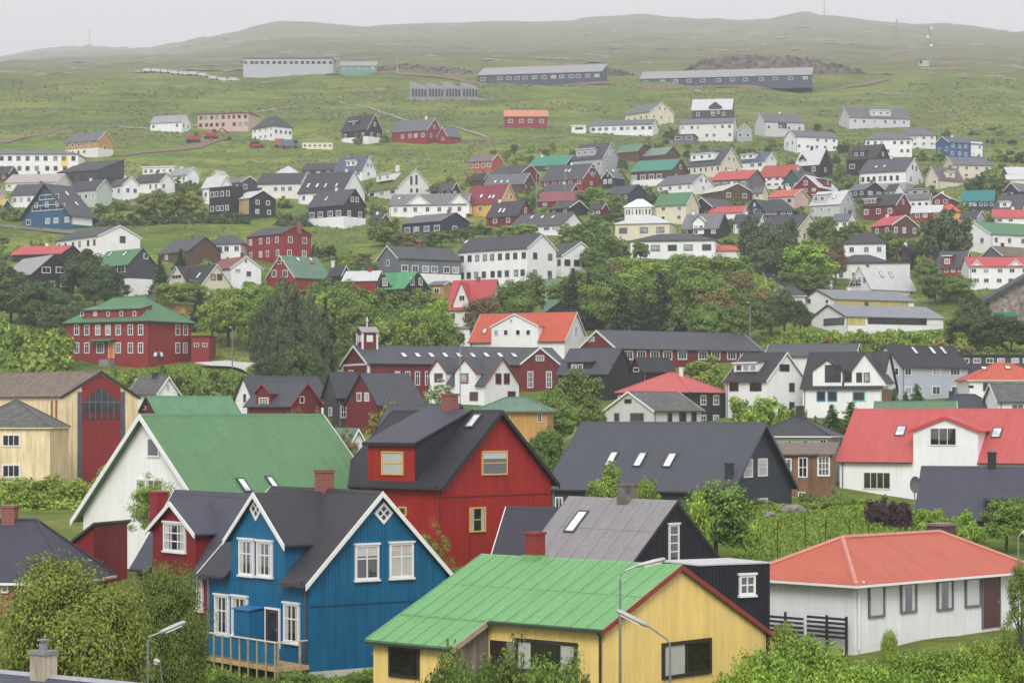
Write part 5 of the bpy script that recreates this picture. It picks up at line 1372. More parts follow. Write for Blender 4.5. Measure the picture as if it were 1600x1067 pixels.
# ------------------------------------------------------------------ ground
def ground_material():
    m, nt, bs = nmat('hillside')
    geo = nd(nt, 'ShaderNodeNewGeometry')
    sp = nd(nt, 'ShaderNodeSeparateXYZ')
    nt.links.new(geo.outputs['Position'], sp.inputs[0])
    def noise(scale, det=6, rgh=0.6, dist=0.0, vec=None):
        n = nd(nt, 'ShaderNodeTexNoise')
        n.inputs['Scale'].default_value = scale
        n.inputs['Detail'].default_value = det
        n.inputs['Roughness'].default_value = rgh
        n.inputs['Distortion'].default_value = dist
        nt.links.new(vec or geo.outputs['Position'], n.inputs['Vector'])
        return n.outputs['Fac']
    # grass: several greens, with yellowish flowering and brownish patches
    g1 = ramp(nt, [(0.30, lin((74, 96, 46))), (0.46, lin((106, 128, 60))), (0.58, lin((128, 142, 72))), (0.72, lin((146, 138, 86)))])
    nt.links.new(noise(0.035, 9, 0.68, 0.4), g1.inputs[0])
    g2 = ramp(nt, [(0.34, (0.48, 0.52, 0.44)), (0.5, (0.95, 0.95, 0.9)), (0.66, (1.45, 1.4, 1.25))])
    nt.links.new(noise(0.28, 10, 0.78), g2.inputs[0])
    mg = nd(nt, 'ShaderNodeMixRGB', blend_type='MULTIPLY')
    mg.inputs[0].default_value = 0.85
    nt.links.new(g1.outputs[0], mg.inputs[1])
    nt.links.new(g2.outputs[0], mg.inputs[2])
    # fields and damp hollows: broad patches of deeper and paler green, drawn out along the slope
    fp = nd(nt, 'ShaderNodeMapping')
    fp.inputs['Scale'].default_value = (0.4, 1.0, 2.5)
    nt.links.new(geo.outputs['Position'], fp.inputs['Vector'])
    g3 = ramp(nt, [(0.38, (0.62, 0.72, 0.62)), (0.47, (0.96, 0.98, 0.92)), (0.55, (1.12, 1.06, 0.98)), (0.63, (0.9, 0.8, 0.72))])
    nt.links.new(noise(0.016, 9, 0.66, 0.6, fp.outputs[0]), g3.inputs[0])
    mf = nd(nt, 'ShaderNodeMixRGB', blend_type='MULTIPLY')
    mf.inputs[0].default_value = 1.0
    nt.links.new(mg.outputs[0], mf.inputs[1])
    nt.links.new(g3.outputs[0], mf.inputs[2])
    yl = ramp(nt, [(0.60, (0, 0, 0)), (0.68, (0.55, 0.55, 0.55))])
    nt.links.new(noise(0.06, 6, 0.7), yl.inputs[0])
    my = nd(nt, 'ShaderNodeMixRGB')
    my.inputs[2].default_value = (*lin((158, 152, 60)), 1)
    nt.links.new(yl.outputs[0], my.inputs[0])
    nt.links.new(mf.outputs[0], my.inputs[1])
    # heath and rock higher up
    mp = nd(nt, 'ShaderNodeMapping')
    mp.inputs['Scale'].default_value = (0.45, 0.8, 5.0)
    nt.links.new(geo.outputs['Position'], mp.inputs['Vector'])
    h1 = ramp(nt, [(0.30, lin((82, 96, 58))), (0.46, lin((104, 110, 72))), (0.58, lin((116, 108, 82))), (0.72, lin((126, 116, 94)))])
    nt.links.new(noise(0.018, 10, 0.7, 0.5), h1.inputs[0])
    h2 = ramp(nt, [(0.36, (0.5, 0.5, 0.5)), (0.5, (0.95, 0.95, 0.95)), (0.68, (1.35, 1.33, 1.3))])
    nt.links.new(noise(0.03, 13, 0.8, 0.5, mp.outputs[0]), h2.inputs[0])
    mh = nd(nt, 'ShaderNodeMixRGB', blend_type='MULTIPLY')
    mh.inputs[0].default_value = 0.9
    nt.links.new(h1.outputs[0], mh.inputs[1])
    nt.links.new(h2.outputs[0], mh.inputs[2])
    rk = ramp(nt, [(0.55, (0, 0, 0)), (0.61, (0.85, 0.85, 0.85))])
    nt.links.new(noise(0.022, 14, 0.8, 1.0, mp.outputs[0]), rk.inputs[0])
    mr = nd(nt, 'ShaderNodeMixRGB')
    mr.inputs[2].default_value = (*lin((126, 120, 116)), 1)
    nt.links.new(rk.outputs[0], mr.inputs[0])
    nt.links.new(mh.outputs[0], mr.inputs[1])
    # the heath takes over with height, along an uneven line
    zz = nd(nt, 'ShaderNodeMath', operation='MULTIPLY_ADD')
    nt.links.new(noise(0.006, 6, 0.6), zz.inputs[0])
    zz.inputs[1].default_value = 150.0
    nt.links.new(sp.outputs['Z'], zz.inputs[2])
    fz = nd(nt, 'ShaderNodeMapRange')
    fz.inputs['From Min'].default_value = 150.0
    fz.inputs['From Max'].default_value = 330.0
    nt.links.new(zz.outputs[0], fz.inputs['Value'])
    mx = nd(nt, 'ShaderNodeMixRGB')
    nt.links.new(fz.outputs[0], mx.inputs[0])
    nt.links.new(my.outputs[0], mx.inputs[1])
    nt.links.new(mr.outputs[0], mx.inputs[2])
    nt.links.new(mx.outputs[0], bs.inputs['Base Color'])
    bs.inputs['Roughness'].default_value = 0.95
    bs.inputs['Specular IOR Level'].default_value = 0.1
    bp = nd(nt, 'ShaderNodeBump')
    bp.inputs['Strength'].default_value = 0.9
    bp.inputs['Distance'].default_value = 1.6
    nt.links.new(noise(0.22, 10, 0.75), bp.inputs['Height'])
    nt.links.new(bp.outputs[0], bs.inputs['Normal'])
    return m

NU, ND = 330, 380
uu = np.linspace(-0.42, 0.42, NU)
dd = np.concatenate([np.linspace(12, 150, 70), np.geomspace(152, 1030, 190), np.geomspace(1036, 6900, ND - 260)])
UU, DD = np.meshgrid(uu, dd)
GX, GY = UU * np.maximum(DD, 60), DD
GZ = ground_z(GX, GY)
gv = np.stack([GX, GY, GZ], -1).reshape(-1, 3)
idx = np.arange(NU * ND).reshape(ND, NU)
gf = np.stack([idx[:-1, :-1], idx[:-1, 1:], idx[1:, 1:], idx[1:, :-1]], -1).reshape(-1, 4)

def np_mesh(name, verts, faces, mat, smooth=False):
    me = bpy.data.meshes.new(name)
    n, k = faces.shape
    me.vertices.add(len(verts))
    me.vertices.foreach_set('co', np.ascontiguousarray(verts, dtype=np.float32).ravel())
    me.loops.add(n * k)
    me.loops.foreach_set('vertex_index', np.ascontiguousarray(faces, dtype=np.int32).ravel())
    me.polygons.add(n)
    me.polygons.foreach_set('loop_start', np.arange(0, n * k, k, dtype=np.int32))
    try:
        me.polygons.foreach_set('loop_total', np.full(n, k, dtype=np.int32))
    except Exception:
        pass
    if smooth:
        me.polygons.foreach_set('use_smooth', np.ones(n, dtype=bool))
    me.update(calc_edges=True)
    me.validate()
    me.materials.append(mat)
    return me

ground = kind(link('ground', np_mesh('ground', gv, gf, ground_material(), True)), 'structure')

# a second, fainter hill far behind the near ridge
def far_ridge():
    xs_ = np.linspace(-4200, 4200, 120)
    ys_ = np.linspace(6950, 8400, 12)
    X, Y = np.meshgrid(xs_, ys_)
    Z = np.interp(CX + FPX * X / 7700, [-700, 0, 140, 420, 700], [104, 98, 84, 80, 70])
    Z = (HY - Z) * 7700 / FPX - np.abs(Y - 7700) * 0.25 + vnoise(X, Y, 90, 9) * 14
    v = np.stack([X, Y, Z], -1).reshape(-1, 3)
    i_ = np.arange(X.size).reshape(X.shape)
    f_ = np.stack([i_[:-1, :-1], i_[:-1, 1:], i_[1:, 1:], i_[1:, :-1]], -1).reshape(-1, 4)
    return np_mesh('hills', v, f_, bpy.data.materials['hillside'], True)
kind(link('hills', far_ridge()), 'structure')

def gz(x, y):
    return float(ground_z(np.array([x]), np.array([y]))[0])

def on_ground(px, py, D=None):
    if D is None and py < 124:
        ds = np.linspace(1000, 6600, 700)
        rows = HY - FPX * ground_z((px - CX) * ds / FPX, ds) / ds
        hit = np.nonzero(rows <= py)[0]
        D = float(ds[hit[0]]) if len(hit) else float(ds[int(np.argmin(rows))])
    D = D or depth_at_row(py)
    X = (px - CX) * D / FPX
    return Vector((X, D, gz(X, D)))

def ribbon(name, pts, width, mat, lift=0.25, k_='structure'):
    """a road or path laid over the ground through given picture points"""
    P = []
    for i in range(len(pts) - 1):
        for j in range(12):
            t = j / 12
            P.append((pts[i][0] * (1 - t) + pts[i + 1][0] * t, pts[i][1] * (1 - t) + pts[i + 1][1] * t))
    P.append(pts[-1])
    Q = [on_ground(a, b) for a, b in P]
    m = MB()
    L_ = []
    for i, q in enumerate(Q):
        d = (Q[min(i + 1, len(Q) - 1)] - Q[max(i - 1, 0)])
        d.z = 0
        n = Vector((-d.y, d.x, 0)).normalized() * width / 2
        a, b = q + n, q - n
        a.z = gz(a.x, a.y) + lift
        b.z = gz(b.x, b.y) + lift
        z = max(a.z, b.z) - 0.0
        L_.append((a, b))
    for i in range(len(L_) - 1):
        a, b = L_[i]
        c, d = L_[i + 1]
        o = len(m.v)
        m.v += [tuple(a), tuple(b), tuple(d), tuple(c)]
        m.f.append((o, o + 1, o + 2, o + 3))
    o = m.build(name, mat)
    return kind(o, k_)

ASPH = plain((112, 110, 112), 0.9, noise=0.15)
DIRT = plain((120, 100, 88), 0.95, noise=0.25)
CONC = plain((140, 138, 130), 0.9, noise=0.12)
ribbon('dirt_road', [(176, 240), (240, 236), (300, 230), (380, 214)], 7, DIRT)
ribbon('hill_path', [(530, 160), (580, 172), (640, 188), (700, 200), (760, 214)], 1.6, CONC)
ribbon('hill_road', [(150, 198), (230, 200), (300, 196), (400, 178), (465, 167)], 2.2, CONC)
ribbon('upper_road', [(0, 224), (60, 212), (110, 200)], 4, DIRT)
ribbon('upper_road', [(228, 111), (380, 110), (520, 110), (620, 116), (746, 128), (960, 132)], 7, DIRT)
ribbon('upper_road', [(996, 133), (1150, 134), (1300, 132), (1385, 128)], 7, DIRT)
ribbon('track', [(700, 214), (800, 218), (900, 216), (1040, 212)], 3, DIRT)
ribbon('road', [(329, 561), (365, 568), (400, 576), (425, 588)], 6.5, plain((190, 188, 182), 0.9, noise=0.1), 0.7)
ribbon('road', [(0, 348), (80, 356), (160, 362)], 4, ASPH)
ribbon('garden_path', [(1340, 1012), (1420, 1000), (1500, 990), (1570, 984)], 1.2, plain((120, 98, 74), 0.9, noise=0.2), 0.12)

# ------------------------------------------------------------------ build the houses
for _h in HOUSES:
    build_house(_h)

# raised ribs of the corrugated and boarded walls near by
battens(blue, 0.185, 0.055, 0.022, BLUE)
battens(yellow, 0.125, 0.055, 0.02, YEL)
battens(red_big, 0.20, 0.04, 0.016, red_big['wall'])
battens(black_grey, 0.17, 0.05, 0.022, black_grey['wall'])
battens(black_flat, 0.15, 0.05, 0.02, black_flat['wall'])
battens(red_hip, 0.19, 0.03, 0.018, red_hip['wall'])

def downpipe(h, face, s, top=None, bot=-0.3, mat=None, r=0.05):
    """rain pipe down a corner of a house"""
    t = top if top is not None else h['He'] - 0.25
    p = Vector((s * h['sg'], -0.12, 0)) if face == 'E' else Vector((0.12 * (1 if h['sg'] < 0 else -1), s, 0))
    q = p + Vector((0, -0.25 if face == 'E' else 0, 0))
    MB().tube([(q.x, q.y, t + 0.22), (p.x, p.y, t), (p.x, p.y, bot)], r, 7).build('downpipe', mat or plain((70, 62, 66), 0.5), h['root'])
downpipe(blue, 'E', 0.12, mat=plain((80, 66, 82), 0.5))
downpipe(yellow, 'E', 0.12, mat=plain((56, 44, 42), 0.5))
downpipe(red_big, 'E', 0.12, mat=plain((120, 40, 38), 0.5))
downpipe(red_hip, 'E', 0.15, mat=WHITE)
# storey boards
for h_, zf in ((blue, 0.66), (red_big, 0.74)):
    z_ = h_['He'] * zf + (0.35 if h_ is red_big else 0.2)
    MB().box(0.0225, 0.05, 0.0, h_['W'], z_, z_ + 0.05).build('storey_board', plain((10, 66, 110) if h_ is blue else (110, 30, 30), 0.6), h_['root'])
# corner boards of the chapel
for h_ in [q for q in HOUSES if q['name'] in ('red_chapel', 'red_school_hall')]:
    for y_ in (0.0, h_['W']):
        MB().box(-0.06, 0.3, y_ - 0.06 if y_ == 0 else y_ - 0.3, y_ + 0.3 if y_ == 0 else y_ + 0.06, -2, h_['He'] - 0.1).build('corner_board', WHITE, h_['root'])
    MB().box(-0.07, 0.02, 0.3, h_['W'] - 0.3, h_['He'] - 0.3, h_['He'] - 0.02).build('gable_board', WHITE, h_['root'])
# sheets of the bright green roof, laid in rows with a step at every overlap
def roof_sheets(h, x0, x1, wpan, rows, mat, y0=None, y1=None, name='roof_sheet'):
    He, th, tanp = h['He'], h['k'].get('thick', 0.14), h['tanp']
    ov = h['k'].get('ov', 0.35)
    ya = -ov if y0 is None else y0
    yb = h['W'] * h['rf'] if y1 is None else y1
    n = int(round((x1 - x0) / wpan))
    w = (x1 - x0) / n
    ln = (yb - ya) / rows
    ang = math.atan(tanp)
    me = MB()
    sl = ln / math.cos(ang)
    me.box(-w / 2 + 0.006, w / 2 - 0.006, -sl / 2 - 0.02, sl / 2 + 0.02, 0.0, 0.014)
    me.box(-w / 2 - 0.004, -w / 2 + 0.036, -sl / 2 - 0.02, sl / 2 + 0.02, 0.0145, 0.05)
    for q in range(1, 5):
        xx = -w / 2 + q * w / 5
        me.box(xx - 0.012, xx + 0.012, -sl / 2 - 0.018, sl / 2 + 0.018, 0.0145, 0.026)
    msh = me.mesh(name, mat)
    for r_ in range(rows):
        for i in range(n):
            yc = ya + (r_ + 0.5) * ln
            o = link(name, msh, h['root'], (x0 + (i + 0.5) * w, yc, He + th + 0.012 + yc * tanp + 0.004 * r_), (ang + random.uniform(-0.004, 0.001) - 0.004, 0, random.uniform(-0.002, 0.002)))
roof_sheets(yellow, -yellow['L'] - 0.16, 0.16, 0.78, 2, GREEN2)
roof_sheets(black_grey, -black_grey['L'] - 0.1, 0.1, 1.15, 2, black_grey['roof'])

# the yellow house's projecting wing under the long run of the roof
def yellow_wing():
    h = yellow
    lc = h['loc']
    tanp, He, th = h['tanp'], h['He'], 0.14
    pn = Vector((0, -tanp, 1)).normalized()
    e = lc.hit(708, 1012, pn, (0, 0, He + th))
    fy = e.y + 0.25                       # front wall of the wing
    x0 = -h['L']
    x1 = e.x - 0.25
    root = h['root']
    zf = He + fy * tanp
    ww = MB().prism([(fy, -1.5), (-0.002, -1.5), (-0.002, He - 0.01), (fy, zf)], x0, x1).build('wing_wall', YEL, root)
    MB().prism([(e.y, He + e.y * tanp + 0.01), (-0.29, He - 0.29 * tanp + 0.01), (-0.29, He - 0.29 * tanp + th), (e.y, He + e.y * tanp + th)], x0 - 0.16, x1 + 0.25).build('wing_roof', GREEN2, root)
    roof_sheets(h, x0 - 0.16, x1 + 0.25, 0.78, 1, GREEN2, e.y, -0.3)
    MB().prism([(e.y - 0.02, He + e.y * tanp - 0.05), (-0.3, He - 0.3 * tanp - 0.05), (-0.3, He - 0.3 * tanp + th + 0.05), (e.y - 0.02, He + e.y * tanp + th + 0.05)], x1 + 0.253, x1 + 0.30).build('bargeboard', plain((168, 150, 132), 0.8), root)
    MB().prism([(e.y - 0.02, He + e.y * tanp - 0.05), (-0.3, He - 0.3 * tanp - 0.05), (-0.3, He - 0.3 * tanp + th + 0.05), (e.y - 0.02, He + e.y * tanp + th + 0.05)], x0 - 0.21, x0 - 0.163).build('bargeboard', plain((150, 120, 104), 0.8), root)
    MB().box(x0 - 0.1, x1 + 0.2, e.y - 0.13, e.y - 0.005, He + e.y * tanp + 0.0, He + e.y * tanp + 0.1).build('gutter', plain((58, 54, 54), 0.5), root)
    nb = int((-0.01 - fy) / 0.13)
    for i in range(nb):                   # weathered boards closing the wing's side
        ya = fy + 0.02 + i * 0.13
        MB().prism([(ya, -1.4), (ya + 0.115, -1.4), (ya + 0.115, He + (ya + 0.115) * tanp - 0.02), (ya, He + ya * tanp - 0.02)], x1 + 0.003, x1 + 0.03).build('board', GWOOD, root)
    nr = int((x1 - x0) / 0.125)
    m = MB()
    wa, wb = lc.hit(609, 1030, (0, 1, 0), (0, fy, 0)), lc.hit(656, 1030, (0, 1, 0), (0, fy, 0))
    wz0, wz1 = lc.hit(632, 1058, (0, 1, 0), (0, fy, 0)).z, lc.hit(632, 1011, (0, 1, 0), (0, fy, 0)).z
    for i in range(nr):
        xx = x0 + (i + 0.5) * 0.125
        if wa.x - 0.03 < xx < wb.x + 0.03:
            m.box(xx - 0.027, xx + 0.027, fy - 0.02, fy + 0.01, -1.4, wz0)
        else:
            m.box(xx - 0.027, xx + 0.027, fy - 0.02, fy + 0.01, -1.4, zf - 0.05)
    m.build('cladding_ribs', YEL, root)['kind'] = 'stuff'
    window(root, Vector(((wa.x + wb.x) / 2, fy - 0.033, (wz0 + wz1) / 2)), 0, abs(wb.x - wa.x), wz1 - wz0, 'one', FB, near=True, t=0.1, curtain=None)
    # dark recessed doorway beside the wing, and a blind
    MB().box(x1 + 0.1, x1 + 0.95, -0.05, -0.024, -0.2, He - 0.75).build('door', plain((52, 34, 36), 0.5), root)
    MB().box(x1 + 1.0, x1 + 1.35, -0.06, -0.024, 0.3, He - 0.75).build('side_pane', glass(3), root)
    # chimney through the green ridge
    p, q = lc.hit(821, 830, (0, 1, 0), (0, h['W'] * h['rf'], 0)), lc.hit(851, 830, (0, 1, 0), (0, h['W'] * h['rf'], 0))
    xm, yr = (p.x + q.x) / 2, h['W'] * h['rf']
    c = MB().box(xm - 0.32, xm + 0.32, yr - 0.26, yr + 0.26, h['Hr'] - 0.4, p.z - 0.1).build('chimney', brickwork((150, 46, 44), (120, 50, 46)), root)
    MB().box(xm - 0.36, xm + 0.36, yr - 0.3, yr + 0.3, p.z - 0.098, p.z).build('chimney_cap', plain((140, 52, 50), 0.8), c)
    MB().box(xm - 0.42, xm + 0.42, yr - 0.36, yr + 0.36, h['Hr'] - 0.2, h['Hr'] + 0.26).build('chimney_flashing', GREEN2, c)
yellow_wing()

# deck, awning box and fence rail of the blue house
def blue_extras():
    h = blue
    root = h['root']
    wd = plain((176, 152, 116), 0.85, noise=0.2)
    L_, z0 = h['L'], 0.35
    yf = -1.7
    xe = 0.05
    deck = MB().box(-L_ - 1.6, xe, yf, -0.03, z0 - 0.2, z0).build('deck', wd, root)
    n = 15
    for i in range(n):
        x = -L_ - 1.55 + (L_ + 1.55) * i / (n - 1)
        MB().box(x - 0.04, x + 0.04, yf - 0.045, yf - 0.003, z0 - 0.9, z0 + 1.05).build('railing_post', wd, deck)
    MB().box(-L_ - 1.6, xe + 0.05, yf - 0.08, yf + 0.05, z0 + 1.052, z0 + 1.10).build('railing_top', plain((206, 198, 186), 0.7), deck)
    MB().box(-L_ - 1.6, xe, yf - 0.0025, yf + 0.02, z0 + 0.12, z0 + 0.98).build('railing_panel', BLUE, deck)
    MB().box(xe - 0.04, xe + 0.003, yf + 0.06, -0.1, z0 + 1.05, z0 + 1.10).build('railing_top', plain((206, 198, 186), 0.7), deck)
    for yy in (yf + 0.1, -0.5):
        MB().box(xe - 0.04, xe + 0.03, yy - 0.04, yy + 0.04, z0 - 0.9, z0 + 1.04).build('railing_post', wd, deck)
    lc = h['loc']
    a, b = lc.hit(388, 950, (0, 1, 0), (0, 0, 0)), lc.hit(413, 950, (0, 1, 0), (0, 0, 0))
    bx = MB().box(a.x, b.x, -0.75, -0.03, z0 + 0.01, a.z).build('porch', BLUE, root)
    MB().prism([(-0.85, a.z + 0.005), (-0.03, a.z + 0.12), (-0.03, a.z + 0.16), (-0.85, a.z + 0.045)], a.x - 0.08, b.x + 0.08).build('porch_roof', plain((30, 106, 160), 0.5), bx)
    t = thing('wooden_rail', 'short weathered wooden rail against the blue gable wall', 'rail')
    p = h['root'].matrix_basis @ Vector((0.9, 3.2, 0))
    t.location, t.rotation_euler = (p.x, p.y, h['C'][2] + 0.1), (0, 0, h['phi'] + math.pi / 2)
    MB().box(-0.05, 0.05, -0.05, 0.05, -0.6, 1.0).build('post', GWOOD, t)
    MB().box(-0.6, 1.9, -0.085, -0.052, 0.62, 0.72).build('rail', GWOOD, t)
    MB().box(-0.05, h['W'] + 0.0, -0.001, 0.0, 0, 0)
    MB().box(0.0, 0.06, -0.03, h['W'] + 0.02, -2.0, 0.04).build('plinth', plain((190, 188, 186), 0.9), root)
blue_extras()

# belfry with its cross on the chapel
def belfry():
    h = [q for q in HOUSES if q['name'] == 'red_chapel'][0]
    lc, root = h['loc'], h['root']
    ym = h['W'] / 2
    p = lc.hit(554, 545, (0, 1, 0), (0, ym, 0))
    x = 1.9
    w = 1.15
    zb_, zt = h['Hr'] - 0.5, h['Hr'] + 2.0
    b = MB().box(x - w, x + w, ym - w, ym + w, zb_, zt).build('belfry', RED2, root)
    for sx in (-1, 1):
        for sy in (-1, 1):
            MB().box(x + sx * w - 0.13, x + sx * w + 0.13, ym + sy * w - 0.13, ym + sy * w + 0.13, zb_, zt + 0.01).build('corner_board', WHITE, b)
    MB().prism([(ym - w - 0.3, zt), (ym, zt + 0.8), (ym + w + 0.3, zt), (ym + w + 0.3, zt + 0.12), (ym, zt + 0.95), (ym - w - 0.3, zt + 0.12)], x - w - 0.3, x + w + 0.3).build('belfry_roof', LGREY, b)
    MB().prism([(ym - w, zt), (ym + w, zt), (ym, zt + 0.78)], x - w + 0.02, x + w - 0.02).build('belfry_gable', RED2, b)
    for (a, c) in ((-0.45, 0), (0.45, 0)):
        MB().box(x - w - 0.03, x - w - 0.005, ym + a - 0.3, ym + a + 0.3, zt - 1.35, zt - 0.35).build('louvre', WHITE, b)
    MB().box(x - 0.5, x + 0.5, ym - w - 0.03, ym - w - 0.005, zt - 1.35, zt - 0.35).build('louvre', WHITE, b)
    MB().box(x - 0.07, x + 0.07, ym - 0.07, ym + 0.07, zt + 0.8, zt + 2.4).box(x - 0.069, x + 0.069, ym - 0.5, ym + 0.5, zt + 1.75, zt + 1.9).build('cross', WHITE, b)
belfry()

def tan_gable():
    """red strip with a pointed glazed window up the middle of the tan gable"""
    h = [q for q in HOUSES if q['name'] == 'tan_building'][0]
    lc, root = h['loc'], h['root']
    P = lambda x, y: lc.hit(x, y, (1, 0, 0), (0, 0, 0))
    a, b = P(128, 660).y, P(188, 660).y
    top = lambda s: wall_top(h, 'G', s) - 0.2
    m = h['W'] / 2
    MB().prism([(a, -2), (b, -2), (b, top(b)), (m, top(m)), (a, top(a))], 0.004, 0.03).build('red_panel', RED1, root)
    z0, z1, z2 = P(158, 655).z, P(128, 628).z, P(158, 603).z
    g = MB().prism([(a + 0.12, z0), (b - 0.12, z0), (b - 0.12, z1), (m, z2), (a + 0.12, z1)], 0.032, 0.05).build('gable_window', glass(1), root)
    for i in range(1, 6):
        y = a + 0.12 + (b - a - 0.24) * i / 6
        t = z1 + (z2 - z1) * (1 - abs(y - m) / (m - a))
        MB().box(0.0505, 0.09, y - 0.05, y + 0.05, z0, t - 0.05).build('mullion', plain((104, 100, 106), 0.5), g)
    MB().box(0.0505, 0.085, a + 0.12, b - 0.12, z1 - 0.06, z1 + 0.06).build('transom', plain((104, 100, 106), 0.5), g)
    MB().box(0.0505, 0.08, a + 0.12, b - 0.12, z0 + 0.05, z0 + 0.75).build('curtain', plain((96, 46, 52), 0.8), g)
    for x in (82, 89):
        p = lc.hit(x, 700, (0, 1, 0), (0, 0, 0))
        MB().tube([(p.x, -0.1, -2), (p.x, -0.1, h['He'] - 0.3)], 0.09, 6).build('downpipe', plain((150, 96, 60), 0.8, noise=0.3), root)
tan_gable()

def hall_porch():
    h = [q for q in HOUSES if q['name'] == 'red_hall'][0]
    lc = h['loc']
    a, b = lc.hit(146, 531, (0, 1, 0), (0, 0, 0)), lc.hit(181, 531, (0, 1, 0), (0, 0, 0))
    p = MB().prism([(-1.3, a.z - 0.3), (0, a.z), (0, a.z + 0.14), (-1.3, a.z - 0.18)], a.x, b.x).build('porch_roof', GREENR, h['root'])
    MB().box(b.x - 2.2, b.x - 0.2, -1.6, -0.05, -1.0, 0.45).build('steps', CONC, h['root'])
hall_porch()

# a slatted fence beside the red hip roof
def slat_fence():
    h = red_hip
    t = thing('slatted_fence', 'dark slatted fence with white post beside the white boarded bungalow', 'fence', h['C'], h['phi'])
    dk = plain((44, 44, 54), 0.6)
    # runs along the gable-side wall, stepping down
    for i in range(5):
        z = 0.25 + i * 0.19
        MB().box(-0.50, -0.46, 0.1, 2.1, z - 0.1, z + 0.0).build('slat', dk, t)
        MB().box(-0.50, -0.46, 2.3, 4.4, z - 0.22, z - 0.12).build('slat', dk, t)
    for y_, m_ in ((0.08, dk), (1.1, dk), (2.2, WHITE), (3.3, dk), (4.4, dk)):
        MB().box(-0.457, -0.40, y_ - 0.05, y_ + 0.05, -0.8, 1.08).build('post', m_, t)
slat_fence()

# ------------------------------------------------------------------ single structures on the hill and in town
def sawtooth():
    D = 925.0
    p0, p1 = at(640, 155, D), at(746, 155, D)
    z = min(gz(p0.x, D), p0.z)
    t = thing('concrete_frame_building', 'grey unfinished concrete building with a zigzag row of gables', 'building', (p0.x, D, p0.z))
    Wd = p1.x - p0.x
    n = 4
    cm = paint((158, 158, 164))
    top = (155 - 128) * D / FPX
    for i in range(n):
        a, b = Wd * i / n, Wd * (i + 1) / n
        hi, lo = top * (1.0 if i % 2 == 0 else 0.96), top * 0.72
        MB().prism([(a, -3), (b - 0.15, -3), (b - 0.15, lo), ((a + b) / 2 - Wd / n * 0.42, hi), (a, hi * 0.97)], 0, 9, 'y').build('bay', cm, t)
        for j in range(5):
            xx = a + (j + 0.7) * (b - a) / 5.6
            hh = lo * 0.92 - (0.3 if j == 4 else 0)
            MB().box(xx - 0.22, xx + 0.22, -0.25, -0.01, 0.4, hh).build('fin', plain((128, 130, 138), 0.8), t)
            MB().box(xx + 0.25, xx + 0.95, -0.03, 0.02, 0.9, hh - 0.6).build('opening', glass(1), t)
    MB().box(-1.5, Wd + 7, -1.2, -0.3, -3, 0.1).build('plinth', cm, t)
sawtooth()

def mast(px,  ytop, ybase, label, D=None, r=0.35, lattice=False, dishes=0, hut=False):
    b = on_ground(px, ybase, D)
    D = b.y
    hgt = (HY - ytop) * D / FPX - b.z
    t = thing('radio_mast', label, 'mast', b)
    g = plain((150, 150, 156), 0.6)
    if lattice:
        w = 1.3
        for sx in (-1, 1):
            for sy in (-1, 1):
                MB().tube([(sx * w, sy * w, -1), (sx * w * 0.35, sy * w * 0.35, hgt)], 0.16, 5).build('leg', g, t)
        n = 7
        for i in range(n):
            f0, f1 = i / n, (i + 1) / n
            w0, w1 = w * (1 - 0.65 * f0), w * (1 - 0.65 * f1)
            MB().tube([(-w0, -w0, hgt * f0), (w1, -w1, hgt * f1)], 0.1, 4).build('brace', g, t)
            MB().tube([(w0, -w0, hgt * f0), (-w1, -w1, hgt * f1)], 0.1, 4).build('brace', g, t)
    else:
        MB().tube([(0, 0, -1), (0, 0, hgt)], [r, r * 0.4], 6).build('pole', g, t)
    for i in range(dishes):
        z = hgt * (0.95 - 0.22 * i)
        sx = (-1) ** i
        MB().tube([(sx * 1.0, -0.8, z), (sx * 1.0, -1.1, z)], [0.9, 0.75], 10).build('dish', WHITE, t)
    if hut:
        MB().box(-6.5, -0.5, -3, 2, -1, 2.6).build('hut', paint((176, 176, 182)), t)
        MB().box(-6.7, -0.3, -3.2, 2.2, 2.602, 2.9).build('hut_roof', MID, t)
        MB().box(-6.0, -4.6, -3.06, -3.0, 0.6, 2.4).build('hut_door', glass(0), t)
mast(1288, 0, 24, 'tall thin mast on the hill crest', None, 1.5)
mast(1401, 30, 84, 'slim lattice mast below the hill crest', None, 0.3, True)
mast(1452, 42, 104, 'lattice mast with white dishes and small hut on the heath', None, 0.3, True, 3, True)
mast(621, 90, 114, 'white pole beside the upper road', None, 0.5)
mast(140, 44, 74, 'thin mast behind the low bunker on the misty ridge', None, 2.0)
def bunker():
    b = on_ground(136, 75)
    t = thing('bunker', 'low angular bunker on the misty ridge', 'bunker', b)
    MB().prism([(-15, -5), (15, -5), (15, 5), (10, 7.6), (-5, 5.6), (-15, 1.5)], -6, 6, 'y').build('bunker_wall', plain((120, 118, 116), 0.9), t)
    MB().box(-2.5, 2.5, -6.2, -6.0, -1, 2.6).build('bunker_door', plain((70, 70, 72), 0.8), t)
bunker()

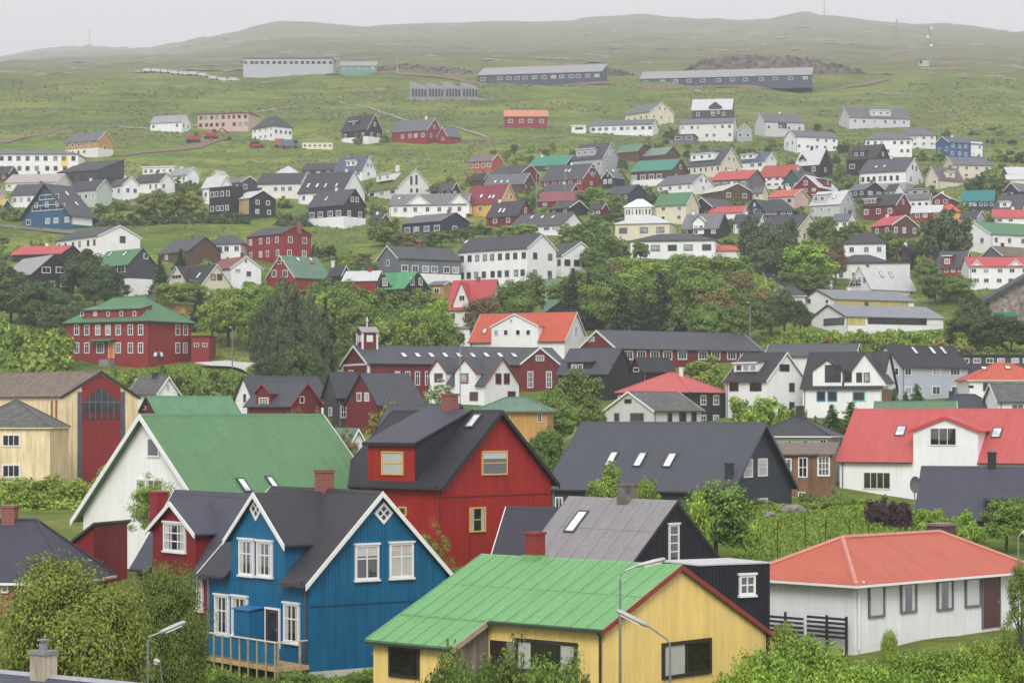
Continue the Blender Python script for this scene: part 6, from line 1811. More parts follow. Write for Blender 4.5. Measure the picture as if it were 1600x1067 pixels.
def cliff(name, pts, D, thick=14, amp=2.2):
    """a quarry face: rough rock wall between a top and a bottom row"""
    nx, nz = 70, 10
    xs_ = np.linspace(pts[0][0], pts[-1][0], nx)
    top = np.interp(xs_, [p[0] for p in pts], [p[1] for p in pts])
    bot = np.interp(xs_, [p[0] for p in pts], [p[2] for p in pts])
    V = []
    for j in range(nz + 3):
        f = min(1.0, j / nz)
        for i in range(nx):
            y_ = bot[i] * (1 - f) + top[i] * f
            d = D + f * 5.0 + (rng.random() - 0.5) * amp * 2 + (0 if j <= nz else (j - nz) * thick / 2)
            p = at(xs_[i], y_, D + f * 5.0)
            V.append((p.x, d, p.z + (rng.random() - 0.5) * amp * 0.5 - (0 if j <= nz else (j - nz) * 1.2)))
    V = np.array(V)
    i_ = np.arange(nx * (nz + 3)).reshape(nz + 3, nx)
    f_ = np.stack([i_[:-1, :-1], i_[:-1, 1:], i_[1:, 1:], i_[1:, :-1]], -1).reshape(-1, 4)
    return kind(link(name, np_mesh(name, V, f_, plain((118, 108, 104), 0.95, noise=0.35))), 'structure')
cliff('rock_cliff', [(1066, 112, 126), (1090, 94, 128), (1150, 86, 128), (1200, 87, 128), (1260, 90, 130), (1320, 103, 131), (1386, 121, 131)], 1075)
cliff('rock_cliff', [(930, 122, 132), (950, 106, 134), (975, 110, 134), (1002, 120, 134)], 1050, amp=1.6)
cliff('rock_cliff', [(565, 106, 117), (640, 100, 119), (700, 104, 120), (750, 112, 124)], 1075, amp=1.4)

def stone_church():
    """rough stone building with a steep sweeping roof at the frame's edge"""
    D = 425.0
    c = at(1546, 508, D)
    t = thing('stone_church', 'rough grey stone church with steep sweeping dark roof edge', 'church', (c.x, D, c.z))
    m, nt, bs = nmat('rubble_stone')
    tc = nd(nt, 'ShaderNodeTexCoord')
    vo = nd(nt, 'ShaderNodeTexVoronoi')
    vo.inputs['Scale'].default_value = 1.6
    nt.links.new(tc.outputs['Object'], vo.inputs['Vector'])
    rr = ramp(nt, [(0.0, lin((96, 84, 80))), (0.5, lin((140, 128, 120))), (1.0, lin((168, 158, 150)))])
    nt.links.new(vo.outputs['Color'], rr.inputs[0])
    nt.links.new(rr.outputs[0], bs.inputs['Base Color'])
    bp = nd(nt, 'ShaderNodeBump')
    bp.inputs['Distance'].default_value = 0.15
    nt.links.new(vo.outputs['Distance'], bp.inputs['Height'])
    nt.links.new(bp.outputs[0], bs.inputs['Normal'])
    bs.inputs['Roughness'].default_value = 0.95
    k_ = D / FPX
    MB().prism([(0, -6), (16, -6), (16, 10), (9, 9.6), (0.0, 4.6)], 0, 9, 'y').build('wall', m, t)
    MB().prism([(-2.8, 2.95), (8.6, 9.55), (8.6, 10.2), (-2.8, 3.6)], -1.2, 9.5, 'y').build('roof', SLATE2, t)
    MB().box(0.6, 4.6, -2.2, -0.002, -6, 1.4).build('porch', m, t)
    MB().prism([(0.2, 1.41), (5.0, 1.41), (4.2, 2.3), (1.0, 2.3)], -2.6, -0.003, 'y').build('porch_roof', TEALR, t)
stone_church()

def lamp_post(name, label, foot, h, path, head, mat=METAL, r=0.07, cat='street lamp'):
    """foot in world space; path and head are offsets in metres from the top of the post"""
    t = thing(name, label, cat, foot)
    MB().tube([(0, 0, -0.5), (0, 0, h)], [r, r * 0.8], 8).build('pole', mat, t)
    if path:
        MB().tube([(0, 0, h - 0.02)] + [(a, b, h + c) for a, b, c in path], r * 0.6, 7).build('arm', mat, t)
        a, b, c = path[-1]
        e = Vector(head)
        p = Vector((a, b, h + c))
        d = e.normalized()
        s_ = d.cross(Vector((0, 0, 1))).normalized()
        m = MB()
        L_ = e.length
        up = s_.cross(d)
        prof = [(0.0, 0.05), (0.12, 0.10), (0.6, 0.12), (0.92, 0.11), (1.0, 0.05)]
        n = 8
        for f_, w in prof:
            for q in range(n):
                an = 2 * math.pi * q / n
                v = p + e * f_ + s_ * math.cos(an) * w * 1.15 + up * math.sin(an) * w * 0.7
                m.v.append(tuple(v))
        for i in range(len(prof) - 1):
            for q in range(n):
                m.f.append((i * n + q, i * n + (q + 1) % n, (i + 1) * n + (q + 1) % n, (i + 1) * n + q))
        m.f.append(tuple(range(n)))
        m.f.append(tuple((len(prof) - 1) * n + q for q in range(n)))
        hd = m.build('lamp_head', plain((176, 176, 172), 0.45, noise=0.2), t)
        c_ = p + e * 0.55 - up * 0.06 * (1 if up.z > 0 else -1)
        g = MB().box(-L_ * 0.3, L_ * 0.3, -0.09, 0.09, -0.035, 0.0)
        gl = g.build('lamp_glass', plain((214, 214, 208), 0.3), t)
        gl.location = c_
        gl.rotation_euler = d.to_track_quat('X', 'Z').to_euler()
    return t
def px_lamp(label, px, ytop, D, path_px, head_px, r=0.06):
    """street lamp given by the column of its post and the picture points of arm and head"""
    top = at(px, ytop, D)
    g = gz(top.x, D)
    s = D / FPX
    path = [((a - px) * s, 0.0, (ytop - b) * s) for a, b in path_px]
    a, b = path_px[-1]
    head = ((head_px[0] - a) * s, 0.0, (b - head_px[1]) * s)
    return lamp_post('street_lamp', label, (top.x, D, g), top.z - g, path, head, r=r)
px_lamp('street lamp with upward tilted head before the green roof of the yellow house', 969, 905, 76, [(971, 896), (978, 891), (994, 884)], (1040, 873), 0.05)
px_lamp('street lamp with drooping head before the yellow gable wall', 1047, 1012, 70, [(1046, 1004), (1042, 998), (1013, 978)], (963, 953), 0.045)
px_lamp('street lamp with white head beside the maple', 231, 1000, 74, [(232, 995), (248, 989)], (290, 971), 0.045)
px_lamp('small lamp with curled top beside the tilted street lamp', 256, 1090, 76, [(250, 1034)], (240, 1031), 0.03)
px_lamp('lamp post by the garden of the salmon-roofed bungalow', 1591, 838, 84, [(1596, 833)], (1606, 830), 0.03)
px_lamp('lamp post beside the concrete road by the red hall', 363, 514, 350, [(362, 512)], (358, 511), 0.09)
px_lamp('lamp post beside the whitish boarded house', 928, 618, 262, [(928, 617)], (934, 616), 0.08)
px_lamp('black lamp post before the white gabled house with red trim', 719, 540, 255, [(719, 539)], (724, 538), 0.07)
px_lamp('lamp post by the grove path above the red school hall', 1172, 474, 385, [(1171, 473)], (1166, 472), 0.09)
px_lamp('lamp post on the slope below the white church hall', 1467, 446, 455, [(1467, 445)], (1473, 444), 0.09)
px_lamp('tall pale pole on the slope beside the blue and white house', 1547, 216, 660, [(1547, 215)], (1550, 215), 0.14)
px_lamp('lamp post in front of the red gabled house with slate roof', 883, 268, 600, [(883, 267)], (887, 267), 0.12)
px_lamp('lamp post beside the dark house with three roof windows', 838, 272, 590, [(838, 271)], (842, 271), 0.12)

def dish_on_wall():
    p = at(1429, 757, 168)
    t = thing('satellite_dish', 'grey satellite dish on a pole beside the slate roof', 'satellite dish', (p.x, p.y, gz(p.x, p.y)))
    z = p.z - gz(p.x, p.y)
    MB().tube([(0, 0, -0.3), (0, 0, z)], 0.05, 7).build('pole', METAL, t)
    m = MB()
    rings = [(0.02, 0.02), (0.3, 0.04), (0.55, 0.12), (0.66, 0.2)]
    n = 18
    for r_, d_ in rings:
        for q in range(n):
            a = 2 * math.pi * q / n
            m.v.append((math.cos(a) * r_ * 0.6, -0.1 - d_, z + math.sin(a) * r_ * 0.95))
    for i in range(len(rings) - 1):
        for q in range(n):
            m.f.append((i * n + q, i * n + (q + 1) % n, (i + 1) * n + (q + 1) % n, (i + 1) * n + q))
    m.build('dish', plain((96, 98, 104), 0.6), t)
    MB().tube([(0, -0.2, z - 0.5), (0, -0.8, z)], 0.025, 6).build('feed_arm', METAL, t)
dish_on_wall()

# ------------------------------------------------------------------ vehicles
def car(label, px, py, col, D=None, ln=4.3, hh=1.5, kind_='car', rz=0.0, group=None):
    b = on_ground(px, py, D)
    t = thing('parked_' + kind_, label, kind_, (b.x, b.y, b.z + 0.3), rz, group)
    m = plain(col, 0.35, spec=0.5)
    a = ln / 2
    if kind_ == 'car':
        prof = [(-a, 0.3), (a, 0.3), (a, 0.75), (a * 0.55, 0.9), (a * 0.25, hh), (-a * 0.6, hh), (-a * 0.92, 0.95), (-a, 0.85)]
        glassp = [(a * 0.5, 0.93), (a * 0.22, hh - 0.1), (-a * 0.55, hh - 0.1), (-a * 0.8, 0.97)]
    else:
        prof = [(-a, 0.35), (a, 0.35), (a, 1.1), (a * 0.86, hh), (-a, hh)]
        glassp = [(a * 0.95, 1.15), (a * 0.82, hh - 0.15), (a * 0.45, hh - 0.15), (a * 0.45, 1.15)]
    MB().prism(prof, -0.85, 0.85, 'y').build('body', m, t)
    MB().prism(glassp, -0.87, 0.87, 'y').build('windows', glass(0), t)
    for sx in (-0.62, 0.62):
        for sy in (-0.8, 0.8):
            MB().tube([(sx * a, sy - 0.12, 0.32), (sx * a, sy + 0.12, 0.32)], 0.33, 10).build('wheel', plain((30, 30, 32), 0.8), t)
for i, (x_, y_) in enumerate([(232, 109), (246, 110), (258, 110), (274, 110), (290, 110), (303, 109), (318, 110), (334, 109), (350, 109), (366, 109)]):
    car('white vehicle in the row beside the hilltop hotel, ' + ('leftmost' if i == 0 else 'rightmost' if i == 9 else ('second', 'third', 'fourth', 'fifth', 'sixth', 'seventh', 'eighth', 'ninth')[i - 1] + ' from the left'), x_, y_, (196, 197, 202), 1045, 4.6, 1.7, 'van', rz=random.uniform(-0.2, 0.2), group='white vehicles beside the hotel')
car('red car parked alone on the grassy slope', 401, 232, (160, 40, 48), None, 5.2, 1.9, 'car')
car('grey-blue truck parked beside the cream cabins on the slope', 453, 233, (96, 108, 128), None, 6.0, 2.5, 'van')
car('orange van parked beside the grey-blue truck', 437, 232, (176, 92, 60), None, 3.2, 2.5, 'van')
def long_cabin():
    b = on_ground(496, 234)
    t = thing('site_cabin', 'row-windowed long cream site cabin on the grassy slope', 'cabin', b)
    w = 47 * b.y / FPX
    MB().box(-w / 2, w / 2, 0, 3, -0.6, 2.1).build('wall', paint((226, 220, 190)), t)
    MB().box(-w / 2 - 0.1, w / 2 + 0.1, -0.1, 3.1, 2.101, 2.25).build('roof', WROOF, t)
    for i in range(6):
        window(t, Vector((-w / 2 + (i + 0.5) * w / 6, -0.031, 1.2)), 0, 0.9, 0.8, 'one', WHITE, tone=0)
long_cabin()
def digger(px, py, label, col):
    b = on_ground(px, py)
    t = thing('excavator', label, 'excavator', b, 0.3)
    m = plain(col, 0.5)
    MB().box(-2.2, 2.2, -1.2, 1.2, 0.2, 1.0).build('track', plain((52, 50, 50), 0.9), t)
    MB().box(-1.8, 1.6, -1.1, 1.1, 1.05, 2.2).build('body', m, t)
    MB().box(0.2, 1.5, -1.0, 0.2, 2.21, 3.3).build('cab', glass(1), t)
    MB().tube([(1.5, 0.6, 1.9), (3.6, 0.6, 4.0), (5.8, 0.6, 2.6)], 0.28, 6).build('boom', m, t)
    MB().tube([(5.8, 0.6, 2.6), (6.2, 0.6, 1.0)], 0.22, 6).build('stick', m, t)
    MB().box(5.6, 6.8, 0.0, 1.2, 0.2, 1.0).build('bucket', plain((60, 58, 58), 0.8), t)
digger(302, 226, 'red excavator working beside the dirt road on the slope', (176, 52, 54))
digger(330, 221, 'second red excavator further along the dirt road', (170, 60, 56))

# ------------------------------------------------------------------ people before the red hall
def person(px, D, label, top, leg, lean=0.0):
    b = on_ground(px, 566, D)
    b.z = max(b.z, at(px, 566, D).z)
    t = thing('person', label, 'person', b, random.uniform(-0.6, 0.6))
    v = [(0, 0, 0.95), (0, 0, 1.2), (0, 0.0, 1.42), (0, -0.01, 1.52), (0, -0.02, 1.62), (0, -0.02, 1.74),
         (0.19, 0, 1.40), (0.25, 0.02, 1.12), (0.25, -0.06, 0.88), (-0.19, 0, 1.40), (-0.25, 0.02, 1.12), (-0.25, -0.06, 0.88),
         (0.10, 0, 0.88), (0.12, -0.03, 0.48), (0.12, 0.02, 0.08), (0.12, -0.14, 0.04), (-0.10, 0, 0.88), (-0.12, 0.03, 0.48), (-0.12, 0.06, 0.08), (-0.12, -0.1, 0.04)]
    e = [(0, 1), (1, 2), (2, 3), (3, 4), (4, 5), (2, 6), (6, 7), (7, 8), (2, 9), (9, 10), (10, 11), (0, 12), (12, 13), (13, 14), (14, 15), (0, 16), (16, 17), (17, 18), (18, 19)]
    rad = [0.15, 0.15, 0.14, 0.06, 0.095, 0.09, 0.075, 0.055, 0.04, 0.075, 0.055, 0.04, 0.1, 0.07, 0.05, 0.04, 0.1, 0.07, 0.05, 0.04]
    me = bpy.data.meshes.new('body')
    me.from_pydata(v, e, [])
    o = link('body', me, t)
    sk = o.modifiers.new('skin', 'SKIN')
    for i, r_ in enumerate(rad):
        me.skin_vertices[0].data[i].radius = (r_, r_)
    me.skin_vertices[0].data[0].use_root = True
    sd = o.modifiers.new('sub', 'SUBSURF')
    sd.levels = sd.render_levels = 1
    m, nt, bs = nmat('clothing')
    tc = nd(nt, 'ShaderNodeTexCoord')
    sp = nd(nt, 'ShaderNodeSeparateXYZ')
    nt.links.new(tc.outputs['Object'], sp.inputs[0])
    mr = nd(nt, 'ShaderNodeMapRange')
    mr.inputs['From Max'].default_value = 2.0
    nt.links.new(sp.outputs['Z'], mr.inputs['Value'])
    rp = ramp(nt, [(0.0, lin((40, 38, 40))), (0.05, lin(leg)), (0.46, lin(top)), (0.755, lin((200, 160, 140))), (0.86, lin((70, 52, 40)))])
    rp.color_ramp.interpolation = 'CONSTANT'
    nt.links.new(mr.outputs[0], rp.inputs[0])
    nt.links.new(rp.outputs[0], bs.inputs['Base Color'])
    me.materials.append(m)
person(243, 362, 'person in white top, leftmost of three before the red hall', (226, 226, 226), (60, 60, 66))
person(248, 361, 'person in black clothes between two people in white', (30, 30, 34), (30, 30, 34))
person(252, 362, 'person in white top with dark trousers beside the person in black', (220, 216, 214), (36, 36, 44))
# ------------------------------------------------------------------ trees and shrubs
def leaf_mesh(name, C_, N_, S_, mat, asp=0.55):
    """one small four-cornered leaf at every point C_, facing N_, of length S_"""
    n = len(C_)
    N_ = N_ / np.maximum(np.linalg.norm(N_, axis=1, keepdims=True), 1e-6)
    r_ = rng.normal(size=(n, 3))
    T = np.cross(N_, r_)
    T /= np.maximum(np.linalg.norm(T, axis=1, keepdims=True), 1e-6)
    B = np.cross(N_, T)
    s = S_[:, None]
    v = np.stack([C_ - T * s * 0.5, C_ + B * s * asp * 0.5 + N_ * s * 0.06, C_ + T * s * 0.5, C_ - B * s * asp * 0.5 + N_ * s * 0.06], 1).reshape(-1, 3)
    f = np.arange(4 * n).reshape(n, 4)
    return np_mesh(name, v, f, mat)

def crown_points(nc, nl, flat=0.0, spread=0.30, zmin=-0.55, squash=1.0, core=0.25, seed=0):
    """clumps of leaves on the outside of an uneven crown of radius 1"""
    d = rng.normal(size=(nc, 3))
    d /= np.linalg.norm(d, axis=1, keepdims=True)
    d[:, 2] = np.where(d[:, 2] < zmin, -d[:, 2], d[:, 2])
    lump = 0.80 + 0.28 * np.sin(d[:, 0] * 4.1 + seed) * np.cos(d[:, 1] * 3.7 + seed * 2) + 0.16 * rng.normal(size=nc)
    rad = np.clip(lump, 0.35, 1.12) * np.where(rng.random(nc) < core, 0.6, 0.86)
    cc = d * rad[:, None]
    cr = spread * (0.65 + 0.7 * rng.random(nc))
    which = rng.integers(0, nc, nl)
    q = rng.normal(size=(nl, 3))
    q /= np.linalg.norm(q, axis=1, keepdims=True)
    rr = rng.random(nl) ** 0.45
    P = cc[which] + q * (cr[which] * rr)[:, None] * np.array([1.0, 1.0, 0.62])
    N_ = q * 0.55 + d[which] * 0.35 + np.array([0, 0, 0.55]) + rng.normal(size=(nl, 3)) * 0.45
    P[:, 2] *= squash
    return P, N_

def broad_crown(name, nc, nl, leaf, mat, **kw):
    P, N_ = crown_points(nc, nl, **kw)
    S_ = leaf * (0.7 + 0.6 * rng.random(nl))
    return leaf_mesh(name, P, N_, S_, mat)

def conifer_crown(name, whorls, per, leaf, mat, ragged=0.25):
    """tiers of drooping branches on a unit-high spire, radius about 0.3"""
    Cs, Ns = [], []
    lop = rng.random() * 6
    for i in range(whorls):
        f = (i + 0.5) / whorls
        z = 0.06 + 0.94 * f
        rmax = (1 - f) ** 0.85 * 0.33 + 0.015
        nb = max(4, int(10 * (1 - f) + 4))
        for b in range(nb):
            a = rng.random() * 2 * math.pi
            r_ = rmax * (1 - ragged + 2 * ragged * rng.random()) * (0.8 + 0.35 * math.sin(a * 2 + lop) * math.sin(f * 9 + lop))
            n = max(6, int(per * r_ / 0.33))
            t = rng.random(n) ** 0.7
            side = rng.normal(size=n) * 0.055 * (0.4 + r_ / 0.33)
            up = rng.normal(size=n) * 0.012
            x = np.cos(a) * t * r_ - np.sin(a) * side
            y = np.sin(a) * t * r_ + np.cos(a) * side
            zz = z - t * r_ * 0.28 + t * t * r_ * 0.12 + up
            Cs.append(np.stack([x, y, zz], 1))
            Ns.append(np.tile([np.cos(a) * 0.4, np.sin(a) * 0.4, 1.0], (n, 1)) + rng.normal(size=(n, 3)) * 0.45)
    P, N_ = np.concatenate(Cs), np.concatenate(Ns)
    return leaf_mesh(name, P, N_, leaf * (0.6 + 0.8 * rng.random(len(P))), mat, 0.38)

def trunk_mesh(name, h, r0, limbs, reach, seed, mat=BARK):
    rnd = random.Random(seed)
    m = MB()
    m.tube([(0, 0, -0.08 * h), (0.02 * h, 0, 0.35 * h), (-0.01 * h, 0.02 * h, 0.7 * h), (0.02 * h, 0, h)], [r0, r0 * 0.8, r0 * 0.5, r0 * 0.12], 7)
    for i in range(limbs):
        a = 2 * math.pi * i / limbs + rnd.uniform(-0.4, 0.4)
        z = h * rnd.uniform(0.3, 0.75)
        l = reach * rnd.uniform(0.55, 0.95)
        m.tube([(0, 0, z), (math.cos(a) * l * 0.5, math.sin(a) * l * 0.5, z + l * 0.42), (math.cos(a) * l, math.sin(a) * l, z + l * 0.7)], [r0 * 0.45, r0 * 0.28, r0 * 0.06], 5)
    return m.mesh(name, mat)

GREENL = leafmat([(100, 128, 40), (132, 164, 54), (156, 182, 70), (118, 148, 48), (172, 190, 88)])
GREENM = leafmat([(78, 104, 40), (104, 132, 52), (128, 152, 64), (92, 118, 46), (142, 160, 76)])
GREEND = leafmat([(58, 80, 44), (78, 102, 52), (98, 120, 62), (68, 90, 48)])
CONIF = leafmat([(46, 62, 42), (62, 80, 48), (78, 94, 58), (54, 70, 46), (92, 102, 70)])
PINE = leafmat([(62, 78, 50), (84, 100, 64), (108, 124, 80), (72, 88, 56), (124, 134, 92), (54, 68, 46)])
CONIL = leafmat([(70, 98, 46), (92, 124, 56), (116, 144, 68), (82, 110, 52)])
OLIVEL = leafmat([(102, 120, 42), (118, 136, 48), (134, 150, 56), (154, 156, 68), (110, 128, 44), (150, 142, 68), (126, 144, 52)])
RUSTY = leafmat([(118, 104, 60), (142, 118, 72), (128, 124, 66), (156, 134, 84), (108, 108, 58)])
PURPLE = leafmat([(58, 36, 44), (78, 50, 58), (98, 66, 72), (64, 44, 48)])
BLOSS = leafmat([(120, 140, 84), (158, 170, 120), (196, 200, 170), (104, 128, 70)])

PROTO = {}
def proto(kind_, mat, tier, i):
    """crown meshes are shared: a few variants of each kind at each size in view"""
    key = (kind_, mat.name, tier, i)
    if key in PROTO:
        return PROTO[key]
    if kind_ == 'broad':
        nc, nl, lf = {0: (280, 95000, 0.040), 1: (110, 14000, 0.10), 2: (90, 11000, 0.11), 3: (56, 4600, 0.155)}[tier]
        me = broad_crown('crown', nc, nl, lf, mat, spread=0.27, seed=i * 1.7)
    elif kind_ == 'sparse':
        nc, nl, lf = {0: (110, 9500, 0.06), 1: (60, 2600, 0.10), 2: (40, 1500, 0.15), 3: (30, 800, 0.2)}[tier]
        me = broad_crown('crown', nc, nl, lf, mat, spread=0.2, core=0.45, seed=i * 2.3)
    elif kind_ == 'conifer':
        w, per, lf = {0: (34, 70, 0.032), 1: (28, 60, 0.048), 2: (24, 52, 0.070), 3: (18, 34, 0.095)}[tier]
        me = conifer_crown('crown', w, per, lf, mat)
    else:                                      # shrub: a low mound
        nc, nl, lf = {0: (110, 15000, 0.075), 1: (70, 5200, 0.12), 2: (40, 1900, 0.19), 3: (26, 800, 0.26)}[tier]
        P, N_ = crown_points(nc, nl, spread=0.26, zmin=0.0, seed=i * 1.3)
        P[:, 2] = np.abs(P[:, 2])
        me = leaf_mesh('foliage', P, N_, lf * (0.6 + 0.8 * rng.random(nl)), mat)
    PROTO[key] = me
    return me
TRUNKS = [trunk_mesh('trunk', 1.0, 0.035, 6, 0.42, s) for s in range(3)]
SPIRE = [trunk_mesh('trunk', 1.0, 0.020, 0, 0, 9)]

PLANTS = []        # (kind, leaves, x, y top, y base, half width, distance, label, group, category)
def T(kind_, mat, label, group, spots, D=None, name=None):
    for s in spots:
        x, yt, yb, hw = s[:4]
        d = s[4] if len(s) > 4 else (D or depth_at_row(yb))
        PLANTS.append((kind_, mat, x, yt, yb, hw, d, s[5] if len(s) > 5 else label, group, name))

T('broad', OLIVEL, 'big round maple with olive and bronze leaves before the brick house', None, [(100, 870, 1190, 128, 78)], name='maple_tree')
T('broad', GREENM, 'dense green tree between the maple and the blue house deck', None, [(262, 866, 1190, 66, 88)], name='leafy_tree')
T('sparse', GREENL, 'slender light green tree before the tall white gable', None, [(242, 740, 900, 52, 121)], name='leafy_tree')
T('shrub', GREENL, 'light green shrub below the tan wing', 'shrubs below the tan building', [(20, 735, 800, 45, 190), (70, 742, 805, 48, 185), (120, 738, 800, 40, 188), (160, 728, 795, 32, 192), (-10, 752, 815, 40, 180), (45, 765, 825, 46, 172), (100, 770, 825, 46, 172)])
T('shrub', GREENM, 'leafy shrub in front of the yellow house', 'shrubs before the yellow house', [(690, 1008, 1140, 46, 76), (740, 992, 1140, 56, 75), (790, 1000, 1140, 56, 74), (845, 1004, 1140, 56, 74), (895, 1016, 1140, 40, 75)])
T('shrub', GREENM, 'low shrub at the foot of the blue house', 'shrubs at the foot of the blue house', [(460, 1040, 1090, 38, 92), (500, 1050, 1095, 30, 92), (400, 1050, 1100, 40, 90), (350, 1046, 1100, 40, 90), (560, 1052, 1090, 26, 92)])
T('shrub', GREENL, 'bright green bush of the thicket below the salmon-roofed bungalow', 'bushes below the bungalow',
  [(1150, 1018, 1130, 62, 74), (1205, 1004, 1120, 64, 78), (1235, 968, 1070, 46, 90), (1262, 985, 1100, 58, 82), (1310, 1002, 1110, 62, 80), (1215, 1035, 1150, 70, 72), (1355, 1030, 1130, 60, 78), (1290, 1040, 1150, 70, 72), (1400, 1015, 1105, 56, 82), (1450, 1006, 1100, 60, 82), (1500, 1002, 1100, 56, 82), (1548, 990, 1090, 52, 84), (1592, 968, 1080, 52, 84), (1640, 960, 1080, 60, 82), (1430, 1040, 1150, 70, 73), (1510, 1036, 1150, 74, 73), (1590, 1020, 1150, 70, 74)])
T('shrub', GREENL, 'small rounded bush against the white bungalow wall', None, [(1390, 978, 1016, 14, 92)])
T('sparse', GREENM, 'slim green tree at the end of the white boarded bungalow', None, [(1596, 858, 1060, 34, 83)], name='leafy_tree')
T('broad', GREENM, 'dark green tree in front of the low slate-roofed house', 'trees before the low slate house', [(1572, 778, 870, 40, 140), (1615, 772, 860, 36, 145)], name='leafy_tree')
T('broad', GREENM, 'large willowy green tree beside the grey sheet roof', None, [(1120, 752, 890, 62, 132)], name='leafy_tree')
T('broad', GREENL, 'small light green tree before the big dark roof', 'small trees before the big dark roof', [(948, 728, 800, 32, 138), (1010, 745, 800, 24, 136)], name='leafy_tree')
T('shrub', GREENL, 'green shrub before the big dark roof', 'shrubs before the big dark roof', [(975, 768, 800, 30, 134), (1050, 764, 815, 34, 134), (1085, 770, 830, 36, 130), (1160, 790, 830, 34, 142)])
T('shrub', GREENL, 'bright shrub of the hedge behind the meadow', 'hedge behind the meadow', [(1190 + 27 * i, 778 + (i % 3) * 3 + max(0, i - 6) * 3, 812 + max(0, i - 6) * 4, 26, 162 - max(0, i - 6) * 3) for i in range(13)])
T('shrub', GREENM, 'darker shrub at the foot of the brown boarded house', 'shrubs by the brown house', [(1266, 764, 800, 26, 172), (1300, 762, 800, 22, 174), (1335, 768, 800, 22, 175)])
T('shrub', PURPLE, 'dark purple-leaved shrub before the white wall', 'purple shrubs', [(1372, 768, 802, 26, 154), (1402, 772, 804, 22, 152)])
T('sparse', OLIVEL, 'spindly rowan with yellowish leaves beside the red corrugated house', None, [(668, 815, 900, 40, 111)], name='rowan_tree')
T('broad', GREENM, 'green tree beside the tan hip-roofed house', 'trees by the tan house', [(905, 578, 672, 44, 258), (868, 610, 680, 34, 245), (860, 668, 715, 30, 205), (838, 676, 715, 24, 200)], name='leafy_tree')
T('broad', GREENL, 'bright green tree beside the red hip roof', None, [(1100, 556, 630, 36, 320)], name='leafy_tree')
T('shrub', GREENL, 'rounded bush below the white house with the long dormer', 'bushes below the white gabled houses', [(1160, 618, 668, 30, 280), (1195, 612, 664, 34, 282), (1228, 632, 672, 24, 276), (1250, 636, 676, 20, 276)])
T('conifer', CONIL, 'green conifer below the white two-gabled house', 'conifers below the two-gabled house', [(1300, 632, 720, 30, 240), (1330, 628, 718, 34, 242), (1275, 650, 722, 24, 238), (1355, 640, 716, 26, 244)], name='conifer_tree')
T('conifer', CONIL, 'young conifer before the lavender house', 'young conifers before the lavender house', [(1398, 606, 650, 15, 292), (1432, 600, 652, 22, 290), (1415, 612, 650, 16, 288)], name='conifer_tree')
T('sparse', RUSTY, 'rust-tinged shrub beside the dark red house', 'rusty shrubs by the dark red house', [(515, 660, 700, 26, 200), (500, 640, 690, 24, 214), (455, 632, 668, 24, 238), (545, 670, 712, 22, 196)], name='rusty_shrub')
T('sparse', OLIVEL, 'open flowering tree before the dark red gable', None, [(608, 628, 700, 44, 218)], name='rowan_tree')
T('sparse', BLOSS, 'pale blossoming tree before the white red-trimmed house', None, [(682, 592, 650, 34, 285)], name='blossom_tree')
T('shrub', GREENL, 'clipped green hedge shrub left of the red hall', 'hedge beside the red hall', [(12 + 26 * i, 500 + (i % 2) * 8 + i * 3, 560 + i * 4, 32, 372) for i in range(4)] + [(60, 535, 575, 40, 362), (30, 520, 560, 44, 372)])
T('shrub', GREENM, 'shrub on the bank below the red hall', 'shrubs on the bank below the red hall', [(185 + 22 * i, 572 + (i % 3) * 5, 605 + (i % 2) * 6, 24, 322) for i in range(10)] + [(300, 590, 620, 30, 305), (335, 596, 622, 28, 305), (372, 598, 625, 20, 300)])
T('broad', PINE, 'tall dark pine in the stand beside the red hall', 'dark pines beside the red hall', [(450, 434, 560, 26, 362), (426, 456, 560, 22, 364), (478, 462, 570, 22, 356), (408, 480, 570, 20, 358), (440, 508, 590, 24, 342), (500, 490, 585, 20, 348), (412, 545, 602, 20, 332)], name='pine_tree')
T('broad', GREEND, 'dark leafy tree at the foot of the pine stand', 'leafy trees at the foot of the pines', [(470, 535, 605, 28, 328), (494, 548, 604, 20, 330), (440, 550, 604, 18, 329)], name='leafy_tree')
T('conifer', CONIF, 'dark spruce at the edge of the pine stand by the chapel', 'dark spruces by the chapel', [(508, 466, 585, 18, 352), (462, 452, 590, 22, 346)], name='spruce_tree')
T('broad', GREENL, 'round light green tree behind the red hall', 'round trees behind the red hall', [(357, 455, 535, 40, 395), (332, 470, 530, 26, 400), (390, 478, 540, 26, 390)], name='leafy_tree')
T('broad', GREEND, 'dark leafy tree behind the hedge at the edge of town', 'dark trees beside the black house', [(18, 420, 505, 44, 418), (62, 438, 505, 40, 415), (100, 452, 508, 34, 412), (-10, 440, 510, 40, 415), (70, 470, 520, 36, 402), (120, 478, 520, 22, 402)], name='leafy_tree')
T('broad', GREEND, 'dark leafy tree before the dark green-roofed house', 'dark trees by the green-roofed house', [(135, 392, 458, 36, 448), (165, 416, 470, 34, 438), (148, 430, 475, 28, 436), (112, 402, 450, 22, 455)], name='leafy_tree')
T('broad', GREENL, 'yellow-green tree before the cream cottage', 'yellow-green trees by the cream cottage', [(270, 440, 478, 32, 436), (300, 438, 470, 26, 440), (120, 460, 500, 16, 425), (355, 448, 480, 30, 430), (395, 440, 476, 28, 432)], name='leafy_tree')
T('conifer', CONIF, 'dark narrow conifer beside the cream cottage', 'conifers by the cream cottage', [(310, 452, 505, 18, 410), (250, 402, 450, 18, 450), (283, 388, 420, 14, 478)], name='conifer_tree')
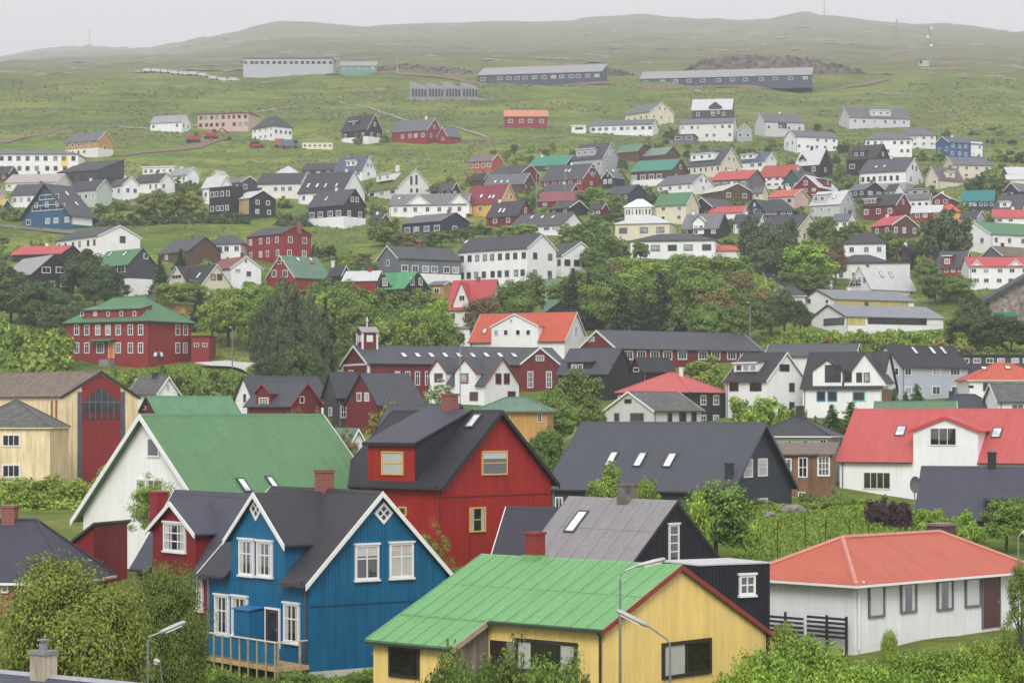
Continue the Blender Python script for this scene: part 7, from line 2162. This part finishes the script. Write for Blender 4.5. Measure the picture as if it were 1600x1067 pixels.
T('broad', GREENM, 'leafy tree in the grove behind the chapel', 'grove behind the chapel', [(525, 452, 545, 42, 372), (560, 470, 548, 40, 366), (600, 478, 548, 44, 362), (640, 486, 548, 46, 360), (680, 492, 550, 40, 360), (540, 440, 520, 36, 390), (505, 436, 510, 30, 400), (590, 452, 520, 36, 392), (625, 458, 520, 40, 390), (660, 452, 515, 34, 394), (570, 500, 556, 30, 356), (700, 510, 552, 26, 358)], name='leafy_tree')
T('broad', GREENL, 'light green tree at the front of the chapel grove', 'light trees of the chapel grove', [(650, 486, 552, 44, 354), (612, 492, 552, 40, 355), (515, 448, 510, 34, 396), (680, 470, 530, 32, 376)], name='leafy_tree')
T('broad', RUSTY, 'bronze-tinted bushy tree before the pink and red house', None, [(752, 458, 515, 30, 395)], name='leafy_tree')
T('broad', GREENM, 'leafy tree of the hillside grove below the white school', 'grove below the white school', [(800, 440, 492, 34, 415), (830, 428, 480, 30, 425), (815, 462, 500, 26, 408), (905, 425, 490, 34, 420), (940, 412, 480, 34, 428), (960, 440, 500, 40, 405), (1000, 430, 495, 40, 410), (1040, 425, 500, 42, 405), (1080, 430, 505, 42, 402), (1130, 440, 512, 40, 398), (1165, 450, 515, 38, 396), (1010, 448, 500, 36, 412), (1105, 475, 522, 34, 388), (1150, 480, 520, 30, 388)], name='leafy_tree')
T('broad', GREENL, 'light green tree of the hillside grove below the long white house', 'light trees of the hillside grove', [(980, 400, 450, 34, 452), (1020, 405, 455, 36, 448), (1065, 398, 450, 38, 452), (1110, 396, 450, 40, 450), (1150, 400, 455, 36, 448), (1190, 430, 480, 30, 428), (930, 440, 490, 30, 415), (1085, 412, 470, 40, 436), (985, 420, 475, 36, 432), (875, 440, 480, 26, 425)], name='leafy_tree')
T('broad', RUSTY, 'bronze-tinted tree of the hillside grove', 'bronze trees of the hillside grove', [(1120, 452, 520, 34, 392), (1160, 425, 480, 36, 428), (1180, 446, 490, 30, 418), (950, 408, 455, 28, 446), (1305, 380, 420, 22, 478)], name='leafy_tree')
T('conifer', CONIF, 'dark conifer standing in the hillside grove', 'conifers of the hillside grove', [(895, 420, 492, 22, 414), (920, 425, 490, 20, 415), (975, 448, 530, 34, 385), (1005, 462, 528, 26, 384), (1030, 425, 500, 28, 402)], name='conifer_tree')
T('broad', PINE, 'tall dark pine behind the light green tree', 'tall pines by the white box-dormer house', [(1175, 338, 440, 26, 466), (1205, 345, 440, 30, 468), (1230, 342, 430, 24, 474), (1195, 360, 448, 30, 460), (1222, 365, 445, 26, 460)], name='pine_tree')
T('broad', GREENL, 'bright light green tree with broad crown beside the tall pines', None, [(1262, 374, 445, 48, 458)], name='leafy_tree')
T('broad', GREENM, 'dark bushy tree beneath the bright light green tree', 'bushy trees by the white hip house', [(1270, 415, 456, 28, 450), (1240, 424, 456, 24, 452), (1330, 345, 392, 26, 510), (1290, 338, 378, 24, 526), (1300, 352, 390, 22, 512)], name='leafy_tree')
T('broad', PINE, 'big dark pine behind the white two-gabled red-roofed house', 'big pines above the two-gabled house', [(1478, 322, 408, 34, 492), (1502, 340, 405, 24, 494), (1453, 344, 402, 22, 496)], name='pine_tree')
T('broad', GREENM, 'leafy tree between the red-roofed brown house and the pines', 'trees below the red-roofed brown house', [(1345, 378, 410, 20, 502), (1400, 372, 410, 28, 502), (1430, 376, 410, 26, 500), (1380, 360, 396, 22, 508), (1450, 404, 440, 22, 466), (1462, 428, 452, 30, 454), (1495, 430, 458, 30, 450)], name='leafy_tree')
T('broad', GREEND, 'dark tree on the bank beside the white church hall', 'trees on the bank by the church hall', [(1225, 456, 510, 30, 405), (1205, 468, 510, 24, 404), (1250, 470, 508, 18, 404), (1510, 480, 535, 30, 385), (1545, 490, 540, 34, 380), (1580, 495, 545, 36, 378), (1520, 460, 510, 26, 405)], name='leafy_tree')
T('shrub', GREENL, 'shrub on the overgrown bank below the church hall', 'overgrown bank below the church hall', [(1240 + 24 * i, 510 + (i % 3) * 4, 536 + (i % 2) * 8, 24, 388 - (i % 2) * 8) for i in range(14)])
T('shrub', RUSTY, 'reddish shrub on the overgrown bank', 'reddish shrubs on the bank', [(1470, 525, 550, 24, 374), (1500, 532, 556, 24, 370), (1300, 512, 535, 20, 386)])
T('broad', OLIVEL, 'olive-coloured tree in the clump below the white gabled house', 'olive trees on the grassy slope', [(240, 296, 342, 26, 566), (268, 300, 345, 28, 562), (298, 304, 344, 24, 564), (225, 306, 344, 18, 562)], name='leafy_tree')
T('shrub', GREEND, 'dark hedge shrub along the grassy slope', 'dark hedge on the grassy slope', [(150 + 18 * i, 330, 346, 14, 560) for i in range(14)] + [(440 + 12 * i, 331, 345, 12, 560) for i in range(4)])
T('broad', GREENM, 'tree below the navy house', 'trees below the navy house', [(600, 352, 390, 26, 512), (630, 360, 392, 24, 510), (660, 362, 394, 26, 508), (690, 360, 390, 24, 510), (720, 355, 382, 20, 520), (590, 340, 368, 18, 534), (750, 350, 372, 22, 530)], name='leafy_tree')
T('broad', RUSTY, 'bronze-tinted tree below the navy house', None, [(645, 362, 396, 22, 504)], name='leafy_tree')
T('broad', GREENM, 'green tree beside the cream hip house', 'trees beside the cream hip house', [(925, 345, 400, 30, 500), (945, 362, 410, 28, 490), (905, 360, 405, 28, 496), (930, 385, 425, 28, 478), (890, 350, 385, 18, 515), (1000, 375, 405, 16, 492), (955, 300, 330, 20, 585), (920, 295, 325, 24, 592), (970, 312, 340, 18, 575)], name='leafy_tree')
T('broad', GREENL, 'yellowish green tree near the dark wide gable', 'yellowish trees near the dark wide gable', [(940, 308, 336, 20, 578), (820, 350, 372, 22, 530), (790, 352, 374, 22, 528), (930, 292, 320, 22, 598)], name='leafy_tree')
T('shrub', GREENM, 'garden shrub among the upper houses', 'garden shrubs among the upper houses', [(1010, 290, 302, 14), (1040, 296, 308, 16), (1150, 308, 320, 14), (1230, 250, 268, 16), (1312, 262, 280, 18), (1330, 272, 288, 14), (1450, 288, 302, 16), (1470, 236, 256, 18), (1440, 236, 252, 14), (1545, 262, 282, 18), (1565, 272, 292, 18), (1530, 276, 296, 22), (1400, 296, 306, 12), (855, 288, 302, 16), (830, 292, 312, 18), (745, 268, 284, 16), (700, 274, 290, 18), (690, 290, 304, 14), (560, 206, 220, 12), (600, 208, 218, 12), (1050, 198, 212, 14), (1560, 240, 256, 20), (1590, 236, 258, 22), (280, 276, 292, 14), (298, 280, 296, 12), (310, 284, 300, 12), (20, 322, 340, 18), (0, 318, 336, 16), (45, 326, 340, 14), (195, 312, 326, 16), (160, 316, 330, 16), (410, 300, 316, 14), (445, 306, 322, 14), (590, 318, 334, 16), (615, 338, 352, 14), (740, 312, 330, 14), (845, 322, 338, 14), (1075, 300, 312, 12), (1100, 330, 345, 12), (1250, 320, 335, 12), (1310, 312, 332, 14), (1385, 316, 332, 16), (1345, 306, 320, 12), (1510, 316, 332, 16), (1530, 330, 348, 18), (1430, 345, 362, 14), (1220, 290, 304, 12)])
T('broad', GREEND, 'single round dark tree above the flat teal roof', None, [(1524, 276, 304, 18)], name='leafy_tree')

def infill():
    """garden trees and bushes that fill the gaps between the houses"""
    boxes = []
    for h in HOUSES:
        if h['D'] < 385:
            continue
        lc = Loc(h)
        xs2, ys2 = [], []
        for lx_ in (0, h['sg'] * h['L']):
            for ly_ in (0, h['W']):
                for lz_ in (0.3, h['Hr']):
                    X = h['C'][0] + lx_ * lc.ca - ly_ * lc.sa
                    Y = h['C'][1] + lx_ * lc.sa + ly_ * lc.ca
                    xs2.append(CX + FPX * X / Y)
                    ys2.append(HY - FPX * (h['C'][2] + lz_) / Y)
        boxes.append((min(xs2), min(ys2), max(xs2), max(ys2), h['D']))
    zones = [(760, 238, 1600, 410, 1500), (0, 285, 330, 332, 120), (560, 288, 770, 345, 160), (1000, 205, 1600, 245, 130), (300, 395, 600, 470, 120), (0, 380, 120, 440, 60)]
    rnd = random.Random(5)
    taken = []
    for (xa, ya, xb, yb_, n) in zones:
        for _ in range(n):
            x, y = rnd.uniform(xa, xb), rnd.uniform(ya, yb_)
            s = (600.0 / depth_at_row(y))
            hh, hw = rnd.uniform(8, 20) * s, rnd.uniform(7, 13) * s
            D = depth_at_row(y)
            bad = False
            for (a, b, c, d, hd) in boxes:
                ox = min(x + hw, c) - max(x - hw, a)
                oy = min(y, d) - max(y - hh, b)
                if ox > 0 and oy > 0:
                    if D < hd + 1 and ox * oy > 0.22 * hw * 2 * hh:
                        bad = True
                    if a - 1 < x < c + 1 and abs(D - hd) < 9 and b < y < d + 1:
                        bad = True
                    if D >= hd and oy > 0.8 * hh and ox > 1.6 * hw:
                        bad = True
                if bad:
                    break
            if bad or any(abs(x - q[0]) < 0.75 * (hw + q[2]) and abs(y - q[1]) < 9 for q in taken):
                continue
            taken.append((x, y, hw))
            mat = rnd.choice([GREENM, GREENM, GREENL, GREEND, GREEND, OLIVEL, RUSTY])
            kd = 'shrub' if rnd.random() < 0.5 else 'broad'
            PLANTS.append((kd, mat, x, y - hh * (1.0 if kd == 'shrub' else 1.2), y, hw, D, 'garden plant', 'garden shrubs among the upper houses', None))
    print('infill', len(taken))
infill()
ORD = 'first second third fourth fifth sixth seventh eighth ninth tenth eleventh twelfth thirteenth fourteenth fifteenth sixteenth seventeenth eighteenth nineteenth twentieth'.split()
def single_out(items):
    """alike plants of one group are told apart by their order across the view, scattered ones by the house they stand at"""
    out = {}
    groups = {}
    for i, p in enumerate(items):
        if p[8]:
            groups.setdefault((p[8], p[7]), []).append(i)
    used = set()
    for (g, lab), ids in groups.items():
        ids.sort(key=lambda i: items[i][2])
        if len(ids) <= 20 and g != 'garden shrubs among the upper houses':
            if len(ids) == 1:
                continue
            for n, i in enumerate(ids):
                w = lab.split()
                tail = ('leftmost' if n == 0 else ('rightmost' if n == len(ids) - 1 else ORD[n] + ' from the left'))
                out[i] = ' '.join(w[:11]).rstrip(',') + ', ' + tail
            continue
        for i in ids:
            px, py = items[i][2], (items[i][3] + items[i][4]) / 2
            best = None
            for h in HOUSES:
                lc = Loc(h)
                xm = CX + FPX * h['C'][0] / h['C'][1]
                ym = HY - FPX * (h['C'][2] + 2) / h['C'][1]
                d = (xm - px) ** 2 + 3 * (ym - py) ** 2
                if best is None or d < best[0]:
                    best = (d, h, xm)
            side = 'left of' if px < best[2] else 'right of'
            noun = {'shrub': 'shrub', 'broad': 'tree', 'conifer': 'conifer'}[items[i][0]]
            tint = 'bronze' if items[i][1] is RUSTY else ('olive' if items[i][1] is OLIVEL else ('light green' if items[i][1] is GREENL else ('dark' if items[i][1] is GREEND else 'green')))
            s_ = tint + ' ' + noun + ' ' + side + ' the ' + ' '.join(best[1]['label'].split()[:10])
            k_ = 1
            while s_ in used:
                k_ += 1
                s_ = ORD[k_ - 1] + ' ' + tint + ' ' + noun + ' ' + side + ' the ' + ' '.join(best[1]['label'].split()[:9])
            used.add(s_)
            out[i] = s_
    return out
SINGLE = single_out(PLANTS)
xs_ = np.array([(p[2] - CX) * p[6] / FPX for p in PLANTS])
ys_ = np.array([p[6] for p in PLANTS], float)
zs_ = ground_z(xs_, ys_)
NAMES = {'broad': 'leafy_tree', 'sparse': 'leafy_tree', 'conifer': 'conifer_tree', 'shrub': 'shrub'}
for i, p in enumerate(PLANTS):
    kd, mat, px, yt, yb, hw, D, lab, grp, nm = p
    lab = SINGLE.get(i, lab)
    tier = 0 if D < 100 else (1 if D < 240 else (2 if D < 480 else 3))
    if kd == 'sparse' and D < 130:
        tier = 0
    zt = (HY - yt) * D / FPX
    zg = min(zs_[i], (HY - yb) * D / FPX + 0.3)
    hgt = max(0.8, zt - zg)
    rw = hw * D / FPX
    me = proto(kd, mat, tier, i % (2 if tier < 2 else 3))
    rz = random.uniform(0, 6.28)
    if kd == 'shrub':
        o = link('shrub', me, None, (xs_[i], D, zg - 0.05), (0, 0, rz), (rw, rw, hgt / 1.02))
        tag(o, lab, 'shrub', grp)
        continue
    t = thing(nm or NAMES[kd], lab, 'tree', (xs_[i], D, zg), rz, grp)
    if kd == 'conifer':
        link('trunk', SPIRE[0], t, (0, 0, 0), None, (hgt,) * 3)
        link('crown', me, t, (0, 0, 0), None, (rw / 0.30, rw / 0.30, hgt))
    else:
        rv = min(rw * 1.05, hgt * 0.46)
        rv = max(rv, hgt * (0.50 if (D > 130 or kd == 'broad') else 0.36))
        link('trunk', TRUNKS[i % 3], t, (0, 0, 0), None, (hgt * 0.86 * min(1.0, rw / (0.42 * hgt) if hgt else 1), hgt * 0.86 * min(1.0, rw / (0.42 * hgt)), hgt * 0.86))
        link('crown', me, t, (0, 0, hgt - rv * 0.98), None, (rw / 1.0, rw / 1.0, rv))

# rough tussocks that break up the open slopes
def tussocks():
    n = 70000
    D = rng.uniform(370, 1000, n)
    px = rng.uniform(-60, 1660, n)
    X = (px - CX) * D / FPX
    keep = vnoise(X, D, 26, 31) + 0.5 * vnoise(X, D, 9, 32) > -0.05
    X, D = X[keep], D[keep]
    Z = ground_z(X, D)
    n = len(X)
    N_ = np.stack([rng.normal(size=n) * 0.5, -0.6 + rng.normal(size=n) * 0.3, np.full(n, 0.8)], 1)
    S_ = rng.uniform(0.5, 1.3, n) * D / 600
    o = link('tussock_grass', leaf_mesh('tussock_grass', np.stack([X, D, Z + S_ * 0.12], 1), N_, S_, leafmat([(78, 92, 44), (104, 122, 54), (128, 136, 70), (92, 110, 48), (140, 132, 84), (70, 88, 42)]), 0.8))
    kind(o, 'stuff', 'rough tussock grass over the open hillside')
tussocks()

# ------------------------------------------------------------------ grass, boulders, fence posts
def grass_patch():
    """tall grass where the ground is near enough to see blades"""
    areas = [((1150, 800), (1450, 880), 150, 22000), ((300, 1020), (640, 1110), 95, 5000), ((1320, 990), (1610, 1030), 92, 4000),
             ((0, 500), (110, 590), 0, 4000), ((160, 565), (420, 640), 0, 7000), ((1190, 500), (1600, 575), 0, 9000)]
    P = []
    for (a, b, D_, n) in areas:
        px = rng.uniform(a[0], b[0], n)
        py = rng.uniform(a[1], b[1], n)
        D = np.interp(-py, [-p[1] for p in PROF], PD)
        P.append(np.stack([(px - CX) * D / FPX, D + rng.uniform(-2, 2, n)], 1))
    P = np.concatenate(P)
    z = ground_z(P[:, 0], P[:, 1])
    n = len(P)
    far = np.clip(P[:, 1] / 120, 1, 4)
    h_ = rng.uniform(0.10, 0.24, n) * np.sqrt(far)
    w_ = 0.05 * far * 1.4
    a_ = rng.uniform(0, 6.28, n)
    lx, ly = rng.normal(size=n) * 0.16, rng.normal(size=n) * 0.16
    c = np.stack([P[:, 0], P[:, 1], z - 0.03], 1)
    s = np.stack([np.cos(a_) * w_, np.sin(a_) * w_, np.zeros(n)], 1)
    tip = c + np.stack([lx, ly, h_], 1)
    v = np.stack([c - s, c + s, tip + s * 0.25, tip - s * 0.25], 1).reshape(-1, 3)
    o = link('grass', np_mesh('grass', v, np.arange(4 * n).reshape(n, 4), leafmat([(84, 116, 38), (112, 142, 48), (134, 158, 60), (150, 152, 76)])))
    kind(o, 'stuff', 'tall green grass on the nearer slopes')
grass_patch()

def rock_mesh(seed):
    bm = bmesh.new()
    bmesh.ops.create_icosphere(bm, subdivisions=2, radius=1.0)
    rnd = random.Random(seed)
    for v in bm.verts:
        v.co *= 0.75 + 0.4 * rnd.random()
        v.co.z *= 0.7
    me = bpy.data.meshes.new('boulder')
    bm.to_mesh(me)
    bm.free()
    me.materials.append(plain((132, 124, 120), 0.95, noise=0.3))
    return me
ROCKS = [rock_mesh(s) for s in range(3)]
for i, (x_, y_, r_, lab) in enumerate([(1238, 806, 14, 'pinkish grey boulder in the meadow behind the salmon-roofed bungalow'), (1202, 815, 12, 'low flat boulder at the end of the meadow'), (268, 346, 7, 'pale boulder on the grass below the olive trees'),
                                       (298, 347, 5, 'small pale boulder below the black cube house'), (208, 322, 10, 'big pale boulder beside the olive trees'), (1044, 226, 8, 'lone boulder on the grass above the large grey house')]):
    b = on_ground(x_, y_)
    s_ = r_ * b.y / FPX
    tag(link('boulder', ROCKS[i % 3], None, (b.x, b.y, b.z + s_ * 0.2), (0, 0, i * 1.3), (s_ * 1.4, s_, s_)), lab, 'boulder')

def heath_rocks():
    """outcrops strewn over the upper hillside"""
    V, F_ = [], []
    base = np.array([v.co[:] for v in ROCKS[0].vertices])
    fc = np.array([p.vertices[:] for p in ROCKS[0].polygons])
    n = 700
    D = np.exp(rng.uniform(math.log(960), math.log(4200), n))
    px = rng.uniform(-100, 1700, n)
    X = (px - CX) * D / FPX
    keep = vnoise(X, D, 90, 21) > -0.02
    X, D = X[keep], D[keep]
    Z = ground_z(X, D)
    for i in range(len(X)):
        s = np.array([rng.uniform(1.2, 5.5), rng.uniform(1, 3), rng.uniform(0.5, 1.6)]) * D[i] / 1100
        V.append(base * s + np.array([X[i], D[i], Z[i]]))
        F_.append(fc + i * len(base))
    o = link('heath_rocks', np_mesh('heath_rocks', np.concatenate(V), np.concatenate(F_), plain((150, 142, 134), 0.95, noise=0.3)))
    kind(o, 'stuff', 'grey rock outcrops strewn over the upper hillside')
heath_rocks()

for i, (x_, yt, yb) in enumerate([(1215, 815, 858), (1258, 806, 848), (1290, 808, 840), (1327, 812, 832), (1357, 814, 836)]):
    D = 122.0 + i * 3
    top = at(x_, yt, D)
    g = gz(top.x, D)
    t = thing('fence_post', 'thin dark fence post in the meadow grass, ' + ('leftmost', 'second from the left', 'middle of five', 'fourth from the left', 'rightmost')[i], 'fence post', (top.x, D, g), 0, 'fence posts in the meadow')
    MB().tube([(0, 0, -0.4), (0, 0, max(1.2, top.z - g))], [0.032, 0.028], 6).build('post', plain((58, 52, 48), 0.9), t)
    MB().tube([(0, 0, max(1.2, top.z - g) - 0.001), (0, 0, max(1.2, top.z - g) + 0.04)], [0.06, 0.03], 6).build('post_cap', plain((78, 72, 68), 0.8), t)

# ------------------------------------------------------------------ haze over the whole valley
def haze():
    zlo = float(GZ.min()) - 1.5
    zhi = float(max(GZ.max(), 1320.0)) + 30
    o = MB().box(-4600, 4600, -60, 8600, zlo - 760, zhi).build('haze', plain((255, 255, 255), 0.5))
    m = bpy.data.materials.new('haze')
    m.use_nodes = True
    nt = m.node_tree
    nt.nodes.clear()
    out = nt.nodes.new('ShaderNodeOutputMaterial')
    pv = nt.nodes.new('ShaderNodeVolumePrincipled')
    pv.inputs['Color'].default_value = (0.93, 0.945, 1.0, 1)
    pv.inputs['Density'].default_value = 0.00019
    pv.inputs['Anisotropy'].default_value = 0.0
    nt.links.new(pv.outputs[0], out.inputs['Volume'])
    o.data.materials.clear()
    o.data.materials.append(m)
    kind(o, 'stuff', 'thin grey mist over the whole valley')
haze()
